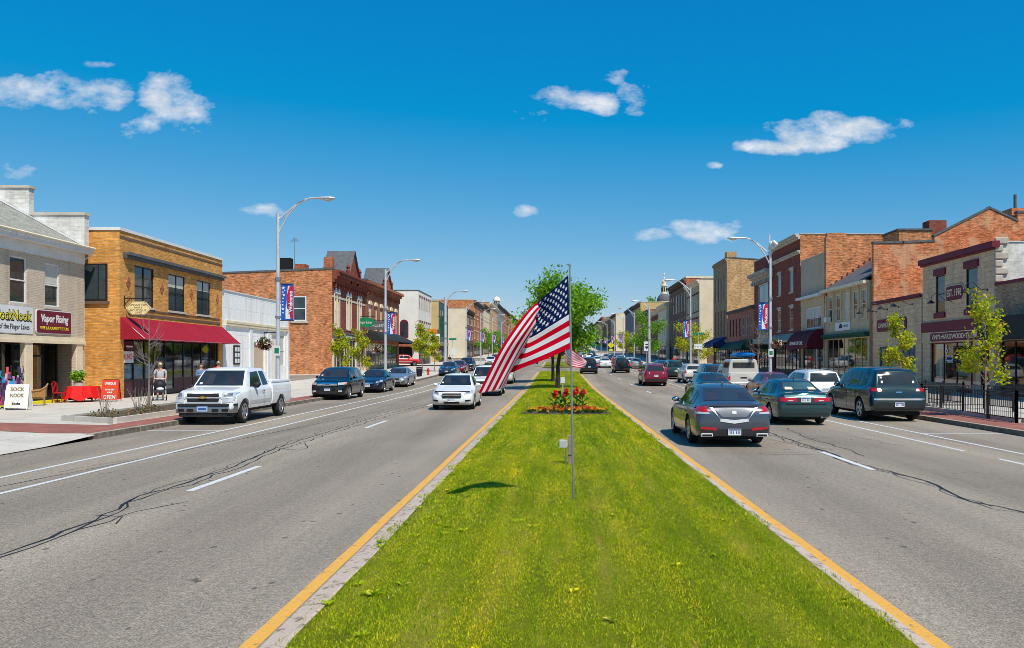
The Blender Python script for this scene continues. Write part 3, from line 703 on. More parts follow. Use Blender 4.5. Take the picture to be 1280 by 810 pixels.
# ---------- LEFT 2: buff brick corner shop
X2 = -22.2; y0, y1 = 41.9, 54.8; W = y1-y0; H = 8.55
rt = root('brick_shop', 'L', X2, y0, y1, 'golden brick two storey shop with long crimson awning', 'building')
wins = [(43.4-y0, 45.5-y0, 4.82, 6.95), (47.2-y0, 49.3-y0, 4.8, 6.9), (50.9-y0, 52.9-y0, 4.8, 6.9)]
front = [(.45, W-.45, 0, 3.1)]
shell(rt, W, H, 14, wins+front, M['buff_brick'], None, cop=.16, copm=M['white'])
for a, c_, d, e in wins: window(rt, a, c_, d, e, M['black_frame'], 'pair', sill=M['concrete_trim'])
# side window is proud of the gable wall (narrow alley side)
sw = MB(); sw.box(-.07, -.004, .6, 2.1, 4.95, 6.85); w_ = sw.build('window', M['black_frame'], rt); MB().box(-.075, -.071, .68, 1.0, 5.03, 6.77).box(-.075, -.071, 1.06, 2.02, 5.03, 6.77).build('pane', M['glass'], w_); MB().box(-.12, -.003, .5, 2.2, 4.8, 4.946).build('sill', M['brown_wall'], w_)
c = MB(); c.box(.35, W-.1, -.32, -.003, 7.36, 7.5); c.box(.35, W-.1, -.2, -.004, 7.2, 7.355); c.build('cornice', M['slate'], rt)
c = MB(); c.box(0, W, -.03, -.003, 8.18, 8.3); c.box(.9, W-.4, -.035, -.003, 4.3, 4.42); c.box(.9, W-.4, -.034, -.003, 4.58, 4.66); c.build('string_course', M['brown_wall'], rt)
for yy in (42.75, 46.4, 50.15, 54.0):
    x = yy-y0; MB().prism([(x-.22, 5.95), (x, 5.6), (x+.22, 5.95), (x, 6.3)], -.03, -.002, 'y').build('diamond_ornament', M['red_brick'], rt)
shopfront(rt, .45, W-.45, 0, 3.1, M['black_frame'], doors=[(5.1, 6.2)], bulk=.85, bulkm=M['maroon_wood'], yb=.14, goods=34, mull=1.25)
awning(rt, .05, W-.05, 4.15, 3.0, 1.25, M['red_canvas'], valance=.0)
cu = MB()
for x0_, x1_ in ((.6, 1.7), (1.8, 2.9), (3.05, 4.1)):
    for k in range(12):
        xa = x0_+(x1_-x0_)*k/12; cu.quad((xa, .2+.03*(k % 2), .95), (xa+(x1_-x0_)/12, .2+.03*((k+1) % 2), .95), (xa+(x1_-x0_)/12, .2+.03*((k+1) % 2), 1.75), (xa, .2+.03*(k % 2), 1.75))
cu.build('curtain', M['white'], rt)
s_ = board('window_sign', 'L', X2-.1, y0+.6, 0, 1.8, 2.4, .98, 'white poster reading LUNCH in the shop window under the crimson awning', M['white'], None, thick=.01, proud=.0, text=[('LUNCH', .4, M['red'], .49, 2.1, .9)])
s_ = board('window_sign', 'L', X2-.1, y0+.6, 0, 2.45, 2.95, .98, 'rounded red and white sign above the LUNCH poster', M['burg_canvas'], M['red'], rounded=.24, thick=.012, proud=.0, text=[])
MB().tube([(.2, -.03, 2.66), (.78, -.03, 2.66)], .05, 6).build('lettering', M['white'], s_)
# projecting oval sign
o = empty('hanging_sign', (X2+.02, 42.35, .15), 0, 'pale yellow scalloped oval sign hanging from a black bracket on the golden brick shop', 'sign')
pts = []
for i in range(48):
    a = 2*PI*i/48; k = 1+.05*math.cos(6*a); pts.append((.72+.6*k*math.cos(a)+(.0), 4.62+.37*k*math.sin(a)))
MB().prism(pts, -.03, .03, 'y').build('sign_board', mat('pale_yellow', (.9, .72, .35), .5), o)
pin = MB()
for q in range(48): a, c_ = pts[q], pts[(q+1) % 48]; pin.tube([(.72+(a[0]-.72)*.93, -.032, 4.62+(a[1]-4.62)*.93), (.72+(c_[0]-.72)*.93, -.032, 4.62+(c_[1]-4.62)*.93)], .008, 4)
pin.build('border', M['ink'], o)
for k, (t_, z_, w_) in enumerate((('UNIQUE TOY', 4.78, .85), ('SHOP &', 4.64, .4), ('BOUTIQUE', 4.5, .8), ('GIFTS', 4.38, .35))): lettering(t_, .13, M['brown_frame'], o, .72, z_, y=-.034, width=w_, extrude=.002)
MB().tube([(0, 0, 5.12), (1.4, 0, 5.12)], .025, 6).tube([(0, 0, 4.75), (.1, 0, 4.9), (.3, 0, 5.1)], .02, 5).tube([(.35, 0, 5.12), (.35, 0, 4.93)], .012, 4).tube([(1.1, 0, 5.12), (1.1, 0, 4.93)], .012, 4).tube([(0, 0, 4.7), (0, 0, 5.25)], .04, 6).build('bracket', M['black_metal'], o)

# ---------- LEFT 3: low white panelled shop
y0, y1 = 55.0, 68.7; W = y1-y0; H = 6.55
rt = root('white_shop', 'L', X2-.1, y0, y1, 'low white panelled shop with blank boarded front', 'building')
hol = [(5.8, 8.2, 0, 3.2), (9.6, 11.0, 0, 3.9), (11.3, 12.7, 1.4, 3.9)]
shell(rt, W, H, 14, hol, M['white_block'], M['white_block'], cop=.07, copm=M['white'])
MB().box(5.8, 8.2, .14, .2, 0, 3.2).build('shutter', M['beige_stucco'], rt); MB().box(9.6, 11.0, .12, .2, 0, 3.9).build('door', M['white_wall'], rt); window(rt, 11.3, 12.7, 1.4, 3.9, M['white'], 'sash', pane=M['blind'])
c = MB(); 
for k in range(4): c.box(.5, W-.4, -.14+.03*(k % 2), -.003, 4.22+k*.09, 4.3+k*.09)
c.build('cornice', M['cream_paint'], rt)
for a in (0, W-.5, 4.9, 8.6): MB().box(a, a+.45, -.09, -.003, 0, 4.2).build('pilaster', M['white'], rt)
o = board('notice_board', 'L', X2-.1, y0+1.9, 0, 1.6, 2.95, 1.1, 'small black framed notice case on the low white shop', M['black_frame'], None, text=[])
g = MB(); 
for i in range(2):
    for j in range(3): g.box(.12+i*.47, .12+i*.47+.36, -.085, -.081, 1.72+j*.4, 1.72+j*.4+.3)
g.build('poster', M['white'], o)

# ---------- LEFT 4: tall orange brick flank and victorian front
y0, y1 = 86.5, 101.4; X4 = -23.5; W = y1-y0; H = 10.9
rt = root('victorian_building', 'L', X4, y0, y1, 'victorian brick building with blank orange brick side wall and gabled dormer', 'building')
wins = []
for a in (1.9, 6.9, 11.9):
    for k in (-.62, .62): wins.append((a+.0+k-.36, a+k+.36, 4.85, 8.5))
fr = [(.8, W-.4, 0, 3.7)]
o_ = shell(rt, W, H, 26, wins+fr, M['dark_red'], M['orange_brick'], cop=.18, copm=M['slate'], sideH=9.9)
sw = MB(); sw.box(-.05, -.003, 2.7, 4.1, 5.5, 8.1); w_ = sw.build('window', M['white'], rt); MB().box(-.056, -.051, 2.82, 3.98, 6.85, 7.98).box(-.056, -.051, 2.82, 3.98, 5.62, 6.75).build('pane', M['glass'], w_); MB().box(-.14, -.003, 2.5, 4.3, 5.3, 5.49).build('sill', M['concrete_trim'], w_); MB().box(-.03, -.002, 2.55, 4.25, 8.13, 8.35).build('lintel', M['red_brick'], w_)
for a, c_, d, e in wins:
    f = window(rt, a, c_, d, e, M['white'], 'sash', sill=M['white'], simple=False)
    MB().prism([(a-.12, e), (a-.12, e+.25), ((a+c_)/2, e+.62), (c_+.12, e+.25), (c_+.12, e)][::-1], -.12, -.003, 'y').build('hood', M['white'], f)
    MB().box(a-.17, a-.02, -.06, -.003, d, e).box(c_+.02, c_+.17, -.06, -.003, d, e).build('casing', M['cream_paint'], f)
cornice(rt, W, 9.6, [(.25, .35), (.5, .3), (.75, .4), (.9, .2)], M['dark_red'], brackets=14, bz=.5, bd=.35, side=0)
cornice(rt, W, 8.0, [(.05, .22)], M['concrete_trim'], name='string_course')
cornice(rt, W, 3.75, [(.2, .5), (.3, .15)], M['slate'], name='fascia'); lettering('CANANDAIGUA', .4, M['white'], rt, 7.5, 4.0, y=-.22, width=7)
def dormer(rt, xc, w, zb, zt, dep, m1, m2):
    b = MB(); b.add([(xc-w/2, -.35, zb), (xc+w/2, -.35, zb), (xc, -.35, zt), (xc-w/2, -.35+.3, zb), (xc+w/2, -.35+.3, zb), (xc, -.35+.3, zt)], [(0, 1, 2), (5, 4, 3), (0, 3, 4, 1)])
    b.box(xc-w*.32, xc-w*.22, -.5, -.36, zb-1.0, zb+.5); b.box(xc+w*.22, xc+w*.32, -.5, -.36, zb-1.0, zb+.5); b.box(xc-w*.1, xc+w*.1, -.45, -.355, zb-.4, zb+(zt-zb)*.5)
    g = b.build('gable', m1, rt)
    r = MB(); r.quad((xc-w/2-.15, -.6, zb-.2), (xc, -.6, zt+.15), (xc, dep, zt+.15), (xc-w/2-.15, dep, zb-.2)); r.quad((xc+w/2+.15, -.6, zb-.2), (xc, -.6, zt+.15), (xc, dep, zt+.15), (xc+w/2+.15, dep, zb-.2)); r.build('roof', m2, g)
    for s in (-1, 1): MB().lathe([(.16, zb-.3), (.2, zb+.5), (.14, zb+.6), (.24, zb+.8), (.05, zb+1.15), (0, zb+1.3)], 8, Matrix.Translation((xc+s*w*.52, -.45, 0))).build('finial', M['dark_red'], g)
dormer(rt, 7.6, 5.2, 10.9, 13.7, 2.6, M['dark_red'], M['slate'])
MB().box(.0, .9, .0, .9, 10.9+.2, 12.2).build('chimney', M['red_brick'], rt)
MB().box(1.8, 3.2, 3.4, 4.6, 9.9, 11.7).build('chimney', M['red_brick'], rt)
o = MB().box(.6, 1.6, 4.6, 5.7, 9.9, 12.2).build('vent_box', M['dark'], rt)
an = MB(); an.tube([(.8, 4.2, 9.5), (.8, 4.2, 14.4)], .04, 5)
for k in range(5): an.tube([(.8+.1*k, 3.7+.08*k, 13.9+k*.1), (.8+.1*k, 4.8-.08*k, 13.9+k*.1)], .015, 4)
an.build('antenna', M['steel'], rt)
shopfront(rt, .8, W-.4, 0, 3.7, M['cream_paint'], doors=[(6.5, 7.6)], bulk=.5, bulkm=M['cream_paint'], goods=15)
for x in (.05, 4.5, 9.8, W-.38): MB().box(x, x+.5, -.08, -.003, 0, 3.72).build('pilaster', M['cream_paint'], rt)
y0, y1 = 101.6, 123.2; W = y1-y0; H = 11.0
rt = root('victorian_building', 'L', X4, y0, y1, 'red brick victorian row with dark sloping shop canopy, second from the orange side wall', 'building')
wins = gridwin(rt, W, [4.9], 6, 1.5, 3.2, None)
shell(rt, W, H, 18, wins+[(.6, W-.6, 0, 3.3)], M['red_brick'], M['dark_red'], cop=.18, copm=M['slate'])
for a, c_, d, e in wins:
    f = window(rt, a, c_, d, e, M['cream_paint'], 'pair'); pp = [((a+c_)/2+.9*math.cos(q), e+.02+.5*math.sin(q)) for q in [PI*i/8 for i in range(9)]]; MB().prism(pp, -.14, -.003, 'y').build('hood', M['cream_paint'], f)
cornice(rt, W, 9.9, [(.2, .3), (.45, .35), (.75, .35)], M['red_brick'], brackets=16, bz=.5, bd=.3); cornice(rt, W, 8.9, [(.06, .2)], M['red_brick'], name='string_course')
dormer(rt, 11.5, 4.8, 11.0, 13.6, 2.6, M['red_brick'], M['slate'])
awning(rt, .2, W-.2, 4.9, 3.5, 2.6, M['black_canvas'], valance=.12); shopfront(rt, .6, W-.6, 0, 3.3, M['tan_paint'], doors=[(8, 9.2)], bulk=.6, bulkm=M['tan_paint'], goods=15, mull=1.8)
# signs on brackets over the walk
for (px, py, w, h, c, lab, tx) in ((457, 403, 2.2, 1.2, 'green_sign', 'green oval sign projecting from the victorian brick building', 'Finger Lakes'), (471.5, 407, 3.0, 1.1, 'slate', 'dark rectangular sign projecting beside the green oval sign', 'GALLERY')):
    Y = 99 if px < 460 else 103.5
    o = empty('projecting_sign', ((px-CX)*Y/F, Y, height(py, Y)), 0, lab, 'sign')
    if px < 460: MB().prism([(w/2*math.cos(a), h/2*math.sin(a)) for a in [2*PI*i/28 for i in range(28)]], -.06, .06, 'y').build('sign_board', M[c], o)
    else: MB().box(-w/2, w/2, -.06, .06, -h/2, h/2).build('sign_board', M[c], o)
    lettering(tx, .45, M['white'], o, 0, 0, y=-.065, width=w*.7)
    MB().tube([(-w/2-.6, 0, h/2+.1), (w/2, 0, h/2+.1)], .03, 5).build('bracket', M['black_metal'], o)

# ---------- LEFT 5: white three storey
y0, y1 = 134.6, 148.8; W = y1-y0; H = 12.0; X5 = -22.5
rt = root('white_building', 'L', X5, y0, y1, 'white three storey building with arched window in its blank side wall', 'building')
wins = gridwin(rt, W, [4.9, 9.0], 6, 1.1, 2.1, None, m0=.6)
shell(rt, W, H, 20, wins+[(.5, W-.5, 0, 3.2)], M['white_wall'], M['white_wall'], cop=.15, copm=M['slate'])
for h in wins: window(rt, *h, M['brown_wall'], 'sash', head=M['burgundy'])
w_ = MB().prism([(1.6, 4.3), (3.0, 4.3), (3.0, 6.6)]+[(2.3+.7*math.cos(a), 6.6+.7*math.sin(a)) for a in [PI*i/8 for i in range(9)]]+[(1.6, 6.6)], -.06, -.003, 'x').build('window', M['burgundy'], rt); MB().box(-.068, -.061, 1.78, 2.82, 4.5, 5.5).box(-.068, -.061, 1.78, 2.82, 5.6, 6.9).build('pane', M['glass'], w_)
MB().box(-1.2, -.003, .3, 7.5, 2.9, 3.6).build('awning', M['red_brick'], rt)
shopfront(rt, .5, W-.5, 0, 3.2, M['black_frame'], doors=[(5, 6)], goods=10)
MB().box(-.05, -.003, 1.0, 6.6, .3, 2.8).build('shop_window', M['glass'], rt)

def plain(side, X, y0, y1, H, wallm, sidem, label, name='shop_building', rows=(4.8, 8.4), n=3, w=1.1, h=2.0, D=16, corn=None, frame=None, awn=None, head=None, simple=True, shopm=None, copm=None, cops=.15, pane=None, sh=3.1):
    W = y1-y0; rt = root(name, side, X, y0, y1, label, 'building')
    wins = gridwin(rt, W, rows, n, w, h, None, m0=.5)
    shell(rt, W, H, D, wins+[(.5, W-.5, 0, sh)], wallm, sidem, cop=cops, copm=copm)
    for q in wins:
        f = window(rt, *q, frame or M['cream_paint'], 'sash', simple=simple, pane=pane)
        if head: MB().box(q[0]-.12, q[1]+.12, -.1, -.003, q[3]+.004, q[3]+.3).box(q[0]-.1, q[1]+.1, -.08, -.003, q[2]-.18, q[2]-.004).build('lintel', head, f)
    if corn: cornice(rt, W, H-.9, [(.15, .3), (.4, .3), (.6, .28)], corn, brackets=max(3, int(W/1.5)), bz=.35, bd=.25)
    cornice(rt, W, sh+.1, [(.12, .45), (.25, .12)], shopm or corn or M['tan_paint'], name='fascia')
    shopfront(rt, .5, W-.5, 0, sh, shopm or M['black_frame'], doors=[(W/2-.5, W/2+.5)], goods=8, mull=1.8)
    if awn: awning(rt, .4, W-.4, 4.1, 2.9, 1.3, M[awn], barrel=False)
    return rt
# ---------- LEFT, beyond the second cross street
plain('L', -22.5, 158, 171.5, 11.6, M['teal_wall'], M['ochre_wall'], 'building with ochre side wall behind the white three storey building', rows=(4.8, 8.2), n=4)
plain('L', -22.5, 207, 224.8, 12.3, M['brown_wall'], M['cream_wall'], 'brown fronted building with cream side wall at the far corner on the left', rows=(4.9, 8.6), n=5, corn=M['brown_wall'], head=M['cream_paint'])
plain('L', -22.5, 225, 254.8, 15.3, M['red_brick'], M['orange_brick'], 'big dark corniced brick block rising behind the cream side wall', rows=(4.9, 8.4, 11.8), n=7, corn=M['slate'], head=M['cream_paint'], D=34)
plain('L', -22.5, 255, 278.8, 15.6, M['cream_wall'], M['tan_brick'], 'cream ornate fronted building past the big brick block', rows=(4.9, 8.4, 11.8), n=6, corn=M['brown_wall'], head=M['brown_wall'])
plain('L', -22.5, 279, 316.8, 17.0, M['tan_brick'], M['tan_brick'], 'tall tan brick row building on the left, wider than the cream one beside it', rows=(4.9, 8.4, 11.8), n=9, corn=M['cream_paint'], head=M['cream_paint'])
plain('L', -22.5, 317, 350.8, 18.2, M['grey_wall'], M['grey_wall'], 'blue grey building with a dark roofline far down the left row', rows=(4.9, 8.4, 11.8), n=8, corn=M['slate'])
plain('L', -22.5, 351, 410, 17.0, M['red_brick'], M['red_brick'], 'long red brick building below the white cupola at the end of the left row', rows=(4.9, 8.4, 11.8), n=10, corn=M['brown_wall'], head=M['cream_paint'])
plain('L', -22.5, 411, 500, 15.0, M['tan_brick'], M['red_brick'], 'last and farthest tan brick building of the left row', rows=(4.9, 8.4), n=10, corn=M['brown_wall'])
# cupola
o = empty('cupola', (-26, 362, gz(362)+17), 0, 'white cupola with a round dome rising over the far left roofs', 'tower')
MB().box(-1.6, 1.6, -1.6, 1.6, -1, 2.6).build('base', M['white_wall'], o); MB().lathe([(1.3, 2.6), (1.3, 4.6), (1.7, 4.7), (1.7, 4.9), (1.6, 5.3), (1.2, 6.0), (.6, 6.4), (.1, 6.6), (.06, 8)], 12).build('dome', M['white_wall'], o, smooth=True)
for k in range(8): a = 2*PI*k/8; MB().box(-.22, .22, -1.36, -1.25, 2.9, 4.3, M=Matrix.Rotation(a, 4, 'Z')).build('opening', M['dark'], o)
# green blade sign far left
o = empty('blade_sign', (-22.2, 156.5, gz(156)+7.0), 0, 'tall green vertical banner sign in front of the ochre side wall', 'sign'); MB().box(.2, 1.6, -.08, .08, -2, 1.8).build('sign_board', M['green_canvas'], o); MB().tube([(-.3, 0, 1.9), (1.7, 0, 1.9)], .05, 5).build('bracket', M['black_metal'], o)
o = empty('shop_sign', (-20.6, 140, gz(140)+3.6), 0, 'white and blue sign with an orange pennant by the white three storey building', 'sign'); MB().box(-.9, .9, -.1, .1, 0, 1.7).build('sign_board', M['white'], o); MB().box(-.7, .7, -.12, -.101, .3, 1.3).build('panel', M['navy_canvas'], o); MB().tube([(-.9, 0, -3.5), (-.9, 0, 1.9)], .06, 6).build('post', M['steel'], o)
o = empty('pennant_flag', (-21.6, 139, gz(139)+5.2), 0, 'orange pennant flag hanging by the white and blue sign', 'flag'); MB().quad((0, 0, 0), (1.6, .1, .15), (1.4, 0, .9), (0, 0, .9)).build('cloth', mat('orange_cloth', (.8, .2, .02), .7), o); MB().tube([(0, 0, -1.5), (0, 0, 1)], .03, 5).build('pole', M['steel'], o)

# ================================================================== RIGHT SIDE
XR = 24.3
# R0: low tan brick building with black canopy, nearest on the right
y0, y1 = 28, 45.5; W = y1-y0
rt = root('shop_building', 'R', XR, y0, y1, 'low dark brick shop with deep black canopy, nearest on the right', 'building')
shell(rt, W, 6.05, 14, [(.4, W-.6, 0, 3.0)], M['drab_brick'], M['drab_brick'], cop=.18, copm=M['burgundy'])
shopfront(rt, .4, W-.6, 0, 3.0, M['black_frame'], doors=[(3, 4)], bulk=.6, goods=20)
c = MB().box(.05, W-.2, -1.0, -.003, 3.05, 4.25); c.build('canopy', M['black_canvas'], rt)
if 0: o = empty('patio_umbrella', (20.6, 38.6, .15), 0, 'blue patio umbrella seen behind the young maple by the black canopy', 'umbrella')
if 0: MB().tube([(0, 0, 0), (0, 0, 2.4)], .03, 6).build('pole', M['steel'], o); MB().lathe([(1.15, 1.85), (.6, 2.15), (.1, 2.38), (0, 2.45)], 8).build('canopy', mat('blue_canvas', (.01, .12, .55), .7), o)
# R1: EST. 1976 building
y0, y1 = 45.7, 54.6; W = y1-y0; H = 8.5
rt = root('flooring_shop', 'R', XR, y0, y1, 'tan block two storey flooring shop with burgundy cornice and EST. 1976 sign', 'building')
def rx(px): return y1-street_y(px, XR)
wins = [(rx(1169.5), rx(1181), 4.95, 7.3), (rx(1207.5), rx(1222), 4.95, 7.35)]
fr = [(rx(1162), W-.5, 0, 3.05)]
shell(rt, W, H, 17, wins+fr, M['tan_block'], M['painted_block'], cop=.05, copm=M['white'])
cornice(rt, W, H-.42, [(.12, .12), (.22, .35)], M['burgundy'], side=1)
for h in wins:
    f = window(rt, *h, M['black_frame'], 'sash'); MB().box(h[0]-.15, h[1]+.15, -.1, -.003, h[3]+.004, h[3]+.42).box(h[0]-.1, h[1]+.1, -.1, -.003, h[2]-.35, h[2]-.004).build('lintel', M['burgundy'], f)
cornice(rt, W, 3.75, [(.12, .62)], M['burgundy'], name='fascia'); MB().box(0, W, -.05, -.002, 3.05, 3.74).build('sign_band', M['tan_paint'], rt)
q = MB()
for k in range(10):
    zz = 4.6+k*.42; q.box(W+.003, W+.14, .0, .75 if k % 2 else .45, zz, zz+.36)
q.build('quoins', M['grey_stone'], rt, bevel=.05)
shopfront(rt, *fr[0][:2], 0, 3.05, M['burgundy'], doors=[(rx(1193), rx(1211))], bulk=.45, bulkm=M['cream_canvas'], yb=.15, goods=4, mull=1.4)
cu = MB()
for (a, c_) in ((rx(1164), rx(1176)), (rx(1213), rx(1219))):
    for k in range(14):
        xa = a+(c_-a)*k/14; xb = a+(c_-a)*(k+1)/14; cu.quad((xa, .3+.05*(k % 2), .5), (xb, .3+.05*((k+1) % 2), .5), (xb, .3+.05*((k+1) % 2), 2.95), (xa, .3+.05*(k % 2), 2.95))
cu.build('curtain', M['white_wall'], rt)
lettering('6', .75, M['white'], rt, rx(1180.5), 2.6, y=.13, bold=.02, extrude=.001); lettering('Month', .3, M['white'], rt, rx(1186), 2.65, y=.13, extrude=.001, width=.5); lettering('Same as', .28, M['white'], rt, rx(1184), 2.2, y=.13, extrude=.001, width=.9); lettering('Front!', .38, M['white'], rt, rx(1184), 1.9, y=.13, extrude=.001, width=.95, bold=.01)
board('shop_sign', 'R', XR, y1-rx(1183.5), 0, 5.6, 6.48, rx(1205)-rx(1183.5), 'small maroon oval sign reading EST. 1976', M['burgundy'], M['cream_paint'], rounded=.3, zg=.15, text=[('EST. 1976', .6, M['cream_paint'], (rx(1205)-rx(1183.5))/2, 6.04, (rx(1205)-rx(1183.5))*.84, .01)])
wS = rx(1236)-rx(1165)
board('shop_sign', 'R', XR-.05, y1-rx(1165), 0, 3.12, 3.66, wS, 'long maroon sign reading VINYL HARDWOOD TILE RUGS above the flooring shop window', M['burgundy'], M['cream_paint'], rounded=.15, zg=.15, text=[('VINYL•HARDWOOD•TILE•RUGS', .42, M['cream_paint'], wS/2, 3.39, wS*.93, .006)])
# R2: low tan block building with the long maroon sign
y0, y1 = 54.8, 63.1; W = y1-y0; H = 6.3
rt = root('carpet_shop', 'R', XR, y0, y1, 'low tan block carpet shop with gooseneck lamps under a burgundy coping', 'building')
fr = [(1.2, 3.0, .55, 2.9), (5.2, 7.4, .55, 2.9)]
shell(rt, W, H, 15, fr, M['tan_block'], M['tan_block'], cop=.03)
cornice(rt, W, H-.22, [(.1, .1), (.16, .17)], M['burgundy'])
for h in fr: window(rt, *h, M['teal_wall'], 'slide', pane=M['shop_glass'] if 0 else M['glass_blue'], fw=.09, sill=M['concrete_trim'])
wS = 5.2
board('shop_sign', 'R', XR, y1-.85, 0, 4.05, 4.95, wS, 'long maroon sign reading CANANDAIGUA CARPETS under the gooseneck lamps', M['burgundy'], None, rounded=.25, zg=.15, text=[('CANANDAIGUA CARPETS', .5, M['cream_paint'], wS/2, 4.5, wS*.88, .006)])
def gooseneck(Y, z, lab, sx=0):
    o = empty('gooseneck_lamp', (XR, Y, z), -PI/2, lab, 'wall lamp', 'gooseneck lamps on the carpet and flooring shops')
    MB().lathe([(.0, 0), (.07, 0), (.07, .03), (0, .05)], 8, Matrix.Rotation(PI/2, 4, 'X')).build('wall_plate', M['black_metal'], o)
    MB().tube([(0, 0, 0), (-.15*0, -.35, .02), (0, -.6, .2), (0, -.8, .42), (0, -1.05, .45), (0, -1.25, .25), (0, -1.28, .05)], .018, 6).build('arm', M['black_metal'], o)
    MB().lathe([(.03, .05), (.1, 0), (.24, -.12), (.25, -.14)], 10, Matrix.Translation((0, -1.28, 0))).build('shade', M['black_metal'], o)
for i, (Y, z) in enumerate(((62.5, 5.75), (60.4, 5.8), (58.4, 5.85), (56.2, 5.9))): gooseneck(Y, z, ['leftmost', 'second from left', 'third from left', 'rightmost'][i]+' gooseneck lamp above the CANANDAIGUA CARPETS sign')
gooseneck(50.6, 5.72, 'gooseneck lamp below the EST. 1976 sign'); gooseneck(46.4, 6.05, 'gooseneck lamp right of the windows beside the EST. 1976 sign')

# R2b: tall old brick gable wall rising behind the carpet shop
rt = empty('brick_building', (XR+.1, 63.3, .15), 0, 'tall old orange brick building with stepped gable rising behind the carpet shop', 'building')
def bx_(px): return (px-CX)*63.3/F-XR-.1
def bz_(py): return height(py, 63.3)-.15
pl = [(0, -1), (22, -1), (22, bz_(266)), (bx_(1272), bz_(266)), (bx_(1272), bz_(277)), (bx_(1237), bz_(260.5)), (bx_(1168), bz_(296)), (bx_(1168), bz_(302)), (bx_(1129), bz_(304)), (0, bz_(304.5))]
b = MB(); b.prism(pl, 0, .4, 'y'); b.build('wall', M['old_orange'], rt)
b = MB(); b.box(3.0, 22, .4, 12, -1, 9.5); b.build('rear_wall', M['orange_brick'], rt)
cp = MB()
cpp = pl[3:]
for (xa, za), (xb, zb) in zip(pl[2:-1], pl[3:]):
    if abs(xa-xb) > .3:
        xa, za, xb, zb = xb, zb, xa, za
        cp.add([(xa-.03, -.06, za+.004), (xb+.03, -.06, zb+.004), (xb+.03, .46, zb+.004), (xa-.03, .46, za+.004), (xa-.03, -.06, za+.16), (xb+.03, -.06, zb+.16), (xb+.03, .46, zb+.16), (xa-.03, .46, za+.16)], [(0, 1, 5, 4), (2, 3, 7, 6), (4, 5, 6, 7), (0, 3, 2, 1), (1, 2, 6, 5), (3, 0, 4, 7)])
cp.build('coping', M['slate'], rt)
MB().box(bx_(1169), bx_(1191), 1.0, 2.2, 8, bz_(279)+.4).build('chimney', M['dark_red'], rt); MB().box(bx_(1129), bx_(1171), .8, 4, 8, bz_(291)+.3).build('penthouse', M['orange_brick'], rt); MB().box(bx_(1129)-.1, bx_(1171)+.1, .7, 4, bz_(291)+.303, bz_(291)+.45).build('coping', M['slate'], rt)
MB().box(bx_(1270), bx_(1290), .6, 2, 9, bz_(263)+.3).build('chimney', M['old_orange'], rt); MB().tube([(bx_(1278), 1, 13), (bx_(1278), 1, bz_(240))], .12, 8).build('flue', M['slate'], rt)

# R3: grey stone-trimmed building with grey gabled roof
y0, y1 = 63.9, 74.4; W = y1-y0; H = 7.9
rt = root('shop_building', 'R', XR, y0, y1, 'greige two storey shop with sloping slate roof and green shop cornice', 'building')
wins = [(x, x+1.15, 5.1, 7.4) for x in (.9, 2.75, 5.0, 6.9, 8.8)]
b = MB(); facade(b, W, -1, H, wins+[(.4, W-.4, 0, 3.6)]); b.build('wall', M['greige'], rt)
s = MB(); s.add([(W, 0, -1), (W, 10, -1), (W, 10, H), (W, 4.5, H+3), (W, 0, H)], [(0, 1, 2, 3, 4)]); s.add([(0, 0, -1), (0, 10, -1), (0, 10, H), (0, 4.5, H+3), (0, 0, H)], [(0, 1, 2, 3, 4)]); s.build('side_wall', M['greige'], rt)
MB().add([(-.1, -.4, H+.1), (W, -.4, H+.1), (W, 4.5, H+3.05), (-.1, 4.5, H+3.05), (-.1, 10.2, H), (W, 10.2, H)], [(0, 1, 2, 3), (3, 2, 5, 4)]).build('roof', M['slate'], rt)
MB().box(-.1, W, -.5, -.003, H-.15, H+.09).build('cornice', M['cream_paint'], rt)
q = MB()
for k in range(9): q.box(.0, .5, k*.5-.1, k*.5+.395, H-.4+k*.335, H+.42+k*.335)
q.build('stepped_parapet', M['pink_brick'], rt, bevel=.04)
for i, h in enumerate(wins): window(rt, *h, M['cream_paint'], 'sash', fw=.1, pane=M['glass'] if i in (0, 1) else M['blind'] if i == 2 else M['glass'], sill=M['tan_paint'])
pb = MB()
for x in (.35, 2.3, 4.3, 6.4, 8.3, 10.1): pb.box(x-.15, x+.15, -.08, -.003, 5.0, 7.72)
pb.build('pilaster', M['tan_paint'], rt)
cornice(rt, W, 3.62, [(.3, .16), (.42, .2)], M['green_canvas'], name='fascia'); shopfront(rt, .4, W-.4, 0, 3.6, M['tan_paint'], doors=[(4.6, 5.6)], bulk=.5, goods=24, mull=1.5)
o = board('shop_sign', 'R', XR, 74.4-2.9, 0, 4.25, 4.95, 3.6, 'white shop sign with black scroll emblem on the greige shop', M['white'], None, zg=gz(70)+.15, text=[('OPTICS', .3, M['navy_canvas'], 2.6, 4.6, 1.2)])
MB().prism([(1.4+.4*math.cos(a), 4.45+.4*math.sin(a)) for a in [PI*i/10 for i in range(11)]], -.1, -.083, 'y').build('emblem', M['ink'], o)
MB().box(1.0, 1.7, -.45, -.05, 5.1, 5.55).build('air_conditioner', M['white_metal'], rt)
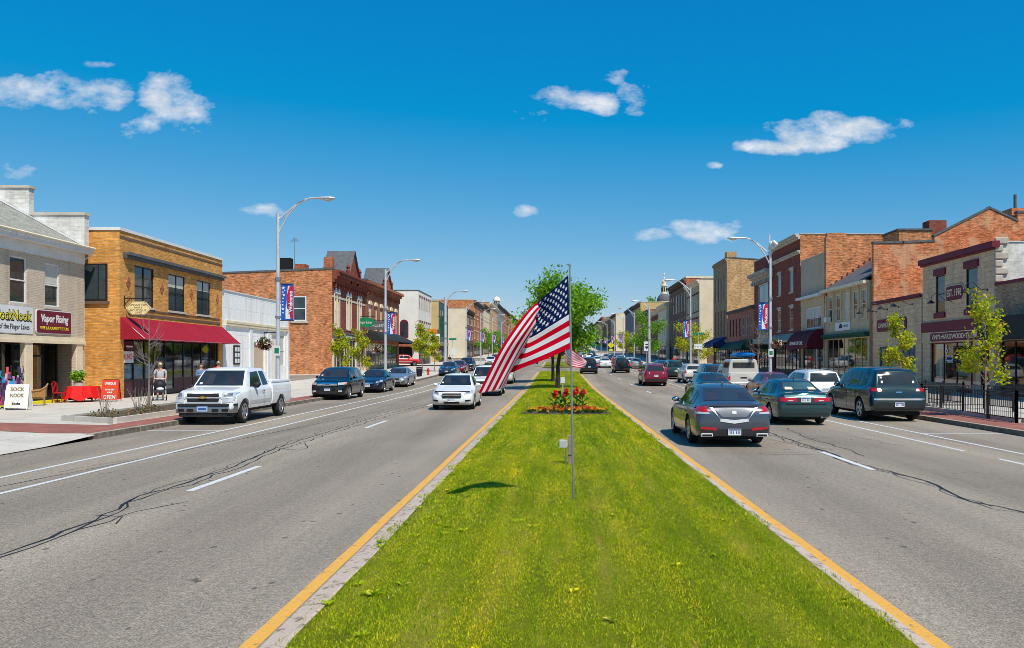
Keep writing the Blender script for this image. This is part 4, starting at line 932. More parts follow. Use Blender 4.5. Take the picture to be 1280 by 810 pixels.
# R4: beige blank upper with burgundy awning
y0, y1 = 74.6, 81.7; W = y1-y0; H = 11.3
rt = root('eye_care_shop', 'R', XR, y0, y1, 'narrow shop with blank beige upper wall and burgundy dome awning', 'building')
shell(rt, W, H, 15, [(1.6, 6.2, 4.6, 6.6), (.5, W-.4, 0, 3.0)], M['beige_stucco'], M['orange_brick'], cop=.12)
window(rt, 1.6, 6.2, 4.6, 6.6, M['white'], 'quad', fw=.12); MB().box(0, W, -.06, -.003, 3.1, 7.3).build('upper_facing', M['drab_brick'], rt) if 0 else None
MB().box(-.05, W+.05, -.55, -.003, 7.5, 7.72).build('cornice', M['white'], rt); MB().box(0, W, -.04, -.002, 6.75, 7.45).build('frieze', M['tan_paint'], rt)
aw = awning(rt, .2, W-.2, 4.5, 2.7, 1.5, M['burg_canvas'], barrel=True); lettering('ARTHUR EYE CARE', .42, M['white'], aw, W/2, 3.2, y=-1.56, width=4.2, bold=.01)
shopfront(rt, .5, W-.4, 0, 3.0, M['black_frame'], doors=[(3, 4)], goods=14)
b = MB().box(0, 24, 0, .5, -1, 12.8).box(0.1, 1.8, -.02, .52, 12.8, 13.15); rr = b.build('gable_wall', M['orange_brick'], None); rr.location = (XR+.02, 74.2, .4); 
rr.name = 'firewall'; tag(rr, 'orange brick firewall with a stub chimney rising over the slate roof', 'wall')
# R5: dark red three storey
y0, y1 = 82, 92.3; W = y1-y0; H = 14.0
rt = root('brick_block', 'R', XR, y0, y1, 'dark red brick three storey block with white stone cornice bands', 'building')
wins = [(x, x+1.4, z, z+h) for x in (1.9, 6.5) for z, h in ((4.6, 2.35), (8.5, 2.3))]
shell(rt, W, H, 18, wins+[(.5, W-.4, 0, 3.3)], M['dark_red'], M['orange_brick'], cop=.1)
for h in wins:
    f = window(rt, *h, M['cream_paint'], 'sash', fw=.12, sill=M['concrete_trim']); MB().box(h[0]-.1, h[1]+.1, -.05, -.003, h[3]+.004, h[3]+.28).build('lintel', M['concrete_trim'], f)
cornice(rt, W, 12.1, [(.1, .2), (.3, .12)], M['concrete_trim'], name='string_course'); cornice(rt, W, 13.55, [(.2, .2), (.4, .2), (.55, .13)], M['concrete_trim'])
cornice(rt, W, 7.4, [(.04, .25)], M['dark_red'], name='string_course')
awning(rt, .3, W-.3, 4.25, 3.3, 1.2, M['cream_canvas'], valance=.2); shopfront(rt, .5, W-.4, 0, 3.2, M['black_frame'], doors=[(2, 3.2)], goods=16)
y0, y1 = 92.4, 101; W = y1-y0; H = 13.3
rt = root('brick_block', 'R', XR, y0, y1, 'dark red brick block with curved white bracketed cornice over a blue bay', 'building')
wins = [(2.0, 6.6, 8.0, 10.3), (2.0, 6.6, 3.95, 6.4)]
shell(rt, W, H, 18, wins+[(.5, W-.4, 0, 3.2)], M['dark_red'], M['dark_red'], cop=.1)
for h in wins: window(rt, *h, M['white'], 'slide', fw=.14, pane=M['glass_blue'])
cornice(rt, W, 10.7, [(.3, .3), (.6, .3), (.9, .35)], M['grey_stone'], brackets=8, bz=.4, bd=.5, side=0); cornice(rt, W, 3.3, [(.2, .6)], M['cream_canvas'], name='fascia'); shopfront(rt, .5, W-.4, 0, 3.2, M['black_frame'], doors=[(2, 3.2)], goods=10)
# R6: low pink brick row with green awnings
y0, y1 = 101.2, 116.6; W = y1-y0; H = 7.9
rt = root('brick_row', 'R', XR, y0, y1, 'low pink brick row with green awnings between taller blocks', 'building')
wins = gridwin(rt, W, [4.3], 7, .95, 2.4, None)
shell(rt, W, H, 16, wins+[(.5, W-.4, 0, 3.0)], M['pink_brick'], M['pink_brick'], cop=.1)
for i, h in enumerate(wins):
    f = window(rt, *h, M['dark_red'] if i < 4 else M['white'], 'sash', simple=True)
cornice(rt, W, H-.4, [(.2, .2), (.45, .19)], M['slate']); awning(rt, .3, 7, 3.7, 2.6, 1.3, M['green_canvas'], valance=.2); awning(rt, 7.4, W-.3, 3.7, 2.5, 1.5, M['green_canvas'], barrel=True); shopfront(rt, .5, W-.4, 0, 3.0, M['black_frame'], doors=[(5, 6)], goods=16)
MB().box(W-3.2, W-1.2, 2, 3.6, 7.4, 11.2).build('chimney', M['old_orange'], rt); MB().box(8, W-.3, 4.5, 8, 7.3, 9.3).build('penthouse', M['tan_brick'], rt)
# R7: tall tan brick
y0, y1 = 117.2, 127.2; W = y1-y0; H = 15.5
rt = root('tan_block_building', 'R', XR, y0, y1, 'tall tan brick block with blank side wall at the cross street on the right', 'building'); rt.name = 'tan_brick_block'
wins = gridwin(rt, W, [4.6, 9.6], 4, 1.1, 3.6, None)
shell(rt, W, H, 20, wins+[(.5, W-.4, 0, 3.0)], M['drab_brick'], M['tan_brick'], cop=.15, copm=M['slate'], sideH=14.2)
for h in wins: window(rt, *h, M['drab_brick'], 'sash', simple=True)
MB().box(W-1.4, W+.02, -.02, 1.4, H+.15, H+.9).build('chimney', M['tan_brick'], rt); cornice(rt, W, H-.5, [(.1, .2), (.25, .25)], M['drab_brick']); cornice(rt, W, 3.5, [(.25, .4)], M['grey_stone'], name='fascia')
aw = awning(rt, .3, W-.3, 4.3, 2.8, 1.9, M['navy_canvas'], valance=.5); shopfront(rt, .5, W-.4, 0, 3.0, M['black_frame'], doors=[(5, 6)], goods=10)
# R8: cream flank, white front
rt = plain('R', XR, 139, 153.5, 14.2, M['greige'], M['cream_wall'], 'cream sided three storey building with burgundy banded front at the cross street', rows=(4.8, 9.0), n=6, w=1.3, h=2.9, corn=M['cream_paint'], head=M['burgundy'], D=18)
MB().box(14.2, 14.52, -.1, .3, -.5, 14.1).build('corner_pier', M['cream_wall'], rt); MB().box(14.52, 14.55, 1.2, 4.6, 0, 3.2).build('doorway', M['brown_wall'], rt); MB().box(14.51, 14.53, 0, 18, 4.3, 4.45).build('string_course', M['greige'], rt)
plain('R', XR, 153.7, 176.6, 15.6, M['brown_wall'], M['red_brick'], 'brown brick three storey building with tall arched bays past the cream sided one', rows=(4.8, 9.6), n=6, w=1.7, h=3.6, corn=M['brown_wall'], D=18, copm=M['cream_paint'], cops=.35)
plain('R', XR-.6, 176.8, 191, 12.2, M['cream_wall'], M['cream_wall'], 'slim pale stone fronted building beside the brown three storey one', rows=(5.2,), n=3, h=4, corn=M['cream_paint'])
plain('R', XR, 191.2, 213.8, 11.7, M['dark_red'], M['old_orange'], 'burgundy fronted shop building with pale cornice left of the slim pale one', rows=(5.0,), n=6, h=4, corn=M['cream_paint'], awn='burg_canvas', head=M['cream_paint'])
plain('R', XR, 214, 236.8, 12.4, M['red_brick'], M['red_brick'], 'red brick shop building with white window heads far down the right row', rows=(5.0,), n=6, h=4, corn=M['slate'], head=M['white'])
plain('R', XR, 237, 254.8, 15.4, M['ochre_wall'], M['ochre_wall'], 'ochre yellow fronted tall building in the far right row', rows=(4.8, 9.2), n=5, h=2.6, corn=M['brown_wall'], frame=M['brown_wall'])
plain('R', XR, 255, 289, 15.0, M['grey_wall'], M['grey_wall'], 'dark blue grey building beside the ochre one', rows=(4.8, 9.2), n=8, h=2.6, corn=M['teal_wall'])
plain('R', XR, 335, 366, 15.0, M['tan_paint'], M['cream_wall'], 'pale sided building beyond the far cross street on the right', rows=(4.8, 9.2), n=8, h=2.6, corn=M['brown_wall'])
plain('R', XR, 366.2, 430, 14.0, M['brown_wall'], M['tan_brick'], 'long dark brown building near the end of the right row', rows=(4.8, 9.2), n=10, h=2.6, corn=M['cream_paint'], head=M['cream_paint'])
plain('R', XR, 430.5, 520, 14.0, M['tan_brick'], M['red_brick'], 'last and farthest tan brick building of the right row', rows=(4.8, 9.2), n=10, h=2.6, corn=M['brown_wall'])
# courthouse dome
Yd = 290; o = empty('courthouse', ((830-CX)*Yd/F+0, Yd, gz(Yd)), 0, 'courthouse with grey dome and gilded lantern rising above the right row', 'building')
k = Yd/F; zb = height(378, Yd)-gz(Yd)
MB().box(-7, 7, -5, 7, 0, zb-4).build('wall', M['tan_brick'], o); MB().lathe([(2.6, zb-4.2), (2.6, zb-.2), (2.9, zb-.1), (2.9, zb+.2)], 24).build('drum', M['cream_wall'], o)
r_ = 9.2*k
MB().lathe([(r_*math.cos(a), zb+.2+r_*1.18*math.sin(a)) for a in [PI/2*i/9 for i in range(9)]]+[(.4, zb+.2+r_*1.18)], 24).build('dome', M['slate'], o, smooth=True)
zl = zb+r_*1.15
l = MB().lathe([(1.25, zl-.3), (1.25, zl+.3), (.95, zl+.35), (.95, zl+2.6), (1.25, zl+2.7), (1.25, zl+3.0), (.8, zl+3.1), (.7, zl+4.2), (.9, zl+4.3), (.5, zl+5.0), (.15, zl+5.6)], 10).build('lantern', M['cream_paint'], o)
for q in range(8): MB().box(-.18, .18, -1.0, -.9, zl+.8, zl+2.2, M=Matrix.Rotation(2*PI*q/8, 4, 'Z')).build('opening', M['dark'], l)
MB().ball((0, 0, zl+5.6), .35).tube([(0, 0, zl+5.5), (0, 0, zl+7.6)], .09, 5).ball((0, 0, zl+6.9), (.3, .2, .6)).build('statue', M['cream_paint'], o)
# ================================================================== VEHICLES
# a body is lofted from cross sections; keys: (d from the nose, half width, underside z, belt z, top z, half width at top)
def lerp_keys(keys, d):
    if d <= keys[0][0]: return keys[0][1:]
    for a, b in zip(keys[:-1], keys[1:]):
        if d <= b[0]:
            f = (d-a[0])/(b[0]-a[0]); return tuple(a[i]+(b[i]-a[i])*f for i in range(1, len(a)))
    return keys[-1][1:]
class Car:
    def __init__(s, name, spec, paintm, label=None, cat='car', group=None):
        s.sp = spec; s.pm = paintm; s.L = spec['L']; s.root = empty(name, (0, 0, 0), 0, label, cat, group); s.body()
    def body(s):
        sp = s.sp; K = sp['keys']; L = s.L; rw = sp['rw']; ra = rw+.055
        ds = set(k[0] for k in K)
        for i in range(int(L/.09)+1): ds.add(min(i*.09, L))
        for w in sp['axles']:
            for k in range(13):
                a = PI*k/12; ds.add(w-ra*math.cos(a))
            ds.add(w-ra-.004); ds.add(w+ra+.004)
        ds = sorted(d for d in ds if 0 <= d <= L); out = [ds[0]]
        for d in ds[1:]:
            if d-out[-1] > .0035: out.append(d)
        ds = out; box = sp.get('boxy', 0)
        vs = []; NR = None; s.secs = []
        for d in ds:
            hw, zb, zbelt, zt, ht = lerp_keys(K, d)
            # soften the profile: average with neighbours except at sharp keys
            if not sp.get('sharp'):
                a = lerp_keys(K, max(0, d-.09)); b = lerp_keys(K, min(L, d+.09)); hw, zb, zbelt, zt, ht = [(p+2*q+r)/4 for p, q, r in zip(a, (hw, zb, zbelt, zt, ht), b)]
            zm = zb+(zbelt-zb)*.45; rise = max(zt-zbelt, .004)
            P = [(0, zb), (hw*.5, zb), (hw*.86, zb+.005), (hw*.955, zb+.05), (hw*.985, zb+(zbelt-zb)*.22), (hw, zm), (hw*.998, zb+(zbelt-zb)*.62), (hw*.985, zbelt-.13*(zbelt-zb)), (hw*.965, zbelt-.035), (hw*.93, zbelt+.0)]
            xs0 = hw*.915; ds_ = ht
            for f in (.12, .4, .7): P.append((xs0+(ds_-xs0)*(f+.04*math.sin(PI*f)*(-1)), zbelt+rise*(f*.9)))
            P += [(ds_*.985, zt-rise*.055), (ds_*.93, zt-rise*.015), (ds_*.7, zt+.004), (ds_*.35, zt+.012+.012*(rise > .1)), (0, zt+.014+.014*(rise > .1))]
            arch = 0
            for w in sp['axles']:
                q = ra*ra-(d-w)**2
                if q > 0: arch = max(arch, rw*1.0+math.sqrt(q)-.0)
            if arch:
                P = [(x, max(z, min(arch, zbelt-.05))) if i < 9 else (x, z) for i, (x, z) in enumerate(P)]
            ring = [(x, L/2-d, z) for x, z in P]+[(-x, L/2-d, z) for x, z in P[-2:0:-1]]
            NR = len(ring); vs += ring
        n = len(ds); fs = [(i*NR+k, i*NR+(k+1) % NR, (i+1)*NR+(k+1) % NR, (i+1)*NR+k) for i in range(n-1) for k in range(NR)]
        fs += [tuple(range(NR)), tuple((n-1)*NR+k for k in range(NR-1, -1, -1))]
        s.bvh = BVHTree.FromPolygons([Vector(v) for v in vs], fs)
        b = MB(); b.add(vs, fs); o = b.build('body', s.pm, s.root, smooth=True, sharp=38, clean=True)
        u = MB(); W = sp['W']
        u.box(-W*.40, W*.40, -L/2+.25, L/2-.25, max(.17, min(k[2] for k in K)-.06), rw*2+.12); u.build('underbody', M['dark'], s.root)
        s.bodyo = o
    def hit(s, axis, p):
        a, z = p; L = s.L
        if axis == 'F': o, d = Vector((a, L, z)), Vector((0, -1, 0))
        elif axis == 'B': o, d = Vector((a, -L, z)), Vector((0, 1, 0))
        elif axis == 'R': o, d = Vector((3, a, z)), Vector((-1, 0, 0))
        elif axis == 'L': o, d = Vector((-3, a, z)), Vector((1, 0, 0))
        elif axis == 'T': o, d = Vector((a, z, 4)), Vector((0, 0, -1))
        loc, nor, i, _ = s.bvh.ray_cast(o, d)
        if loc is None:
            loc, nor, i, _ = s.bvh.find_nearest(o+d*(L/2 if axis in 'FB' else 2))
        if nor.dot(d) > 0: nor = -nor
        return loc, nor
    def patch(s, axis, quad, name, m, n=8, k=4, off=.007, parent=None, rim=True, curve=0):
        """quad: 4 corners bl, br, tr, tl in (x|y, z); thin shell laid on the body"""
        (ax, az), (bx, bz), (cx, cz), (dx, dz) = quad
        G = []
        for j in range(k+1):
            v = j/k
            for i in range(n+1):
                u = i/n
                x = (ax+(bx-ax)*u)*(1-v)+(dx+(cx-dx)*u)*v; z = (az+(bz-az)*u)*(1-v)+(dz+(cz-dz)*u)*v
                z += curve*math.sin(PI*u)*v
                p, nn = s.hit(axis, (x, z)); G.append(p+nn*off)
        fs = [(j*(n+1)+i, j*(n+1)+i+1, (j+1)*(n+1)+i+1, (j+1)*(n+1)+i) for j in range(k) for i in range(n)]
        b = MB(); b.add(G, fs)
        return b.build(name, m, parent or s.root, smooth=True, sharp=60)
    def both(s, quad, name, m, **kw):
        r = s.patch('R', quad, name, m, **kw); l = s.patch('L', quad, name, m, **kw); return r, l
    def wheels(s, rimm=None, spokes=5, simple=False):
        sp = s.sp; rw = sp['rw']; W = sp['W']; tw = sp.get('tw', .22)
        t = MB(); rr = rw*.66
        prof = [(rr, tw/2-.02), (rw*.86, tw/2), (rw*.96, tw/2-.015), (rw, tw/2-.045), (rw, -tw/2+.045), (rw*.96, -tw/2+.015), (rw*.86, -tw/2), (rr, -tw/2+.02)]
        hub = MB(); hub.lathe([(0, tw/2-.09), (rr, tw/2-.08), (rr+.004, tw/2-.02), (rr+.004, -tw/2+.03), (0, -tw/2+.03)], 20)
        ri = MB(); ri.lathe([(rr-.03, tw/2-.035), (rr-.022, tw/2-.012), (rr+.008, tw/2-.008), (rr+.01, tw/2-.03)], 24)
        ri.lathe([(0, tw/2-.02), (rw*.12, tw/2-.02), (rw*.15, tw/2-.035), (rw*.15, tw/2-.07)], 14)
        for q in range(spokes):
            Mx = Matrix.Rotation(2*PI*q/spokes, 4, 'Z')
            w0, w1 = rw*.085*5/spokes+.012, rw*.055*5/spokes+.02
            ri.add([Mx @ Vector(p) for p in [(rw*.08, -w0, tw/2-.03), (rw*.08, w0, tw/2-.03), (rr-.01, w1*1.3, tw/2-.022), (rr-.01, -w1*1.3, tw/2-.022), (rw*.08, -w0, tw/2-.075), (rw*.08, w0, tw/2-.075), (rr-.01, w1*1.3, tw/2-.06), (rr-.01, -w1*1.3, tw/2-.06)]], [(0, 1, 2, 3), (0, 4, 5, 1), (3, 2, 6, 7), (1, 5, 6, 2), (0, 3, 7, 4)])
        base = None
        for w in sp['axles']:
            for sx in (1, -1):
                o = hub.build('wheel', M['dark'], s.root, smooth=True) if base is None else base.copy()
                if base is None:
                    base = o; ty = MB().lathe(prof, 28).build('tyre', M['rubber'], o, smooth=True, sharp=50); r_ = ri.build('rim', rimm or M['rim'], o, smooth=True, sharp=30)
                else:
                    COL.objects.link(o); o.parent = s.root
                    for c in (ty, r_):
                        cc = c.copy(); COL.objects.link(cc); cc.parent = o
                o.location = (sx*(W/2-tw/2-.015), s.L/2-w, rw); o.rotation_euler = (0, sx*PI/2, 0)
    def seam(s, ys, z0, z1):
        b = MB()
        for axis in 'RL':
            for y0, y1 in ys:
                pts = []
                for i in range(9):
                    f = i/8; p, nn = s.hit(axis, (y0+(y1-y0)*f, z0+(z1-z0)*f)); pts.append(p+nn*.004)
                for p, q in zip(pts[:-1], pts[1:]): b.quad(p+Vector((0, -.006, 0)), p+Vector((0, .006, 0)), q+Vector((0, .006, 0)), q+Vector((0, -.006, 0)))
        b.build('door_seam', M['dark'], s.root)
    def handles(s, ys, z, m=None):
        for axis in 'RL':
            for y in ys:
                p, nn = s.hit(axis, (y, z)); b = MB(); b.tube([(p+nn*.01)-Vector((0, .09, 0)), p+nn*.04-Vector((0, .07, 0)), p+nn*.042+Vector((0, .07, 0)), (p+nn*.01)+Vector((0, .09, 0))], .014, 6); b.build('door_handle', m or s.pm, s.root, smooth=True)
    def mirrors(s, y, z, m=None, sz=(.11, .06, .075)):
        for sx, axis in ((1, 'R'), (-1, 'L')):
            p, nn = s.hit(axis, (y, z-.03)); b = MB()
            b.ball(p+Vector((sx*(.10+.03), 0, .05)), sz, 10, 6); b.tube([p, p+Vector((sx*.1, 0, .03))], .025, 6)
            mo = b.build('mirror', m or s.pm, s.root, smooth=True)
            MB().ball(p+Vector((sx*.13, -.035, .05)), (sz[0]*.82, .03, sz[2]*.75), 10, 6).build('mirror_glass', M['chrome'], mo, smooth=True)
    def plate(s, axis, z, x=0, w=.31, h=.155, m=None):
        p, nn = s.hit(axis, (x, z)); sg = 1 if axis == 'F' else -1; y = p.y+sg*.02
        b = MB().box(x-w/2, x+w/2, min(y, y+sg*.012), max(y, y+sg*.012), z-h/2, z+h/2); o = b.build('licence_plate', m or M['plate'], s.root)
        b = MB(); y2 = y+sg*.014
        b.quad((x-w/2+.01, y2, z+h/2-.04), (x+w/2-.01, y2, z+h/2-.04), (x+w/2-.01, y2, z+h/2-.01), (x-w/2+.01, y2, z+h/2-.01)); 
        for i in range(7):
            xx = x-w/2+.035+i*(w-.07)/6.2
            if i != 3: b.quad((xx, y2, z-.045), (xx+.02, y2, z-.045), (xx+.02, y2, z+.02), (xx, y2, z+.02))
        b.build('plate_band', M['plate_blue'] if m is None else M['plate'], o)
    def put(s, x, y, rz=0):
        s.root.location = (x, y, gz(y)+.008); s.root.rotation_euler = (math.atan((gz(y+1)-gz(y-1))/2)*(1 if abs(rz) < 1 else -1), 0, rz); return s.root

def P_(name, c, metal=.35, rough=.3): return paint(name, c, metal, rough)
PM = dict(white=P_('white_car_paint', (.78, .78, .77), 0, .3), grey=P_('steel_grey_paint', (.085, .10, .125), .6, .32), teal=P_('teal_paint', (.018, .062, .068), .5, .26), dteal=P_('dark_teal_paint', (.016, .042, .046), .5, .26),
          black=P_('black_paint', (.006, .008, .012), .3, .2), navy=P_('navy_paint', (.012, .022, .05), .5, .25), silver=P_('silver_paint', (.42, .45, .48), .7, .3), maroon=P_('maroon_paint', (.30, .008, .03), .45, .28),
          green=P_('dark_green_paint', (.012, .045, .035), .5, .28), blue=P_('blue_paint', (.012, .06, .14), .5, .28), redc=P_('red_paint', (.5, .012, .012), .1, .3), tan=P_('tan_car_paint', (.35, .32, .27), .5, .3), offw=P_('offwhite_paint', (.55, .53, .47), 0, .38))

def sedan_spec(L=4.9, W=1.85, H=1.45, wb=2.77, fo=.97, rw=.34, kind='sedan'):
    h = W/2; r = L
    k = [(0, h*.62, .33, .52, .62, h*.5), (.04, h*.72, .27, .58, .655, h*.6), (.12, h*.84, .22, .63, .70, h*.7), (.32, h*.95, .19, .70, .77, h*.78), (.8, h*.985, .18, .80, .865, h*.8), (1.25, h, .18, .88, .95, h*.8),
         (1.42, h, .18, .905, .985, h*.80), (1.85, h, .18, .92, H*.85, h*.72), (2.25, h, .18, .93, H*.965, h*.655), (2.6, h, .18, .935, H-.006, h*.63), (3.0, h, .18, .94, H, h*.62), (3.4, h, .18, .95, H*.975, h*.615), (3.7, h*.995, .18, .955, H*.93, h*.615), (4.0, h*.99, .19, .955, H*.845, h*.65)]
    sc = L/4.9
    k = [(a*sc,)+b for a, *b in [(q[0], *q[1:]) for q in k]] if False else [(q[0]*sc, *q[1:]) for q in k]
    k += [(r-.46, h*.98, .2, .955, 1.06, h*.74), (r-.25, h*.965, .21, .93, 1.035, h*.76), (r-.10, h*.945, .23, .90, 1.02, h*.78), (r-.055, h*.93, .24, .86, .97, h*.77), (r-.03, h*.915, .26, .80, .88, h*.76), (r-.012, h*.89, .28, .66, .74, h*.8), (r, h*.84, .33, .58, .66, h*.74)]
    return dict(L=L, W=W, H=H, rw=rw, axles=(fo, fo+wb), keys=k, tw=.225)
def sedan_common(c, face=True, glass_side=True):
    sp = c.sp; L, W, H = sp['L'], sp['W'], sp['H']; h = W/2; sc = L/4.9
    Y = lambda d: L/2-d*sc
    c.patch('F', [(-h*.76, 1.0), (h*.76, 1.0), (h*.60, H*.955), (-h*.60, H*.955)], 'windscreen', M['car_glass'], n=12, k=8)
    c.patch('B', [(-h*.68, 1.09), (h*.68, 1.09), (h*.55, H*.945), (-h*.55, H*.945)], 'rear_window', M['car_glass'], n=12, k=8)
    for ax in 'RL':
        c.patch(ax, [(Y(2.62), .965), (Y(1.72), .955), (Y(2.33), H*.925), (Y(2.62), H*.94)], 'side_window', M['car_glass'], n=6, k=6)
        c.patch(ax, [(Y(3.62), .985), (Y(2.68), .965), (Y(2.68), H*.94), (Y(3.42), H*.91)], 'side_window', M['car_glass'], n=6, k=6)
        c.patch(ax, [(Y(3.95), 1.0), (Y(3.67), .985), (Y(3.48), H*.90), (Y(3.62), H*.88)], 'side_window', M['car_glass'], n=4, k=5)
    cabin(c, 1.08, 1.3, h)
    c.seam([(Y(1.55), Y(1.5)), (Y(2.65), Y(2.65)), (Y(3.5), Y(3.62))], .3, .93)
    c.handles([Y(2.45), Y(3.4)], .80); c.mirrors(Y(1.9), 1.0); 
    b = MB(); b.add([(0, Y(3.35), H+.0), (0, Y(3.55), H-.02), (0, Y(3.53), H+.06)], [(0, 1, 2)]); b.tube([(0, Y(3.42), H), (0, Y(3.52), H+.07)], .012, 5); b.build('antenna', c.pm, c.root)
def mk_tl():
    c = Car('sedan', sedan_spec(4.96, 1.88, 1.46, 2.775, 1.0, .345), PM['grey'], 'steel grey sedan with silver chevron trim across its boot, driving away nearest the grass median')
    sedan_common(c); h = .94
    chrome = M['bright_trim']
    for s in (-1, 1):
        # tail lamps, inner reverse lamp, slanting bright trim
        c.patch('B', [(s*h*.66, .83), (s*h*.955, .86), (s*h*.93, .985), (s*h*.70, .965)], 'tail_lamp', M['tail_red'], n=8)
        c.patch('B', [(s*h*.62, .80), (s*h*.94, .80), (s*h*.955, .85), (s*h*.65, .835)], 'reverse_lamp', M['lamp_lens'], off=.009)
        c.patch('B', [(s*h*.32, .62), (s*h*.36, .69), (s*h*.62, .945), (s*h*.54, .945)], 'boot_trim', chrome, off=.014, k=5)
        c.patch('B', [(0, .57), (s*h*.36, .62), (s*h*.36, .69), (0, .655)], 'boot_trim', chrome, off=.014)
        c.patch('B', [(s*h*.45, .40), (s*h*.85, .44), (s*h*.84, .485), (s*h*.46, .475)], 'reflector', M['tail_red'], off=.012)
        b = MB(); x = s*.66; p, _ = c.hit('B', (x, .30))
        b.box(x-.14, x+.14, -2.52, -2.42, .255, .335); ex = b.build('exhaust_tip', chrome, c.root, bevel=.015); MB().box(x-.115, x+.115, -2.526, -2.521, .272, .318).build('exhaust_opening', M['dark'], ex)
    c.patch('B', [(-h*.30, .72), (h*.30, .72), (h*.52, .93), (-h*.52, .93)], 'boot_panel', mat('boot_grey', (.2, .21, .23), .45, .4, var=.05), n=8, off=.006)
    c.patch('B', [(-h*.6, .955), (h*.6, .955), (h*.62, .985), (-h*.62, .985)], 'spoiler_gap', M['dark'], off=.01)
    c.patch('B', [(-h*.80, .30), (h*.80, .30), (h*.88, .43), (-h*.88, .43)], 'bumper_lower', M['black_plastic'], n=14, off=.008)  # black patch paints in the dark reflection low on the bumper
    c.patch('B', [(-.05, .80), (.05, .80), (.05, .87), (-.05, .87)], 'badge', chrome, n=2, k=2, off=.016)
    c.plate('B', .37); c.wheels(); c.put(4.27, 22.2); return c
def mk_accord():
    c = Car('sedan', sedan_spec(4.8, 1.82, 1.45, 2.74, .95, .325), PM['teal'], 'dark teal sedan with wide red tail lamps and pale headrests, in the second lane')
    sedan_common(c); h = .91
    c.patch('B', [(-h*.60, 1.13), (h*.60, 1.13), (h*.48, 1.34), (-h*.48, 1.34)], 'rear_window_inner', glass('rear_glass_light', (.035, .075, .07)), n=8, k=5, off=.011)
    for s in (-1, 1):
        c.patch('B', [(s*h*.30, .76), (s*h*.95, .77), (s*h*.93, .89), (s*h*.31, .885)], 'tail_lamp', M['tail_red'], n=10)
        c.patch('B', [(s*h*.45, .775), (s*h*.62, .775), (s*h*.62, .81), (s*h*.45, .81)], 'reverse_lamp', M['lamp_lens'], n=3, off=.012)
        c.patch('B', [(s*.38-.13, 1.12), (s*.38+.13, 1.12), (s*.36+.10, 1.20), (s*.36-.10, 1.20)], 'headrest', M['cream_paint'], n=3, k=3, off=.014)
    c.patch('B', [(-h*.28, .76), (h*.28, .76), (h*.28, .89), (-h*.28, .89)], 'plate_recess', M['black_plastic'], off=.008)
    c.patch('B', [(-h*.7, .66), (h*.7, .66), (h*.72, .70), (-h*.72, .70)], 'bumper_gap', M['dark'], n=12, off=.006)
    c.patch('B', [(-h*.8, .36), (h*.8, .36), (h*.84, .40), (-h*.84, .40)], 'bumper_gap', M['black_plastic'], n=12, off=.006)
    c.plate('B', .82); c.wheels(spokes=7)
    MB().tube([(.5, -2.2, .27), (.5, -2.42, .26)], .03, 8).build('exhaust_tip', M['steel'], c.root)
    c.put(7.98, 28.7); return c
def front_cruze(c, h, amber=False, grille='double'):
    for s in (-1, 1):
        c.patch('F', [(s*h*.56, .64), (s*h*.93, .70), (s*h*.90, .82), (s*h*.60, .735)], 'headlamp', M['lamp_lens'], n=8, off=.01)
        c.patch('F', [(s*h*.64, .67), (s*h*.80, .70), (s*h*.80, .76), (s*h*.66, .73)], 'lamp_bowl', M['steel'], n=4, off=.014)
        c.patch('F', [(s*h*.62, .36), (s*h*.86, .37), (s*h*.86, .44), (s*h*.62, .43)], 'fog_lamp_recess', M['dark'], n=4, off=.01)
def mk_cruze():
    sp = sedan_spec(4.6, 1.80, 1.48, 2.685, .93, .335); c = Car('sedan', sp, PM['white'], 'white compact sedan with black split grille, driving towards the camera'); sedan_common(c); h = .9
    front_cruze(c, h)
    c.patch('F', [(-h*.42, .50), (h*.42, .50), (h*.46, .60), (-h*.46, .60)], 'grille', M['black_plastic'], n=10, off=.012); c.patch('F', [(-h*.46, .635), (h*.46, .635), (h*.42, .69), (-h*.42, .69)], 'grille', M['black_plastic'], n=10, off=.012)
    c.patch('F', [(-h*.47, .605), (h*.47, .605), (h*.47, .63), (-h*.47, .63)], 'grille_bar', M['chrome'], n=10, off=.016); c.patch('F', [(-.08, .60), (.08, .60), (.08, .64), (-.08, .64)], 'badge', M['gold'], n=2, k=2, off=.024)
    c.patch('F', [(-h*.35, .28), (h*.35, .28), (h*.38, .36), (-h*.38, .36)], 'lower_grille', M['dark'], n=8, off=.01)
    c.plate('F', .43); c.wheels(); MB().box(-.15, .15, .3, .5, 1.49, 1.54).build('roof_rack', M['white'], c.root) if 0 else None
    c.put(-4.35, 36.6, PI); return c
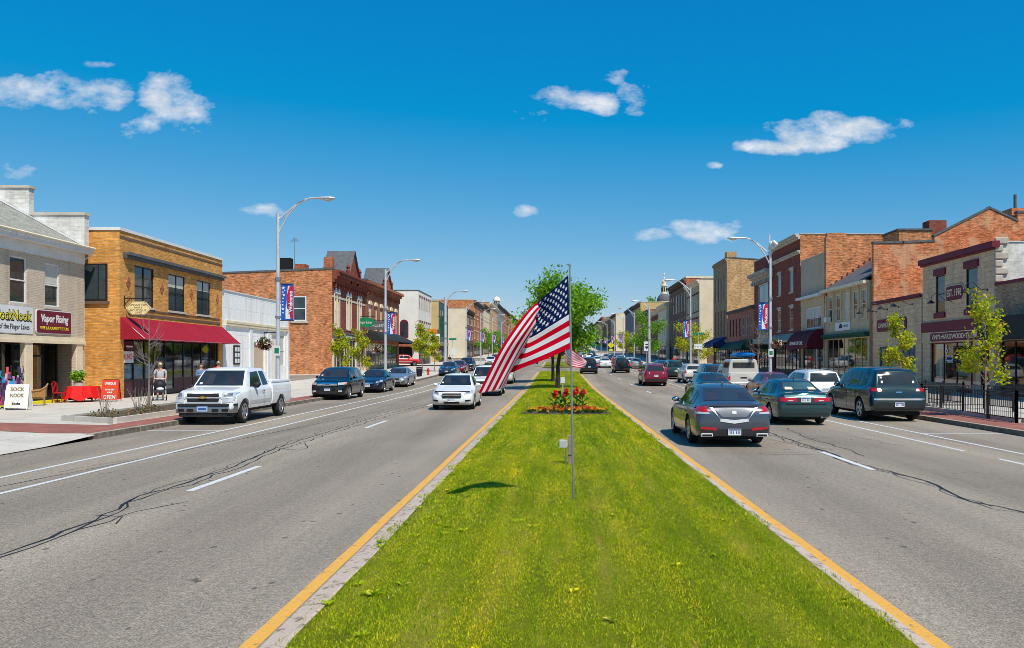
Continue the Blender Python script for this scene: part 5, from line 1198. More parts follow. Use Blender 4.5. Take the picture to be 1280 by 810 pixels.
def suv_spec(L=4.7, W=1.9, H=1.7, wb=2.8, fo=.92, rw=.37, hood=1.0, belt=1.05, rake=.28, gc=.24, cowl=1.25, nose=.12, round_=1.0):
    h = W/2; r = L
    k = [(0, h*.66, gc+.12, .62, hood*.78, h*.55), (nose*.4, h*.80, gc+.04, .68, hood*.83, h*.66), (nose, h*.88, gc, .74, hood*.88, h*.72), (.34, h*.96, gc, .84, hood*.94, h*.78), (cowl*.7, h*.99, gc, belt*.9, hood, h*.8), (cowl, h, gc, belt*.96, hood+.06, h*.82),
         (cowl+.5, h, gc, belt, hood+(H-hood)*.66, h*.76), (cowl+.85, h, gc, belt, H*.955, h*.70), (cowl+1.15, h, gc, belt, H*.99, h*.685), (cowl+1.7, h, gc, belt+.01, H, h*.685), (r-1.0, h*.995, gc, belt+.02, H*.992, h*.68), (r-.45-rake, h*.985, gc+.01, belt+.03, H*.965, h*.665),
         (r-.30-rake*.4, h*.97, gc+.03, belt+.03, H*.955, h*.66), (r-.12-rake*.8+.0, h*.965, gc+.04, belt+.03, H*.93, h*.66), (r-.12, h*.95, gc+.06, belt-.02, belt+.10, h*.78), (r-.05, h*.93, gc+.08, belt*.93, belt*.98, h*.80), (r-.02, h*.90, gc+.1, .70, .78, h*.82), (r, h*.85, gc+.15, .58, .66, h*.76)]
    k.sort(key=lambda q: q[0])
    return dict(L=L, W=W, H=H, rw=rw, axles=(fo, fo+wb), keys=k, tw=.24, belt=belt, hood=hood, cowl=cowl, gc=gc, rake=rake)
M['seat_glass'] = glass('glass_seat', (.018, .017, .016)); M['sticker'] = mat('sticker', (.6, .62, .55), .4)
def cabin(c, zb, zt, h):
    for s in (-1, 1):
        c.patch('F', [(s*.36-.14, zb), (s*.36+.14, zb), (s*.34+.10, zt), (s*.34-.10, zt)], 'seat', M['seat_glass'], n=4, k=4, off=.009)
        c.patch('B', [(s*.38-.14, zb+.04), (s*.38+.14, zb+.04), (s*.36+.10, zt-.02), (s*.36-.10, zt-.02)], 'seat', M['seat_glass'], n=4, k=4, off=.009)
    c.patch('F', [(h*.58, zb), (h*.68, zb), (h*.68, zb+.06), (h*.58, zb+.06)], 'sticker', M['sticker'], n=2, k=2, off=.011)
def suv_common(c, rear_glass=(1.12, .93), clad=False, rails=False, tint=None):
    sp = c.sp; L, W, H, belt, cowl = sp['L'], sp['W'], sp['H'], sp['belt'], sp['cowl']; h = W/2; tint = tint or M['car_glass']
    Y = lambda d: L/2-d; hd = sp['hood']
    c.patch('F', [(-h*.78, hd+.09), (h*.78, hd+.09), (h*.65, H*.945), (-h*.65, H*.945)], 'windscreen', tint, n=12, k=8)
    c.patch('B', [(-h*.68, belt+.12), (h*.68, belt+.12), (h*.60, H*.915), (-h*.60, H*.915)], 'rear_window', tint, n=12, k=8)
    e = L-.45-sp['rake']*.9; b1 = cowl+.45+1.05; m2 = b1+.92
    for ax in 'RL':
        c.patch(ax, [(Y(b1-.03), belt+.05), (Y(cowl+.5), belt+.05), (Y(cowl+.95), H*.915), (Y(b1-.03), H*.925)], 'side_window', tint, n=6, k=6)
        c.patch(ax, [(Y(m2-.03), belt+.06), (Y(b1+.03), belt+.05), (Y(b1+.03), H*.925), (Y(m2-.03), H*.92)], 'side_window', tint, n=6, k=6)
        if e-m2 > .15: c.patch(ax, [(Y(e), belt+.12), (Y(m2+.03), belt+.06), (Y(m2+.03), H*.92), (Y(e-.1), H*.90)], 'side_window', tint, n=5, k=6)
        if clad:
            c.patch(ax, [(Y(sp['axles'][1]-sp['rw']-.1), sp['gc']+.02), (Y(sp['axles'][0]+sp['rw']+.1), sp['gc']+.02), (Y(sp['axles'][0]+sp['rw']+.1), sp['gc']+.16), (Y(sp['axles'][1]-sp['rw']-.1), sp['gc']+.16)], 'sill_cladding', M['black_plastic'], n=10)
    cabin(c, hd+.16, H*.85, h)
    c.seam([(Y(cowl+.35), Y(cowl+.35)), (Y(b1), Y(b1)), (Y(m2+.02), Y(m2))], .35, belt-.02)
    c.handles([Y(b1-.2), Y(m2-.15)], belt-.14); c.mirrors(Y(cowl+.65), belt+.06, sz=(.12, .07, .09))
    if rails:
        for s in (-1, 1): MB().tube([(s*h*.60, Y(cowl+1.2), H-.01), (s*h*.60, Y(cowl+1.3), H+.045), (s*h*.6, Y(L-.8), H+.035), (s*h*.6, Y(L-.7), H-.03)], .016, 6).build('roof_rail', M['steel'] if rails == 1 else M['black_plastic'], c.root)
    b = MB(); b.tube([(0, Y(L-.75), H), (0, Y(L-.62), H+.07)], .012, 5); b.build('antenna', M['black_plastic'], c.root)
def mk_traverse():
    c = Car('suv', suv_spec(5.05, 1.99, 1.84, 3.0, .98, .39, 1.10, 1.12, .30, .27, 1.25), PM['dteal'], 'large teal suv parked at the kerb by the railings, white stickers on its rear window', 'suv'); suv_common(c, rails=0); h = .995
    for s in (-1, 1):
        c.patch('B', [(s*h*.56, 1.02), (s*h*.94, 1.03), (s*h*.92, 1.16), (s*h*.60, 1.12)], 'tail_lamp', M['tail_red'], n=8); c.patch('B', [(s*h*.58, 1.03), (s*h*.70, 1.03), (s*h*.70, 1.11), (s*h*.62, 1.11)], 'reverse_lamp', M['lamp_lens'], n=3, off=.014)
        c.patch('B', [(s*h*.5, 1.30), (s*h*.57, 1.30), (s*h*.57, 1.38), (s*h*.5, 1.38)], 'sticker', M['white'], n=2, k=2, off=.014)
    c.patch('B', [(-h*.58, 1.46), (-h*.51, 1.46), (-h*.51, 1.52), (-h*.58, 1.52)], 'sticker', M['white'], n=2, k=2, off=.014)
    c.patch('B', [(-h*.86, .73), (h*.86, .73), (h*.86, .79), (-h*.86, .79)], 'bumper_trim', M['chrome'], n=12, off=.012)
    c.patch('B', [(-h*.82, .36), (h*.82, .36), (h*.86, .6), (-h*.86, .6)], 'bumper_lower', M['black_plastic'], n=12, off=.009)
    c.patch('B', [(-.1, .98), (.1, .98), (.1, 1.02), (-.1, 1.02)], 'badge', M['chrome'], n=2, k=2, off=.012)
    c.plate('B', .58); c.wheels(); c.put(11.62, 30.4); return c
def rear_suv(c, h, z0, z1, tall=False, lampx=(.66, .93)):
    for s in (-1, 1):
        c.patch('B', [(s*h*lampx[0], z0), (s*h*lampx[1], z0), (s*h*(lampx[1]-.02), z1), (s*h*(lampx[0]+.02), z1)], 'tail_lamp', M['tail_red'], n=5)
    c.patch('B', [(-h*.8, .40), (h*.8, .40), (h*.86, .58), (-h*.86, .58)], 'bumper_lower', M['black_plastic'], n=10, off=.009)
def front_suv(c, h, hd, gm=None):
    for s in (-1, 1):
        c.patch('F', [(s*h*.58, hd*.72), (s*h*.90, hd*.74), (s*h*.90, hd*.86), (s*h*.58, hd*.83)], 'headlamp', M['lamp_lens'], n=6, off=.012)
        c.patch('F', [(s*h*.6, .42), (s*h*.78, .42), (s*h*.78, .5), (s*h*.6, .5)], 'fog_lamp', M['lamp_lens'], n=3, off=.012)
    c.patch('F', [(-h*.54, hd*.70), (h*.54, hd*.70), (h*.54, hd*.84), (-h*.54, hd*.84)], 'grille', gm or M['chrome'], n=10, off=.014)
    c.patch('F', [(-h*.5, .34), (h*.5, .34), (h*.55, .48), (-h*.55, .48)], 'lower_grille', M['black_plastic'], n=8, off=.01)
def truck_spec(L=5.78, W=1.99, H=1.83, cabend=3.55, wb=3.64, fo=.98, rw=.385):
    h = W/2; r = L
    k = [(0, h*.84, .52, .72, .98, h*.72), (.03, h*.90, .44, .76, 1.02, h*.76), (.12, h*.95, .42, .86, 1.06, h*.80), (.3, h*.98, .42, .98, 1.10, h*.83), (1.0, h*.99, .42, 1.09, 1.17, h*.86), (1.22, h, .42, 1.12, 1.20, h*.87),
         (1.45, h, .42, 1.14, 1.42, h*.82), (1.78, h, .42, 1.15, H*.955, h*.75), (2.0, h, .42, 1.15, H*.99, h*.73), (2.6, h, .42, 1.15, H, h*.73), (cabend-.28, h, .42, 1.15, H*.99, h*.73), (cabend-.1, h, .42, 1.15, H*.965, h*.73), (cabend, h*.99, .42, 1.15, 1.24, h*.86), (cabend+.02, h*.965, .46, 1.15, 1.16, h*.9), (cabend+.06, h*.965, .46, 1.15, 1.16, h*.9), (cabend+.09, h, .46, 1.24, 1.27, h*.93), (r-.1, h, .46, 1.24, 1.27, h*.93), (r-.03, h*.98, .5, 1.22, 1.265, h*.92), (r, h*.97, .55, 1.18, 1.24, h*.9)]
    return dict(L=L, W=W, H=H, rw=rw, axles=(fo, fo+wb), keys=k, tw=.25, sharp=True)
def truck_common(c):
    sp = c.sp; L, W, H = sp['L'], sp['W'], sp['H']; h = W/2; Y = lambda d: L/2-d
    c.patch('F', [(-h*.80, 1.23), (h*.80, 1.23), (h*.68, H*.945), (-h*.68, H*.945)], 'windscreen', M['car_glass'], n=12, k=8)
    c.patch('B', [(-h*.68, 1.3), (h*.68, 1.3), (h*.62, H*.92), (-h*.62, H*.92)], 'rear_window', M['car_glass'], n=8, k=5)
    for ax in 'RL':
        c.patch(ax, [(Y(2.72), 1.2), (Y(1.62), 1.18), (Y(1.98), H*.915), (Y(2.66), H*.93)], 'side_window', M['car_glass'], n=6, k=6)
        c.patch(ax, [(Y(3.38), 1.22), (Y(2.85), 1.2), (Y(2.78), H*.93), (Y(3.22), H*.93)], 'side_window', M['car_glass'], n=4, k=6)
        c.patch(ax, [(Y(3.5), .62), (Y(1.45), .62), (Y(1.45), .72), (Y(3.5), .72)], 'side_trim', M['lamp_steel'], n=10, off=.012)
        c.patch(ax, [(Y(3.55), .43), (Y(1.42), .43), (Y(1.42), .47), (Y(3.55), .47)], 'rocker', M['black_plastic'], n=8)
    cabin(c, 1.27, 1.6, h)
    c.seam([(Y(1.48), Y(1.48)), (Y(2.8), Y(2.78)), (Y(3.5), Y(3.46))], .5, 1.12)
    c.handles([Y(2.62)], 1.0, M['black_plastic']); c.mirrors(Y(1.9), 1.22, M['black_plastic'], (.12, .08, .11))
    # recessed bed seen over the rails
    MB().quad((-h*.8, -L/2+.12, 1.285), (h*.8, -L/2+.12, 1.285), (h*.8, Y(3.72), 1.285), (-h*.8, Y(3.72), 1.285)).build('bed', M['slate'], c.root)
    rl = MB(); rl.box(-h*.95, -h*.82, -L/2+.03, Y(3.65), 1.26, 1.345).box(h*.82, h*.95, -L/2+.03, Y(3.65), 1.26, 1.345).box(-h*.82, h*.82, -L/2+.02, -L/2+.1, 1.25, 1.34); rl.build('bed_rail', c.pm, c.root, bevel=.02)
    for s in (-1, 1): c.patch('B', [(s*h*.84, .85), (s*h*.965, .85), (s*h*.955, 1.2), (s*h*.84, 1.2)], 'tail_lamp', M['tail_red'], n=2)
    b = MB().box(-h*.95, h*.95, -L/2-.1, -L/2+.02, .55, .75); b.build('rear_bumper', M['lamp_steel'], c.root, bevel=.03)
def mk_truck():
    c = Car('pickup_truck', truck_spec(), PM['white'], 'white extended cab pickup truck with gold bow tie badge, parked on the left', 'pickup truck'); truck_common(c); h = .995
    b = MB(); pr = [(-.95, -.13), (-.8, .02), (0, .07), (.8, .02), (.95, -.13), (.99, -.35), (.8, -.35), (-.8, -.35), (-.99, -.35)]
    b.prism([(x, 2.89+y) for x, y in pr], .38, .60, 'z'); b.build('front_bumper', mat('bumper_steel', (.3, .3, .31), .3, .8, var=.1), c.root, bevel=.025, smooth=True)
    b = MB(); b.prism([(x*1.0, 2.905+y) for x, y in pr], .60, .68, 'z'); b.build('bumper_pad', M['black_plastic'], c.root)
    b = MB(); b.prism([(x*.9, 2.86+y) for x, y in pr], .26, .385, 'z'); b.build('air_dam', M['black_plastic'], c.root)
    b = MB()
    for x in (-.7, -.4, .4, .7): b.box(x-.1, x+.1, 2.9, 2.965 if abs(x) < .5 else 2.925, .43, .52)
    b.build('bumper_slot', M['dark'], c.root)
    c.patch('F', [(-h*.58, .72), (h*.58, .72), (h*.58, 1.03), (-h*.58, 1.03)], 'grille_surround', PM['white'], n=8, off=.018)
    c.patch('F', [(-h*.50, .745), (h*.50, .745), (h*.53, .855), (-h*.53, .855)], 'grille', M['black_plastic'], n=8, off=.028); c.patch('F', [(-h*.53, .905), (h*.53, .905), (h*.51, 1.0), (-h*.51, 1.0)], 'grille', M['black_plastic'], n=8, off=.028)
    c.patch('F', [(-h*.95, .862), (h*.95, .862), (h*.95, .898), (-h*.95, .898)], 'grille_bar', M['lamp_steel'], n=10, off=.034)
    MB().prism([(-.15, .862), (-.06, .862), (-.05, .85), (.05, .85), (.06, .862), (.15, .862), (.12, .905), (.05, .905), (.05, .92), (-.05, .92), (-.05, .905), (-.12, .905)], 2.93, 2.96, 'y').build('badge', mat('gold', (.6, .4, .1), .3, .6), c.root)
    for s in (-1, 1):
        c.patch('F', [(s*h*.62, .90), (s*h*.93, .90), (s*h*.93, 1.03), (s*h*.62, 1.03)], 'headlamp', M['lamp_lens'], n=6, off=.022); c.patch('F', [(s*h*.62, .72), (s*h*.93, .73), (s*h*.93, .86), (s*h*.62, .855)], 'headlamp', M['lamp_lens'], n=6, off=.02)
        c.patch('F', [(s*h*.68, .92), (s*h*.86, .92), (s*h*.86, 1.01), (s*h*.68, 1.01)], 'lamp_bowl', M['steel'], n=3, off=.03); c.patch('R' if s > 0 else 'L', [(2.72, .78), (2.84, .78), (2.84, 1.0), (2.72, 1.0)], 'marker_lamp', M['amber'], n=3, off=.01)
    o = MB().box(-.17, .17, 2.965, 2.98, .44, .60).build('licence_plate', mat('blue_plate', (.35, .5, .72), .4, var=.05), c.root); MB().box(-.13, .13, 2.981, 2.983, .49, .55).build('plate_band', M['plate_blue'], o)
    c.wheels(spokes=6); c.put(-11.35, 29.4, PI); return c
def mk_edge():
    c = Car('suv', suv_spec(4.72, 1.93, 1.7, 2.82, .93, .375, 1.08, 1.08, .32, .24, 1.1), PM['black'], 'black crossover with bright chrome grille, parked behind the white pickup', 'suv'); suv_common(c); h = .965; front_suv(c, h, 1.08)
    c.patch('F', [(-.12, .80), (.12, .80), (.12, .86), (-.12, .86)], 'badge', M['plate_blue'], n=3, k=2, off=.024); c.plate('F', .55)
    for s in (-1, 1): c.patch('F', [(s*h*.86, .80), (s*h*.93, .80), (s*h*.93, .9), (s*h*.86, .9)], 'marker_lamp', M['amber'], n=2, off=.016)
    c.wheels(); c.put(-11.95, 45.4, PI); return c
def generic(kind, color, label, x, y, away=True, cat=None, **kw):
    front = kw.get('front')
    if kind == 'sedan':
        c = Car('sedan', sedan_spec(kw.get('L', 4.75), 1.82, kw.get('H', 1.45), 2.7, .95, .33), PM[color], label, cat or 'car'); sedan_common(c); h = .91
        for s in (-1, 1): c.patch('B', [(s*h*.55, .78), (s*h*.94, .79), (s*h*.92, .90), (s*h*.57, .89)], 'tail_lamp', M['tail_red'], n=6)
        front_cruze(c, h); c.patch('F', [(-h*.42, .56), (h*.42, .56), (h*.42, .68), (-h*.42, .68)], 'grille', M['black_plastic'] if not kw.get('chrome') else M['chrome'], n=8, off=.012); c.patch('F', [(-h*.5, .3), (h*.5, .3), (h*.5, .42), (-h*.5, .42)], 'lower_grille', M['dark'], n=8, off=.01)
        c.plate('B' if away else 'F', .62 if away else .48)
    else:
        H = kw.get('H', 1.68); c = Car('suv', suv_spec(kw.get('L', 4.6), kw.get('W', 1.85), H, 2.7, .9, kw.get('rw', .36), 1.02, 1.04, kw.get('rake', .24), .25, 1.1), PM[color], label, cat or 'suv'); suv_common(c, rails=kw.get('rails', 1), clad=True); h = c.sp['W']/2
        z = kw.get('lamp', (.85, 1.1)); rear_suv(c, h, *z, lampx=kw.get('lampx', (.72, .93))); front_suv(c, h, 1.02, M['black_plastic']); c.plate('B' if away else 'F', .8 if away else .5)
    c.wheels(); c.put(x, y, 0 if away else PI); return c

mk_tl(); mk_accord(); mk_cruze(); mk_traverse(); mk_truck(); mk_edge()
generic('sedan', 'navy', 'navy blue sedan parked behind the black crossover', -11.95, 54.6, False, chrome=True)
generic('sedan', 'silver', 'silver sedan parked behind the navy blue sedan', -12.0, 63.3, False, H=1.42)
generic('suv', 'white', 'white suv driving behind the white compact sedan', -4.15, 50, False, H=1.76, W=1.95)
generic('suv', 'offw', 'pale suv farther back in the lane behind the white suv', -4.4, 69, False, H=1.85)
generic('sedan', 'blue', 'blue sedan parked near the green street sign on the left', -11.4, 88, False)
generic('sedan', 'maroon', 'maroon sedan parked just beyond the blue sedan on the left', -11.3, 96, False)
# red pickup in the car park side street
c = Car('pickup_truck', truck_spec(5.5, 1.95, 1.8), PM['redc'], 'red pickup truck parked beside the white three storey building', 'pickup truck'); truck_common(c); c.wheels(); c.put(-24.5, 131.5, R(-70)); c.root.location.z = gz(131)+.05
# right side
c = generic('suv', 'white', 'small white suv with black rear glass parked ahead of the large teal suv', 11.55, 37.6, rails=1, H=1.66, lamp=(.9, 1.12))
generic('sedan', 'maroon', 'maroon sedan parked at the right kerb ahead of the small white suv', 11.45, 44.2)
c = generic('sedan', 'dteal', 'dark green teal sedan ahead of the wide red lamped sedan in the second lane', 7.85, 42.6)
# white camper pickup with kayak
c = Car('pickup_truck', truck_spec(5.6, 1.95, 1.85), PM['offw'], 'white pickup truck with a boxy canopy over its bed, parked at the right kerb', 'pickup truck'); truck_common(c)
cb = MB().prism([(-.93, 1.3), (.93, 1.3), (.9, 1.6), (.80, 2.08), (.7, 2.14), (-.7, 2.14), (-.80, 2.08), (-.9, 1.6)], -2.72, -.75, 'y'); cap = cb.build('bed_canopy', PM['offw'], c.root, bevel=.05)
MB().box(-.66, .66, -2.74, -2.722, 1.62, 1.95).build('pane', M['car_glass'], cap); MB().quad((.915, -2.5, 1.62), (.915, -1.0, 1.62), (.845, -1.0, 1.97), (.845, -2.5, 1.97)).quad((-.915, -2.5, 1.62), (-.915, -1.0, 1.62), (-.845, -1.0, 1.97), (-.845, -2.5, 1.97)).build('pane', M['car_glass'], cap)
c.patch('B', [(-.2, .98), (.2, .98), (.2, 1.06), (-.2, 1.06)], 'tailgate_handle', M['black_plastic'], n=3, off=.012)
rk = MB()
for y in (-2.3, -1.2): rk.tube([(-.8, y, 2.12), (-.8, y, 2.24), (.8, y, 2.24), (.8, y, 2.12)], .02, 5)
rk.build('roof_rack', M['black_metal'], c.root); c.wheels(spokes=6); c.put(11.4, 52.8)
k = MB(); pr = [(.02, -1.7), (.16, -1.4), (.3, -.7), (.34, 0), (.3, .7), (.16, 1.4), (.02, 1.7)]
k.add([(r_*math.cos(a), yy, .14*r_/.34*math.sin(a)*1.2) for r_, yy in pr for a in [2*PI*i/12 for i in range(12)]], [(i*12+q, i*12+(q+1) % 12, (i+1)*12+(q+1) % 12, (i+1)*12+q) for i in range(6) for q in range(12)])
ka = k.build('kayak', mat('kayak_blue', (.01, .2, .6), .35, var=.1), None, smooth=True); ka.location = (11.6, 51.3, 2.42); ka.rotation_euler = (0, 0, .25); tag(ka, 'bright blue kayak lashed on the roof rack of the white canopy pickup', 'kayak')
MB().lathe([(.12, .17), (.2, .19), (.22, .17)], 12, Matrix.Scale(2, 4, (0, 1, 0))).build('cockpit_rim', M['black_plastic'], ka)
generic('suv', 'blue', 'blue suv parked at the right kerb beyond the canopy pickup', 11.4, 61.5, H=1.75)
generic('suv', 'offw', 'small off white suv parked beyond the blue suv on the right', 11.35, 69.5, H=1.6, L=4.3)
c = generic('suv', 'green', 'dark green boxy suv parked beyond the small off white suv', 11.2, 79, H=1.78)
generic('suv', 'blue', 'dusty blue suv parked beyond the dark green boxy suv', 11.3, 88, H=1.6)
c = generic('suv', 'maroon', 'maroon suv with tall edge tail lamps driving away in the second lane', 7.65, 65.3, L=4.9, W=1.9, H=1.72, lamp=(.95, 1.35), lampx=(.86, .94), rake=.2)
c.patch('B', [(-.55, .93), (-.5, .93), (-.5, 1.08), (-.55, 1.08)], 'trim', M['lamp_lens'], n=2, off=.014); c.patch('B', [(.5, .93), (.55, .93), (.55, 1.08), (.5, 1.08)], 'trim', M['lamp_lens'], n=2, off=.014)
generic('suv', 'black', 'boxy black suv with spare wheel driving away in the second lane', 7.7, 98, H=1.85, rake=.08, W=1.9, rails=0)
sw = MB().lathe([(0, .1), (.3, .1), (.36, .06), (.36, -.06), (.3, -.1)], 20, Matrix.Translation((0, -2.38, 1.0)) @ Matrix.Rotation(PI/2, 4, 'X')).build('spare_wheel', M['rubber'], c.root if 0 else [o for o in COL.objects if o.get('label', '').startswith('boxy black suv')][0], smooth=True)
generic('suv', 'black', 'black suv in the lane next to the median, right of the small flag', 3.75, 95, H=1.85, W=1.98, rake=.08, rails=1)
# traffic further up the street
far = [('sedan', 'white', 'white sedan left of the boxy black suv', 7.2, 122, True), ('sedan', 'white', 'white sedan just beyond the nearer white sedan, by the small flag', 6.9, 141, True), ('sedan', 'navy', 'navy sedan beyond the black suv in the median lane', 4.1, 128, True),
       ('suv', 'silver', 'silver suv beyond the navy sedan in the median lane', 4.3, 155, True), ('suv', 'redc', 'red suv far ahead in the median lane', 4.3, 183, True), ('sedan', 'black', 'black sedan far ahead in the second lane', 7.6, 165, True),
       ('sedan', 'tan', 'tan sedan parked at the far right kerb by the route sign', 11.4, 118, True), ('sedan', 'white', 'white sedan parked ahead of the tan sedan', 11.4, 125, True), ('suv', 'silver', 'silver suv parked beyond the far right cross street', 11.4, 146, True), ('sedan', 'redc', 'red sedan parked beyond the far silver suv', 11.4, 156, True),
       ('suv', 'white', 'white suv far up the second lane', 7.6, 190, True), ('sedan', 'silver', 'silver sedan farthest up the second lane', 7.6, 222, True), ('suv', 'navy', 'navy suv farthest up the median lane', 4.3, 214, True), ('sedan', 'green', 'green sedan parked far up on the right', 11.4, 170, True), ('sedan', 'tan', 'tan sedan parked farthest up on the right', 11.4, 186, True),
       ('suv', 'white', 'white suv coming down far off in the left lane', -4.2, 150, False), ('sedan', 'black', 'black sedan coming down far off in the outer left lane', -7.3, 176, False), ('suv', 'black', 'black suv parked beyond the maroon sedan on the left', -11.4, 106, False), ('sedan', 'white', 'white sedan parked far off on the left past the cross street', -11.4, 144, False), ('suv', 'maroon', 'maroon suv parked far off on the left', -11.4, 156, False), ('sedan', 'silver', 'silver sedan coming over the rise on the left', -4.3, 215, False)]
for k, cl, lab, x, y, aw in far: generic(k, cl, lab, x, y, aw)
cols = ['white', 'black', 'silver', 'navy', 'maroon', 'tan', 'green', 'redc']
srcs = [o for o in COL.objects if o.parent is None and o.get('label') in [f[2] for f in far]]
i = 0
for y in range(250, 500, 26):
    for x, aw in ((4.3, 0), (7.6, 0), (11.4, 0), (-4.3, PI), (-11.4, PI)):
        if y > 340 and x in (7.6, -11.4): continue
        src = srcs[(i*5+3) % len(srcs)]; i += 1
        c = copy_tree(src); yy = y+(i*7 % 13); c.location = (x, yy, gz(yy)+.01); c.rotation_euler = (math.atan(gz(yy+1)-gz(yy))*(1 if aw == 0 else -1), 0, aw)
        c['group'] = 'distant cars at the top of the street'; c['label'] = 'tiny distant car among the traffic at the top of the street'; c['category'] = 'car'
# ================================================================== STREET FURNITURE
def cobra(name_label, x, y, sgn, H=9.35, arm=1.75, thick=1.0, group='cobra head street lamps', dish=False):
    """sgn: direction of the arm in x"""
    o = empty('street_lamp', (x, y, gz(y)+.15), 0, name_label, 'street lamp', group)
    r0 = .11*thick; MB().tube([(0, 0, 0), (0, 0, 2), (0, 0, H-.75)], [r0, r0*.93, r0*.68], 12).build('pole', M['lamp_steel'], o, smooth=True)
    MB().box(-.2, .2, -.2, .2, 0, .05).lathe([(r0+.07, .05), (r0+.07, .2), (r0+.01, .3)], 10).build('base', M['lamp_steel'], o)
    def arc(off, lift): return [(sgn*(arm*(f**.9)), 0, H-1.05-off+lift+(1.0+off*.55)*math.sin(PI/2*min(1, f*1.12))) for f in [i/9 for i in range(10)]]
    a = MB(); a.tube(arc(0, 0), [.045]*10, 7).tube([p for p in arc(.0, 0)][3:8], [.045]*5, 7).tube([(0, 0, H-1.75)]+[(sgn*arm*f, 0, H-1.75+(H-.12-(H-1.75))*math.sin(PI/2*f/.8)**.85) for f in (.08, .18, .3, .45, .62, .78)], [.035]*7, 7); a.build('arm', M['lamp_steel'], o, smooth=True)
    tip = arc(0, 0)[-1]
    h = MB(); pts = [(-.25, .05), (0, .075), (.3, .13), (.6, .15), (.8, .09), (.86, .02)]
    h.add([(tip[0]+sgn*px, math.cos(q)*r, tip[2]+math.sin(q)*r*(.55 if math.sin(q) > 0 else .7)) for px, r in pts for q in [2*PI*i/12 for i in range(12)]], [(i*12+q, i*12+(q+1) % 12, (i+1)*12+(q+1) % 12, (i+1)*12+q) for i in range(5) for q in range(12)])
    hd = h.build('lamp_head', M['lamp_steel'], o, smooth=True); MB().ball((tip[0]+sgn*.5, 0, tip[2]-.05), (.24, .12, .11), 12, 6).build('lens', M['lamp_lens'], hd, smooth=True)
    MB().lathe([(r0+.03, 5.55), (r0+.03, 5.7)], 10).lathe([(r0+.02, 3.85), (r0+.02, 3.95)], 10).build('band', M['steel'], o)
    if dish: MB().ball((.1, -.1, H-.5), (.22, .2, .26)).tube([(-.05, 0, H-.9), (-.05, 0, H+.15)], .05, 6).tube([(.1, -.3, H-.3), (.3, -.45, H-.55)], .1, 8).build('wireless_unit', M['white_metal'], o, smooth=True)
    return o
def bannermats():
    d = {}
    d['blue'] = mat('banner_blue', (.012, .09, .42), .7, var=.06); d['red'] = mat('banner_red', (.62, .012, .045), .7, var=.06); d['white'] = mat('banner_white', (.75, .75, .76), .7, var=.04); return d
BM = bannermats()
def star(cx, cz, r, rot=0):
    return [(cx+(r if i % 2 == 0 else r*.42)*math.sin(2*PI*i/10+rot), cz+(r if i % 2 == 0 else r*.42)*math.cos(2*PI*i/10+rot)) for i in range(10)]
_ban = [None]
def banner(x, y, side, label):
    """hangs on a bracket to the right of its pole (as seen from the camera)"""
    if _ban[0] is None:
        o = empty('banner', (0, 0, 0), 0)
        w, h = .58, 1.65; N = 14
        def wx(t): return .30+.09*math.sin(t*PI*1.5+.4)   # boundary of the white wave
        def wy(x_): return .03*math.sin(x_*7)
        cl = MB()
        for i in range(6):
            xa, xb = w*i/6, w*(i+1)/6
            cl.quad((xa, wy(xa), 0), (xb, wy(xb), 0), (xb, wy(xb), h), (xa, wy(xa), h))
        c = cl.build('cloth', BM['blue'], o)
        def band(name, f0, f1, z0, z1, m, off):
            b = MB(); K = 16
            for i in range(K):
                ta, tb = i/K, (i+1)/K; za, zb = z0+(z1-z0)*ta, z0+(z1-z0)*tb
                for q in range(4):
                    def X(t, k): a_, b_ = f0(t), f1(t); return a_+(b_-a_)*k/4
                    P = lambda t, k, z: (X(t, k), wy(X(t, k))-off, z)
                    b.quad(P(ta, q, za), P(ta, q+1, za), P(tb, q+1, zb), P(tb, q, zb))
            return b.build(name, m, c)
        band('red_panel', lambda t: min(.50, .30+.16*(1-t)**2-.05*math.sin(t*PI)), lambda t: w-.03, .06, h-.1, BM['red'], .005)
        band('white_wave', lambda t: .14+.17*t**1.2+.06*(1-t)**3, lambda t: .27+.13*t**3+.16*(1-t)**2-.09*math.sin(t*PI)*(t > .3) , .06, h-.08, BM['white'], .008)
        s = MB()
        for (sx, sz, r) in ((.10, 1.47, .06), (.16, 1.36, .035), (.08, 1.29, .035), (.12, 1.15, .055), (.09, 1.0, .04), (.08, .85, .03), (.07, .70, .04), (.08, .52, .055), (.09, .35, .035)):
            r *= 1.35; pts = star(sx, sz, r); n0 = len(s.v); s.add([(sx, wy(sx)-.01, sz)]+[(p[0], wy(p[0])-.01, p[1]) for p in pts], [(0, 1+(i+1) % 10, 1+i) for i in range(10)])
        s.build('stars', BM['white'], c)
        l = lettering('Welcome', .24, BM['white'], c, .45, .85, y=-.035, rot=PI/2, extrude=.002, bold=.006)
        MB().tube([(-.12, 0, h+.01), (w+.02, 0, h+.01)], .016, 6).tube([(-.12, 0, -.01), (w+.02, 0, -.01)], .016, 6).build('bracket', M['black_metal'], o)
        _ban[0] = o; r = o
    else: r = copy_tree(_ban[0])
    r.location = (x+.14, y-.0, gz(y)+3.9); tag(r, label, 'banner', 'Welcome banners on the street lamps'); return r
XLAMP = -12.62; XRL = 12.9
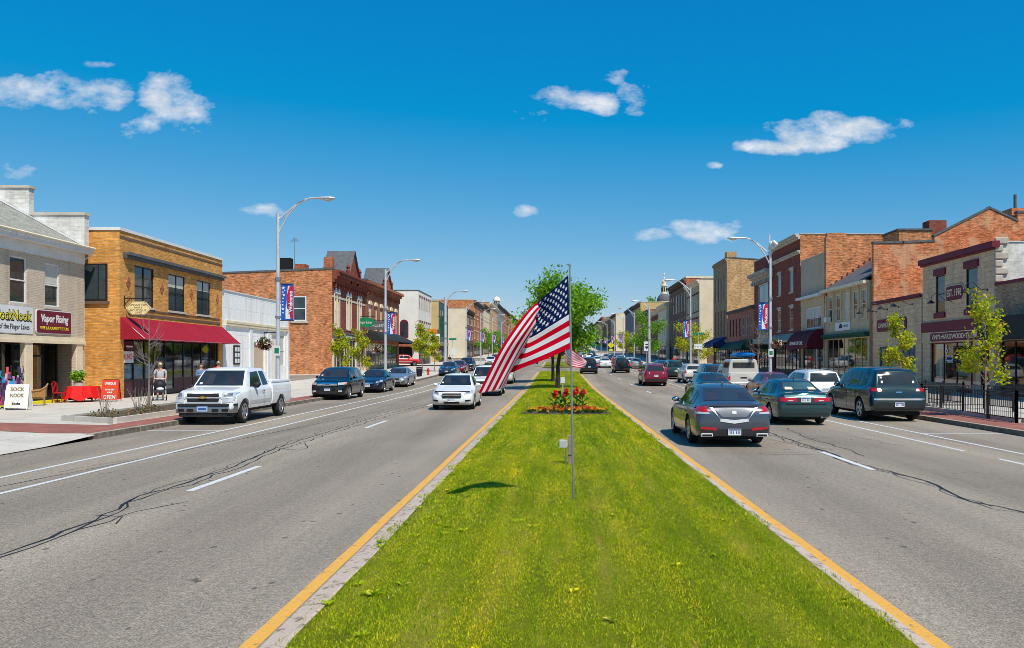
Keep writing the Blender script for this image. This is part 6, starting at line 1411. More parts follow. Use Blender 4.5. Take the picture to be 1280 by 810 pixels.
# left row
cobra('nearest street lamp on the left, rising behind the white pickup', XLAMP, 37.4, 1); banner(XLAMP, 37.4, 0, 'Welcome banner on the nearest left street lamp')
cobra('second street lamp on the left, beside the victorian brick building', XLAMP, 61, 1); banner(XLAMP, 61, 0, 'Welcome banner on the second left street lamp')
cobra('third street lamp on the left with a thick pole and traffic arm', -12.7, 94.6, 1, thick=1.9)
for i, Y in enumerate((116, 138, 163, 190, 220, 255, 292)):
    w = ['fourth', 'fifth', 'sixth', 'seventh', 'eighth', 'ninth', 'tenth'][i]
    cobra(w+' street lamp in the left row, counting from the camera', XLAMP, Y, 1); banner(XLAMP, Y, 0, 'Welcome banner on the '+w+' street lamp in the left row')
cobra('nearest street lamp on the right, with a white wireless unit at its top', XRL, 49.6, -1, dish=True); b_ = banner(XRL-.85, 49.6, 0, 'Welcome banner on the nearest right street lamp')
cobra('second street lamp on the right, by the leafy trees', XRL, 79, -1); banner(XRL-.85, 79, 0, 'Welcome banner on the second right street lamp')
cobra('third street lamp on the right with a thick white pole', XRL, 114, -1, thick=1.9)
for i, Y in enumerate((136, 158, 182, 208, 236, 268)):
    w = ['fourth', 'fifth', 'sixth', 'seventh', 'eighth', 'ninth'][i]
    cobra(w+' street lamp in the right row, counting from the camera', XRL, Y, -1); banner(XRL-.85, Y, 0, 'Welcome banner on the '+w+' street lamp in the right row')

def sign_post(x, y, parts, label, H, name='street_sign', cat='sign'):
    o = empty(name, (x, y, gz(y)+(.15 if abs(x) > 12 else .1)), 0, label, cat); MB().tube([(0, 0, 0), (0, 0, H)], .035, 6).build('post', M['lamp_steel'], o)
    for shape, w, h, z, m, dx in parts:
        b = MB()
        if shape == 'd': b.prism([(dx, z-w/1.41), (dx+w/1.41, z), (dx, z+w/1.41), (dx-w/1.41, z)], -.07, -.05, 'y')
        else: b.box(dx-w/2, dx+w/2, -.07, -.05, z-h/2, z+h/2)
        b.build('sign_board', M[m], o)
    return o
def person_glyph(o, z, k=1):
    MB().ball((.02, -.075, z+.22*k), (.05*k, .004, .05*k)).prism([(-.04*k, z-.02*k), (.05*k, z-.02*k), (.07*k, z+.15*k), (-.02*k, z+.16*k)], -.079, -.072, 'y').prism([(-.02*k, z), (-.12*k, z-.24*k), (-.07*k, z-.24*k), (.02*k, z-.02*k)], -.079, -.072, 'y').prism([(.02*k, z), (.1*k, z-.24*k), (.15*k, z-.24*k), (.06*k, z-.02*k)], -.079, -.072, 'y').build('pictogram', M['ink'], o)
o = sign_post(9.9*1.32, 196, [('d', 1.1, 0, 3.3, 'yellow_sign', 0), ('r', .8, .45, 2.2, 'yellow_sign', 0)], 'yellow diamond pedestrian sign with small plate below, on the right', 3.9); person_glyph(o, 3.3, 1.4)
o = sign_post(-.1+2.4, 110.5, [('d', .75, 0, 2.6, 'yellow_sign', 0)], 'yellow diamond pedestrian sign at the far end of the median', 3.1); person_glyph(o, 2.6)
o = sign_post(13.2, 76.5, [('r', .5, .2, 4.1, 'green_sign', -.28), ('r', .5, .2, 4.1, 'green_sign', .3), ('r', .75, .45, 2.9, 'white_metal', 0)], 'green street name plates over a white ONE WAY style sign on the right', 4.3); lettering('P ← →', .24, M['green_sign'], o, 0, 2.9, y=-.075, extrude=.002, width=.6)
o = sign_post(13.2, 120, [('r', .8, 1.4, 3.0, 'white_metal', 0)], 'white rectangular route sign with black marks on the far right', 3.8); MB().prism([(-.2, 2.75), (0, 2.6), (.2, 2.75), (.2, 3.0), (-.2, 3.0)], -.078, -.072, 'y').box(-.2, .2, -.078, -.072, 3.2, 3.35).build('pictogram', M['ink'], o)
o = sign_post(-13.3, 106, [('r', 1.0, .25, 3.9, 'green_sign', 0), ('r', .7, .9, 2.3, 'white_metal', .2)], 'green street name sign at the first cross street on the left', 3.9)
MBp = M['white_metal']
# parking plates on the lamp columns
for x, y, lab in ((XLAMP, 37.28, 'left'), (XRL, 49.48, 'right')):
    o = empty('parking_sign', (x, y, gz(y)+2.3), 0, 'small white and green parking plate strapped to the nearest '+lab+' street lamp', 'sign'); MB().box(-.15, .15, -.05, -.035, 0, .45).build('plate', M['white_metal'], o); MB().box(-.1, .1, -.055, -.051, .1, .35).build('panel', M['green_sign'], o)
# hanging flower baskets
M['flower_red'] = leafmat('flower_red', [(.7, .01, .02), (.8, .03, .01), (.6, .0, .03)], .2); M['flower_yellow'] = leafmat('flower_yellow', [(.85, .5, .02), (.8, .3, .01), (.85, .6, .05)], .2)
M['flower_mix'] = leafmat('flower_mix', [(.7, .02, .03), (.75, .75, .7), (.5, .02, .2), (.8, .3, .02), (.05, .15, .02)], .2); M['leaf_dark'] = leafmat('leaf_dark', [(.02, .06, .01), (.04, .11, .02), (.07, .16, .03)])
M['leaf_mid'] = leafmat('leaf_mid', [(.07, .2, .01), (.14, .34, .012), (.24, .46, .018), (.34, .54, .03)], .4); M['leaf_lime'] = leafmat('leaf_lime', [(.2, .32, .01), (.38, .48, .012), (.55, .56, .015), (.6, .36, .02)], .4)
M['leaf_canna'] = leafmat('leaf_canna', [(.02, .1, .01), (.035, .13, .015), (.06, .18, .03)], .3)
def leaf_cloud(name, centers, radii, n, size, m, parent, seed=0, gap=0, flat=.6, up=0):
    """many small leaves spread through lumpy clumps"""
    rng = np.random.default_rng(seed); centers = np.array(centers, float); radii = np.array(radii, float); w = radii.prod(1)**.75 if radii.ndim > 1 else radii**2.2; w = w/w.sum()
    idx = rng.choice(len(centers), n, p=w); d = rng.normal(size=(n, 3)); d /= np.linalg.norm(d, axis=1)[:, None]; r = rng.random(n)**.42
    rad = radii[idx] if radii.ndim > 1 else radii[idx][:, None]; P = centers[idx]+d*r[:, None]*rad
    nrm = rng.normal(size=(n, 3))+d*.7+np.array([0, 0, .5+up]); nrm /= np.linalg.norm(nrm, axis=1)[:, None]
    t = np.cross(nrm, rng.normal(size=(n, 3))); t /= np.linalg.norm(t, axis=1)[:, None]; u = np.cross(nrm, t); s = (size*rng.uniform(.55, 1.25, n))[:, None]
    V = np.stack([P-t*s*.5, P+u*s*flat*.5, P+t*s*.55, P-u*s*flat*.5], 1).reshape(-1, 3)
    me = bpy.data.meshes.new(name); me.vertices.add(4*n); me.vertices.foreach_set('co', V.ravel()); me.loops.add(4*n); me.loops.foreach_set('vertex_index', np.arange(4*n, dtype=np.int32)); me.polygons.add(n); me.polygons.foreach_set('loop_start', np.arange(0, 4*n, 4, dtype=np.int32)); me.update(calc_edges=True)
    return link_mesh(name, me, parent, m)
def basket(x, y, z, label, size=.33):
    o = empty('hanging_basket', (x, y, z), 0, label, 'hanging basket'); MB().lathe([(.02, -.28), (.16, -.22), (.24, 0)], 12).build('basket', M['dark'], o); MB().tube([(-.0, 0, 0), (0, 0, .5)], .01, 4).tube([(-.2, 0, 0), (0, 0, .45), (.2, 0, 0)], .008, 4).tube([(0, 0, .5), (.55, 0, .5)], .02, 5).build('bracket', M['black_metal'], o)
    leaf_cloud('foliage', [(0, 0, 0), (.15, 0, -.05), (-.18, .05, -.08), (0, -.1, .1)], [size, size*.7, size*.7, size*.6], 700, .09, M['leaf_dark'], o, 3); leaf_cloud('flowers', [(0, 0, 0), (.2, -.05, -.1), (-.18, -.08, -.08), (0, -.12, .12)], [size*1.05, size*.7, size*.7, size*.6], 260, .09, M['flower_mix'], o, 4, flat=.9)
basket(XLAMP-.62, 37.4, 2.85, 'flower basket with red and yellow blooms on the nearest left street lamp'); b2 = basket(-13.2, 61, 2.9, 'flower basket on the second left street lamp'); basket(XRL+.35, 49.6, 3.1, 'flower basket of pink and white blooms on the nearest right street lamp')

# ---- flags
def flagmat():
    m, t, b = newmat('stars_and_stripes'); uv = t.new('ShaderNodeUVMap').outputs[0]; sp = t.new('ShaderNodeSeparateXYZ', {0: uv}); u, v = sp.outputs[0], sp.outputs[1]
    par = t.math('MODULO', t.math('FLOOR', t.math('MULTIPLY', v, 13)), 2)          # v = 0 top; even stripes are red
    stripe = t.mix(par, (.60, .004, .022, 1), (.74, .74, .76, 1))
    incan = t.math('MULTIPLY', t.math('LESS_THAN', u, .4), t.math('LESS_THAN', v, 7/13))
    cu, cv = t.math('DIVIDE', u, .4), t.math('DIVIDE', v, 7/13)
    fx = t.math('MULTIPLY', cu, 6); fy = t.math('MULTIPLY', cv, 5)   # staggered stars: two interleaved grids
    def stars(ox, oy, nx, ny):
        X = t.math('SUBTRACT', t.math('FRACT', t.math('ADD', fx, ox)), .5); Yy = t.math('SUBTRACT', t.math('FRACT', t.math('ADD', fy, oy)), .5)
        r = t.math('SQRT', t.math('ADD', t.math('POWER', t.math('MULTIPLY', X, 1.0), 2), t.math('POWER', t.math('MULTIPLY', Yy, 1.0), 2)))
        ang = t.math('ARCTAN2', X, t.math('MULTIPLY', Yy, -1)); q = t.math('ABSOLUTE', t.math('SUBTRACT', t.math('FRACT', t.math('ADD', t.math('DIVIDE', ang, 2*PI/5), .5)), .5))
        lim = t.math('MULTIPLY_ADD', q, -.34, .27)
        return t.math('LESS_THAN', r, lim)
    st = stars(0, 0, 6, 5); st2 = t.math('MULTIPLY', stars(.5, .5, 5, 4), t.math('MULTIPLY', t.math('MULTIPLY', t.math('GREATER_THAN', fx, .5), t.math('LESS_THAN', fx, 5.5)), t.math('MULTIPLY', t.math('GREATER_THAN', fy, .5), t.math('LESS_THAN', fy, 4.5))))
    can = t.mix(t.math('MAXIMUM', st, st2), (.008, .018, .09, 1), (.74, .74, .76, 1))
    col = t.mix(incan, stripe, can)
    m2 = m.node_tree; t.n.remove(b); d = t.new('ShaderNodeBsdfDiffuse', {0: col}); tl = t.new('ShaderNodeBsdfTranslucent', {0: col}); mx = t.new('ShaderNodeMixShader', {0: .3, 1: d.outputs[0], 2: tl.outputs[0]})
    out = [n for n in t.n if n.type == 'OUTPUT_MATERIAL'][0]; t.l.new(mx.outputs[0], out.inputs[0]); return m
M['flag'] = flagmat()
def cloth(name, us, vs, grid, parent, NU=72, NV=44, ripple=.008):
    """grid[i][j] = point for us[i], vs[j]; smooth interpolation"""
    G = np.array(grid, float)
    def cr(ts, P, x):
        i = int(np.clip(np.searchsorted(ts, x)-1, 0, len(ts)-2)); h = ts[i+1]-ts[i]; f = (x-ts[i])/h
        m0 = (P[i+1]-P[i-1])/(ts[i+1]-ts[i-1])*h if i > 0 else (P[1]-P[0]); m1 = (P[i+2]-P[i])/(ts[i+2]-ts[i])*h if i < len(ts)-2 else (P[-1]-P[-2])
        return (2*f**3-3*f*f+1)*P[i]+(f**3-2*f*f+f)*m0+(-2*f**3+3*f*f)*P[i+1]+(f**3-f*f)*m1
    me = bpy.data.meshes.new(name); V = []; UV = []
    for j in range(NV+1):
        v = j/NV; row = np.array([cr(vs, G[i], v) for i in range(len(us))])
        for i in range(NU+1):
            u = i/NU; p = cr(us, row, u); p = p+np.array([0, ripple*math.sin(u*22+v*5)*min(1, u*4)+ripple*.6*math.sin(v*17+u*9), 0]); V.append(tuple(p)); UV.append((u, v))
    F_ = [(j*(NU+1)+i, j*(NU+1)+i+1, (j+1)*(NU+1)+i+1, (j+1)*(NU+1)+i) for j in range(NV) for i in range(NU)]
    me.from_pydata(V, [], F_); l = me.uv_layers.new(name='UVMap')
    for poly in me.polygons:
        poly.use_smooth = True
        for li in poly.loop_indices: l.data[li].uv = UV[me.loops[li].vertex_index]
    return link_mesh(name, me, parent, M['flag'])
YF = 11.65; o = empty('flagpole', (.247, YF, .1), 0, 'slim grey pole standing in the grass and flying the large flag', 'flagpole')
top = ((712-CX)*YF/F-.247, 0, height(331, YF)-.1)
MB().tube([(0, 0, -.1), (top[0]*.5, 0, top[2]*.5), top], [.017, .015, .013], 10).build('pole', M['steel'], o, smooth=True); MB().ball(top, .02).build('cap', M['steel'], o)
fo = empty('flag', (.2, YF, 3.3), 0, 'large stars and stripes flag blowing to the left from the slim pole on the median', 'flag')
def fp(zx, zy, d): 
    px, py = 580+zx/2.531, 320+zy/2.531; Y = YF+d; return ((px-CX)*YF/F-.2, d, height(py, YF)-3.3)
us = [0, .2, .37, .47, .6, .78, 1]; vs = [0, .25, .5, 1]
g = [[fp(330, 60, -.02), fp(331, 118, -.02), fp(332, 176, -.02), fp(336, 292, -.02)],
     [fp(283, 104, -.02), fp(283, 152, .03), fp(275, 212, .02), fp(262, 325, -.03)],
     [fp(241, 140, -.05), fp(236, 182, .07), fp(210, 250, .12), fp(190, 352, .04)],
     [fp(213, 165, -.13), fp(237, 172, -.12), fp(205, 235, .06), fp(158, 366, .12)],
     [fp(172, 214, -.21), fp(206, 214, -.22), fp(226, 218, -.12), fp(146, 370, .15)],
     [fp(113, 306, -.25), fp(148, 300, -.24), fp(176, 300, -.13), fp(140, 380, .12)],
     [fp(50, 432, -.22), fp(82, 427, -.20), fp(113, 420, -.14), fp(134, 408, .05)]]
cloth('cloth', us, vs, g, fo)
# smaller flag further along
def smallflag(x, y, label, k=1.0, mirror=1):
    o = empty('flagpole', (x, y, gz(y)+.1), 0, 'thin pole in the median flying '+label, 'flagpole'); MB().tube([(0, 0, -.1), (0, 0, 3.2)], .016, 7).build('pole', M['steel'], o)
    f = empty('flag', (x, y, gz(y)+3.15), 0, label, 'flag')
    g = [[(0, 0, 0), (0, 0, -.45*k), (0, 0, -.92*k)], [(mirror*.25*k, .06, -.35*k), (mirror*.22*k, -.08, -.75*k), (mirror*.15*k, .1, -1.15*k)], [(mirror*.6*k, 0, -.62*k), (mirror*.55*k, .1, -.95*k), (mirror*.45*k, -.1, -1.25*k)], [(mirror*1.0*k, .1, -.95*k), (mirror*.98*k, -.1, -1.1*k), (mirror*.9*k, 0, -1.3*k)]]
    cloth('cloth', [0, .35, .7, 1], [0, .5, 1], g, f, 30, 20)
smallflag(.5, 44.5, 'small drooping flag just right of the tree trunks', 1.15, 1)
smallflag(-.3, 78, 'distant small flag left of the tree trunks', 1, -1)
# utility stake with meter box
x, y = (713-CX)*15.7/F, 15.7
o = empty('utility_post', (x, y, .1), 0, 'weathered wooden stub post with a grey meter box, in the grass behind the large flag', 'post')
MB().box(-.045, .045, -.045, .045, -.1, .56).build('post', M['wood'], o, bevel=.008); MB().box(-.21, -.07, -.05, .05, .33, .48).box(-.08, -.045, -.03, .03, .36, .44).build('meter_box', M['lamp_steel'], o, bevel=.008); MB().tube([(-.09, 0, .35), (-.085, 0, 0), (-.085, 0, -.05)], .012, 6).build('conduit', M['steel'], o)
MB().box(-.05, .05, -.05, .05, .18, .2).build('strap', M['black_plastic'], o)

# ---- left pavement things
def aboard(name, x, y, w, h, m, label, txt, rz=.0, legs=M['white']):
    o = empty(name, (x, y, .153), rz, label, 'sign'); a = .22
    for s, m_ in ((-1, m), (1, m)):
        b = MB(); t = .02
        b.add([(-w/2, s*a, .08), (w/2, s*a, .08), (w/2*.96, s*.03, h), (-w/2*.96, s*.03, h), (-w/2, s*(a+t), .08), (w/2, s*(a+t), .08), (w/2*.96, s*(.03+t), h), (-w/2*.96, s*(.03+t), h)], [(0, 1, 2, 3), (4, 7, 6, 5), (0, 4, 5, 1), (1, 5, 6, 2), (2, 6, 7, 3), (3, 7, 4, 0)])
        b.build('panel', m_, o)
    b = MB()
    for sx in (-1, 1):
        for s in (-1, 1): b.tube([(sx*w*.47, s*(a+.02), 0), (sx*w*.45, s*.03, h)], .016, 5)
    b.tube([(-w/2*.9, 0, h), (w/2*.9, 0, h)], .02, 5); b.build('frame', legs, o)
    ang = math.atan2(a-.03, h-.08)
    for (s_, size, mm, z, wd) in txt:
        l = lettering(s_, size, mm, o, 0, 0, y=0, extrude=.002, width=wd, bold=.006)
        yy = -(a+.024)+(z-.08)*math.tan(ang)
        l.rotation_euler = (-ang, 0, 0); l.location = (0, yy, z)
    return o
aboard('sandwich_board', -21.0, 32.2, .85, .98, M['white'], 'white sandwich board reading SOCK NOOK standing before the sock shop', [('SOCK', .2, M['gold'], .80, .5), ('NOOK', .2, M['gold'], .56, .5), ('Socks', .12, M['ink'], .25, .3)], .15)
aboard('sandwich_board', -21.0, 38.9, .75, 1.02, mat('orange_red', (.66, .06, .02), .6, var=.1), 'orange red sandwich board reading OPEN at the corner of the golden brick shop', [('OPEN', .24, M['white'], .2, .55), ('UNIQUE', .16, M['white'], .84, .5), ('TOY & GIFT', .09, M['white'], .55, .42), ('SHOP', .09, M['white'], .42, .25)], .1, M['black_metal'])
# sock display: a rack with coloured socks
o = empty('sock_rack', (-21.75, 32.9, .153), 0, 'rack crowded with colourful socks outside the sock shop', 'rack')
MB().tube([(0, 0, 0), (0, 0, 1.75)], .03, 6).tube([(-.4, 0, .05), (.4, 0, .05)], .03, 5).tube([(0, -.4, .05), (0, .4, .05)], .03, 5).build('frame', M['black_metal'], o)
def sockmat():
    m, t, b = newmat('sock_cloth'); g = t.new('ShaderNodeNewGeometry'); col = t.ramp(g.outputs['Random Per Island'], [(0, (.05, .03, .1, 1)), (.2, (.6, .05, .08, 1)), (.32, (.03, .25, .5, 1)), (.45, (.65, .6, .65, 1)), (.6, (.02, .02, .04, 1)), (.75, (.5, .1, .35, 1)), (.85, (.1, .05, .2, 1)), (.93, (.7, .68, .7, 1))], 'CONSTANT'); t.l.new(col, b.inputs['Base Color']); return m
sk = MB()
for i in range(90):
    a = random.uniform(0, 2*PI); z = random.uniform(.35, 1.75); r = .34+random.uniform(-.05, .08); x, y = r*math.cos(a), r*math.sin(a); w = .045
    dx, dy = -math.sin(a)*w, math.cos(a)*w; ox, oy = math.cos(a)*.03, math.sin(a)*.03; h = random.uniform(.2, .32)
    sk.add([(x-dx, y-dy, z), (x+dx, y+dy, z), (x+dx+ox, y+dy+oy, z-h), (x-dx+ox, y-dy+oy, z-h), (x-dx+ox+dx*3.2, y-dy+oy+dy*3.2, z-h-.04), (x-dx+ox+dx*3.2, y-dy+oy+dy*3.2, z-h+.05), (x+dx+ox, y+dy+oy, z-h+.06)], [(0, 1, 6, 2, 3), (2, 6, 5, 4)])
sk.build('socks', sockmat(), o)
def chair(x, y, rz, kind, label):
    o = empty('wicker_armchair' if kind == 'w' else 'bistro_chair', (x, y, .153), rz, label, 'chair')
    if kind == 'w':
        m = M['wicker']; MB().box(-.27, .27, -.25, .28, .3, .42).build('seat', m, o, bevel=.04)
        bk = MB(); 
        for i in range(13):
            a = -.25*PI+1.5*PI*i/12; 
        pts = [(-.33, -.28, .62), (-.34, .1, .66), (-.28, .3, .8), (0, .36, .92), (.28, .3, .8), (.34, .1, .66), (.33, -.28, .62)]
        for i in range(6):
            p, q = pts[i], pts[i+1]; bk.add([p, q, (q[0]*.9, q[1]*.9, .36), (p[0]*.9, p[1]*.9, .36)], [(0, 1, 2, 3)])
        bk.tube(pts, .035, 8); bk.build('backrest', m, o, smooth=True)
        for sx in (-1, 1):
            for sy in (-1, 1): MB().tube([(sx*.25, sy*.24, 0), (sx*.26, sy*.24, .32)], .03, 7).build('leg', m, o)
    else:
        m = mat('red_wood', (.42, .015, .02), .5, var=.15) if 'red_wood' not in M else M['red_wood']; M['red_wood'] = m
        MB().box(-.2, .2, -.2, .2, .43, .47).build('seat', m, o)
        b = MB(); b.tube([(-.19, .19, .45), (-.19, .25, .9), (0, .27, .98), (.19, .25, .9), (.19, .19, .45)], .018, 6)
        for k in (-.1, 0, .1): b.tube([(k, .2, .47), (k, .26, .95)], .012, 5)
        b.build('backrest', m, o)
        for sx in (-1, 1):
            for sy in (-1, 1): MB().tube([(sx*.2, sy*.22, 0), (sx*.18, sy*.18, .45)], .018, 6).build('leg', m, o)
    return o
chair(-22.2, 35.3, R(-60), 'w', 'wicker armchair on the pavement under the maroon Vapor Rising sign'); chair(-22.65, 37.6, R(90), 'b', 'dark red slatted chair left of the red draped table'); chair(-22.3, 40.2, R(-80), 'b', 'dark red chair right of the red draped table')
o = empty('cafe_table', (-22.2, 38.7, .153), 0, 'low table draped with a bright red cloth beside the golden brick corner', 'table')
MB().lathe([(.5, .68), (.5, .7), (0, .7)], 20).build('table_top', M['wood'], o)
for a in (0, 1, 2, 3): MB().tube([(.35*math.cos(a*PI/2+.7), .35*math.sin(a*PI/2+.7), 0), (.3*math.cos(a*PI/2+.7), .3*math.sin(a*PI/2+.7), .68)], .02, 6).build('leg', M['black_metal'], o)
cl = MB(); K = 40
cl.add([(0, 0, .715)]+[(.53*math.cos(2*PI*i/K), .53*math.sin(2*PI*i/K), .71) for i in range(K)]+[((.60+.05*math.sin(i*1.9))*math.cos(2*PI*i/K), (.60+.05*math.sin(i*1.9))*math.sin(2*PI*i/K), .14+.08*math.sin(i*.9)) for i in range(K)],
       [(0, 1+i, 1+(i+1) % K) for i in range(K)]+[(1+i, 1+K+i, 1+K+(i+1) % K, 1+(i+1) % K) for i in range(K)])
c_ = cl.build('tablecloth', M['red'], None, smooth=True); c_.location = (-22.2, 38.7, .153); c_.scale = (1.15, 1.7, 1); tag(c_, 'bright red cloth draped over the low table', 'tablecloth')
o = empty('potted_plant', (-22.95, 39.6, .153), 0, 'leafy plant in a tall pot between the table and the golden brick corner', 'plant'); MB().lathe([(.0, 0), (.17, 0), (.22, .5), (.2, .85), (.24, .9), (0, .88)], 14).build('pot', M['concrete_trim'], o, smooth=True); leaf_cloud('foliage', [(0, 0, 1.15), (.15, 0, 1.25), (-.18, .05, 1.2)], [.3, .22, .25], 420, .13, M['leaf_mid'], o, 8)
tag(MB().box(-23.3, -22.9, 33.5, 38.5, .15, .27).build('ramp_edge', M['yellow_sign']), 'yellow painted step edge along the sock shop front', 'step')
# planting bed on the left walk
o = empty('planter', (-15.3, 25.2, .15), 0, 'long raised concrete planting bed beside the left pavement', 'planter')
pb = [(-.55, 1.2), (1.75, 0), (1.75, 14.5), (-1.2, 14.5)]
b = MB()
for (xa, ya), (xb, yb) in zip(pb, pb[1:]+pb[:1]):
    L = math.hypot(xb-xa, yb-ya); nx, ny = (yb-ya)/L*.14, -(xb-xa)/L*.14
    b.add([(xa, ya, 0), (xb, yb, 0), (xb-nx, yb-ny, 0), (xa-nx, ya-ny, 0), (xa, ya, .17), (xb, yb, .17), (xb-nx, yb-ny, .17), (xa-nx, ya-ny, .17)], [(0, 1, 5, 4), (2, 3, 7, 6), (4, 5, 6, 7), (1, 2, 6, 5), (3, 0, 4, 7)])
b.build('planter_wall', M['sidewalk'], o); MB().add([(x, y, .1) for x, y in pb], [(0, 1, 2, 3)]).build('soil', M['soil'], o)
def twigs(x, y, h, n, seed, label, spread=.35, mm=None, flower=True):
    rnd = random.Random(seed); o = empty('dry_shrub', (x, y, .25), 0, label, 'shrub'); b = MB()
    for i in range(n):
        a = rnd.uniform(0, 2*PI); r = rnd.uniform(.3, 1)*spread; hh = h*rnd.uniform(.55, 1.05)
        b.tube([(0.05*math.cos(a), .05*math.sin(a), 0), (r*.5*math.cos(a), r*.5*math.sin(a), hh*.5), (r*math.cos(a)+rnd.uniform(-.05, .05), r*math.sin(a), hh)], [.01, .008, .005], 4, caps=False)
    b.build('twigs', M['grey_bark'], o); leaf_cloud('foliage', [(0, 0, .08), (.15, .3, .06), (-.15, -.3, .06)], [.25, .22, .22], 160, .09, leafmat('dry_leaf', [(.25, .16, .06), (.2, .12, .05), (.12, .16, .03)], .2) if 'dry' not in M else M['dry'], o, seed); return o
M['dry'] = leafmat('dry_leaf', [(.25, .16, .06), (.2, .12, .05), (.12, .16, .03), (.3, .2, .1)], .2)
for i, (x, y, h, n, s) in enumerate(((-14.6, 26.6, .95, 12, 1), (-14.3, 28.2, 1.0, 14, 2), (-14.8, 30.0, .9, 12, 3), (-14.2, 32.2, .95, 13, 4), (-14.6, 34.6, .9, 12, 5))):
    twigs(x, y, h, n, s, ['first dry leafless shrub in the planting bed, nearest the camera', 'second dry shrub in the planting bed', 'dry shrub left of the bare sapling in the planting bed', 'dry shrub right of the bare sapling in the planting bed', 'dry shrub in the planting bed beside the pickup'][i])

# ---- railing on the right
def railing(pts, label, H=.95):
    x0, y0 = pts[0]; o = empty('railing', (x0, y0, .15), 0, label, 'railing'); b = MB(); pc = MB()
    for (xa, ya), (xb, yb) in zip(pts[:-1], pts[1:]):
        L = math.hypot(xb-xa, yb-ya); n = int(L/.13); a = (xa-x0, ya-y0); c = (xb-x0, yb-y0)
        for z in (.15, H-.16, H-.03): b.tube([(*a, z), (*c, z)], .018 if z < H-.1 else .024, 5)
        for i in range(1, n): f = i/n; p = (a[0]+(c[0]-a[0])*f, a[1]+(c[1]-a[1])*f); b.tube([(*p, .15), (*p, H-.04)], .012, 4, caps=False)
        k = max(1, round(L/1.9))
        for i in range(k+1): f = i/k; p = (a[0]+(c[0]-a[0])*f, a[1]+(c[1]-a[1])*f); pc.box(p[0]-.035, p[0]+.035, p[1]-.035, p[1]+.035, 0, H+.04); pc.ball((*p, H+.07), .04, 6, 4)
    b.build('rail', M['black_metal'], o); pc.build('post', M['black_metal'], o)
railing([(17.6, 25.4), (14.2, 25.4), (14.6, 32.9), (17.2, 33.1), (17.6, 25.4)], 'black iron railing round the nearer tree pit on the right')
railing([(17.4, 35.2), (14.7, 35.2), (14.8, 40.4), (17.4, 40.6), (17.4, 35.2)], 'black iron railing farther along, behind the large teal suv')
tag(MB().box(14.35, 14.55, 25.7, 32.7, .15, .3).box(14.55, 17.3, 25.55, 25.7, .15, .3).build('kerb_edging', M['sidewalk']), 'low concrete edging at the foot of the nearer railing', 'edging')
tag(MB().box(14.3, 15.1, 33.4, 34.4, .15, .95).build('concrete_block', M['sidewalk'], bevel=.02), 'pale concrete block between the two black railings', 'block')
tag(MB().box(14.5, 14.9, 58, 60.5, .15, .75).build('newspaper_box', M['orange_brick'] if 0 else M['tan_paint'], bevel=.03), 'tan box by the kerb beyond the nearest right street lamp', 'box')

# ================================================================== TREES
def tree(name, label, x, y, H, crown, n, size, m, trunk_r=.12, barkm=None, zb=None, clear=None, group=None, nlimb=9, seed=1, cat='tree', upright=False, dens=1.25, cone=False):
    """crown: (cx, cy, z0, z1, rx, ry)"""
    rnd = random.Random(seed); o = empty(name, (x, y, gz(y)+(.15 if zb is None else zb)), 0, label, cat, group)
    cx, cy, z0, z1, rx_, ry_ = crown; b = MB(); tips = []
    b.tube([(0, 0, -.1), (rnd.uniform(-.03, .03), 0, z0*.6), (cx*.5, cy*.5, z0), (cx*.8, cy*.8, (z0+z1)/2), (cx, cy, z1-.2)], [trunk_r, trunk_r*.8, trunk_r*.68, trunk_r*.4, trunk_r*.1], 8)
    for i in range(nlimb):
        a = 2*PI*i/nlimb*1.62+rnd.uniform(-.3, .3); f = i/nlimb; zs = z0*.9+(z1-z0)*.75*f; env = (1-.72*f)*(.7 if i < 2 else 1) if cone else math.sin(PI*min(.98, .27+.66*f))**.6
        r = env*rnd.uniform(.65, 1.0); ze = min(z1, zs+(z1-z0)*rnd.uniform(.12, .3)*(2 if upright else 1)); tip = (cx+rx_*r*math.cos(a), cy+ry_*r*math.sin(a), ze)
        s = (cx*.6, cy*.6, zs); mid = ((s[0]+tip[0])/2, (s[1]+tip[1])/2, zs+(ze-zs)*.35)
        b.tube([s, mid, tip], [trunk_r*.35, trunk_r*.22, trunk_r*.06], 5); tips.append((mid, tip))
        for q in range(2): t2 = (tip[0]+rnd.uniform(-.25, .25)*rx_, tip[1]+rnd.uniform(-.25, .25)*ry_, tip[2]+rnd.uniform(-.02, .15)*(z1-z0)); b.tube([mid, t2], [trunk_r*.14, trunk_r*.04], 4, caps=False); tips.append((mid, t2))
    b.build('trunk', barkm or M['bark'], o, smooth=True)
    if n:
        C_ = []; Rr = []
        for mid, tip in tips:
            for f in (.35, .7, 1.0):
                p = [mid[k]+(tip[k]-mid[k])*f for k in range(3)]; C_.append([p[k]+rnd.uniform(-.08, .08)*rx_ for k in range(3)]); s = dens*rnd.uniform(.14, .30)*min(rx_, (z1-z0)/2); Rr.append([s*1.15, s*1.15, s*.85])
        C_.append([cx, cy, z1-.12*(z1-z0)]); Rr.append([.25*rx_]*3)
        leaf_cloud('crown', C_, Rr, n, size, m, o, seed)
    return o
M['dark_bark'] = mat('dark_bark', (.05, .04, .032), .95, var=.3, scale=6)
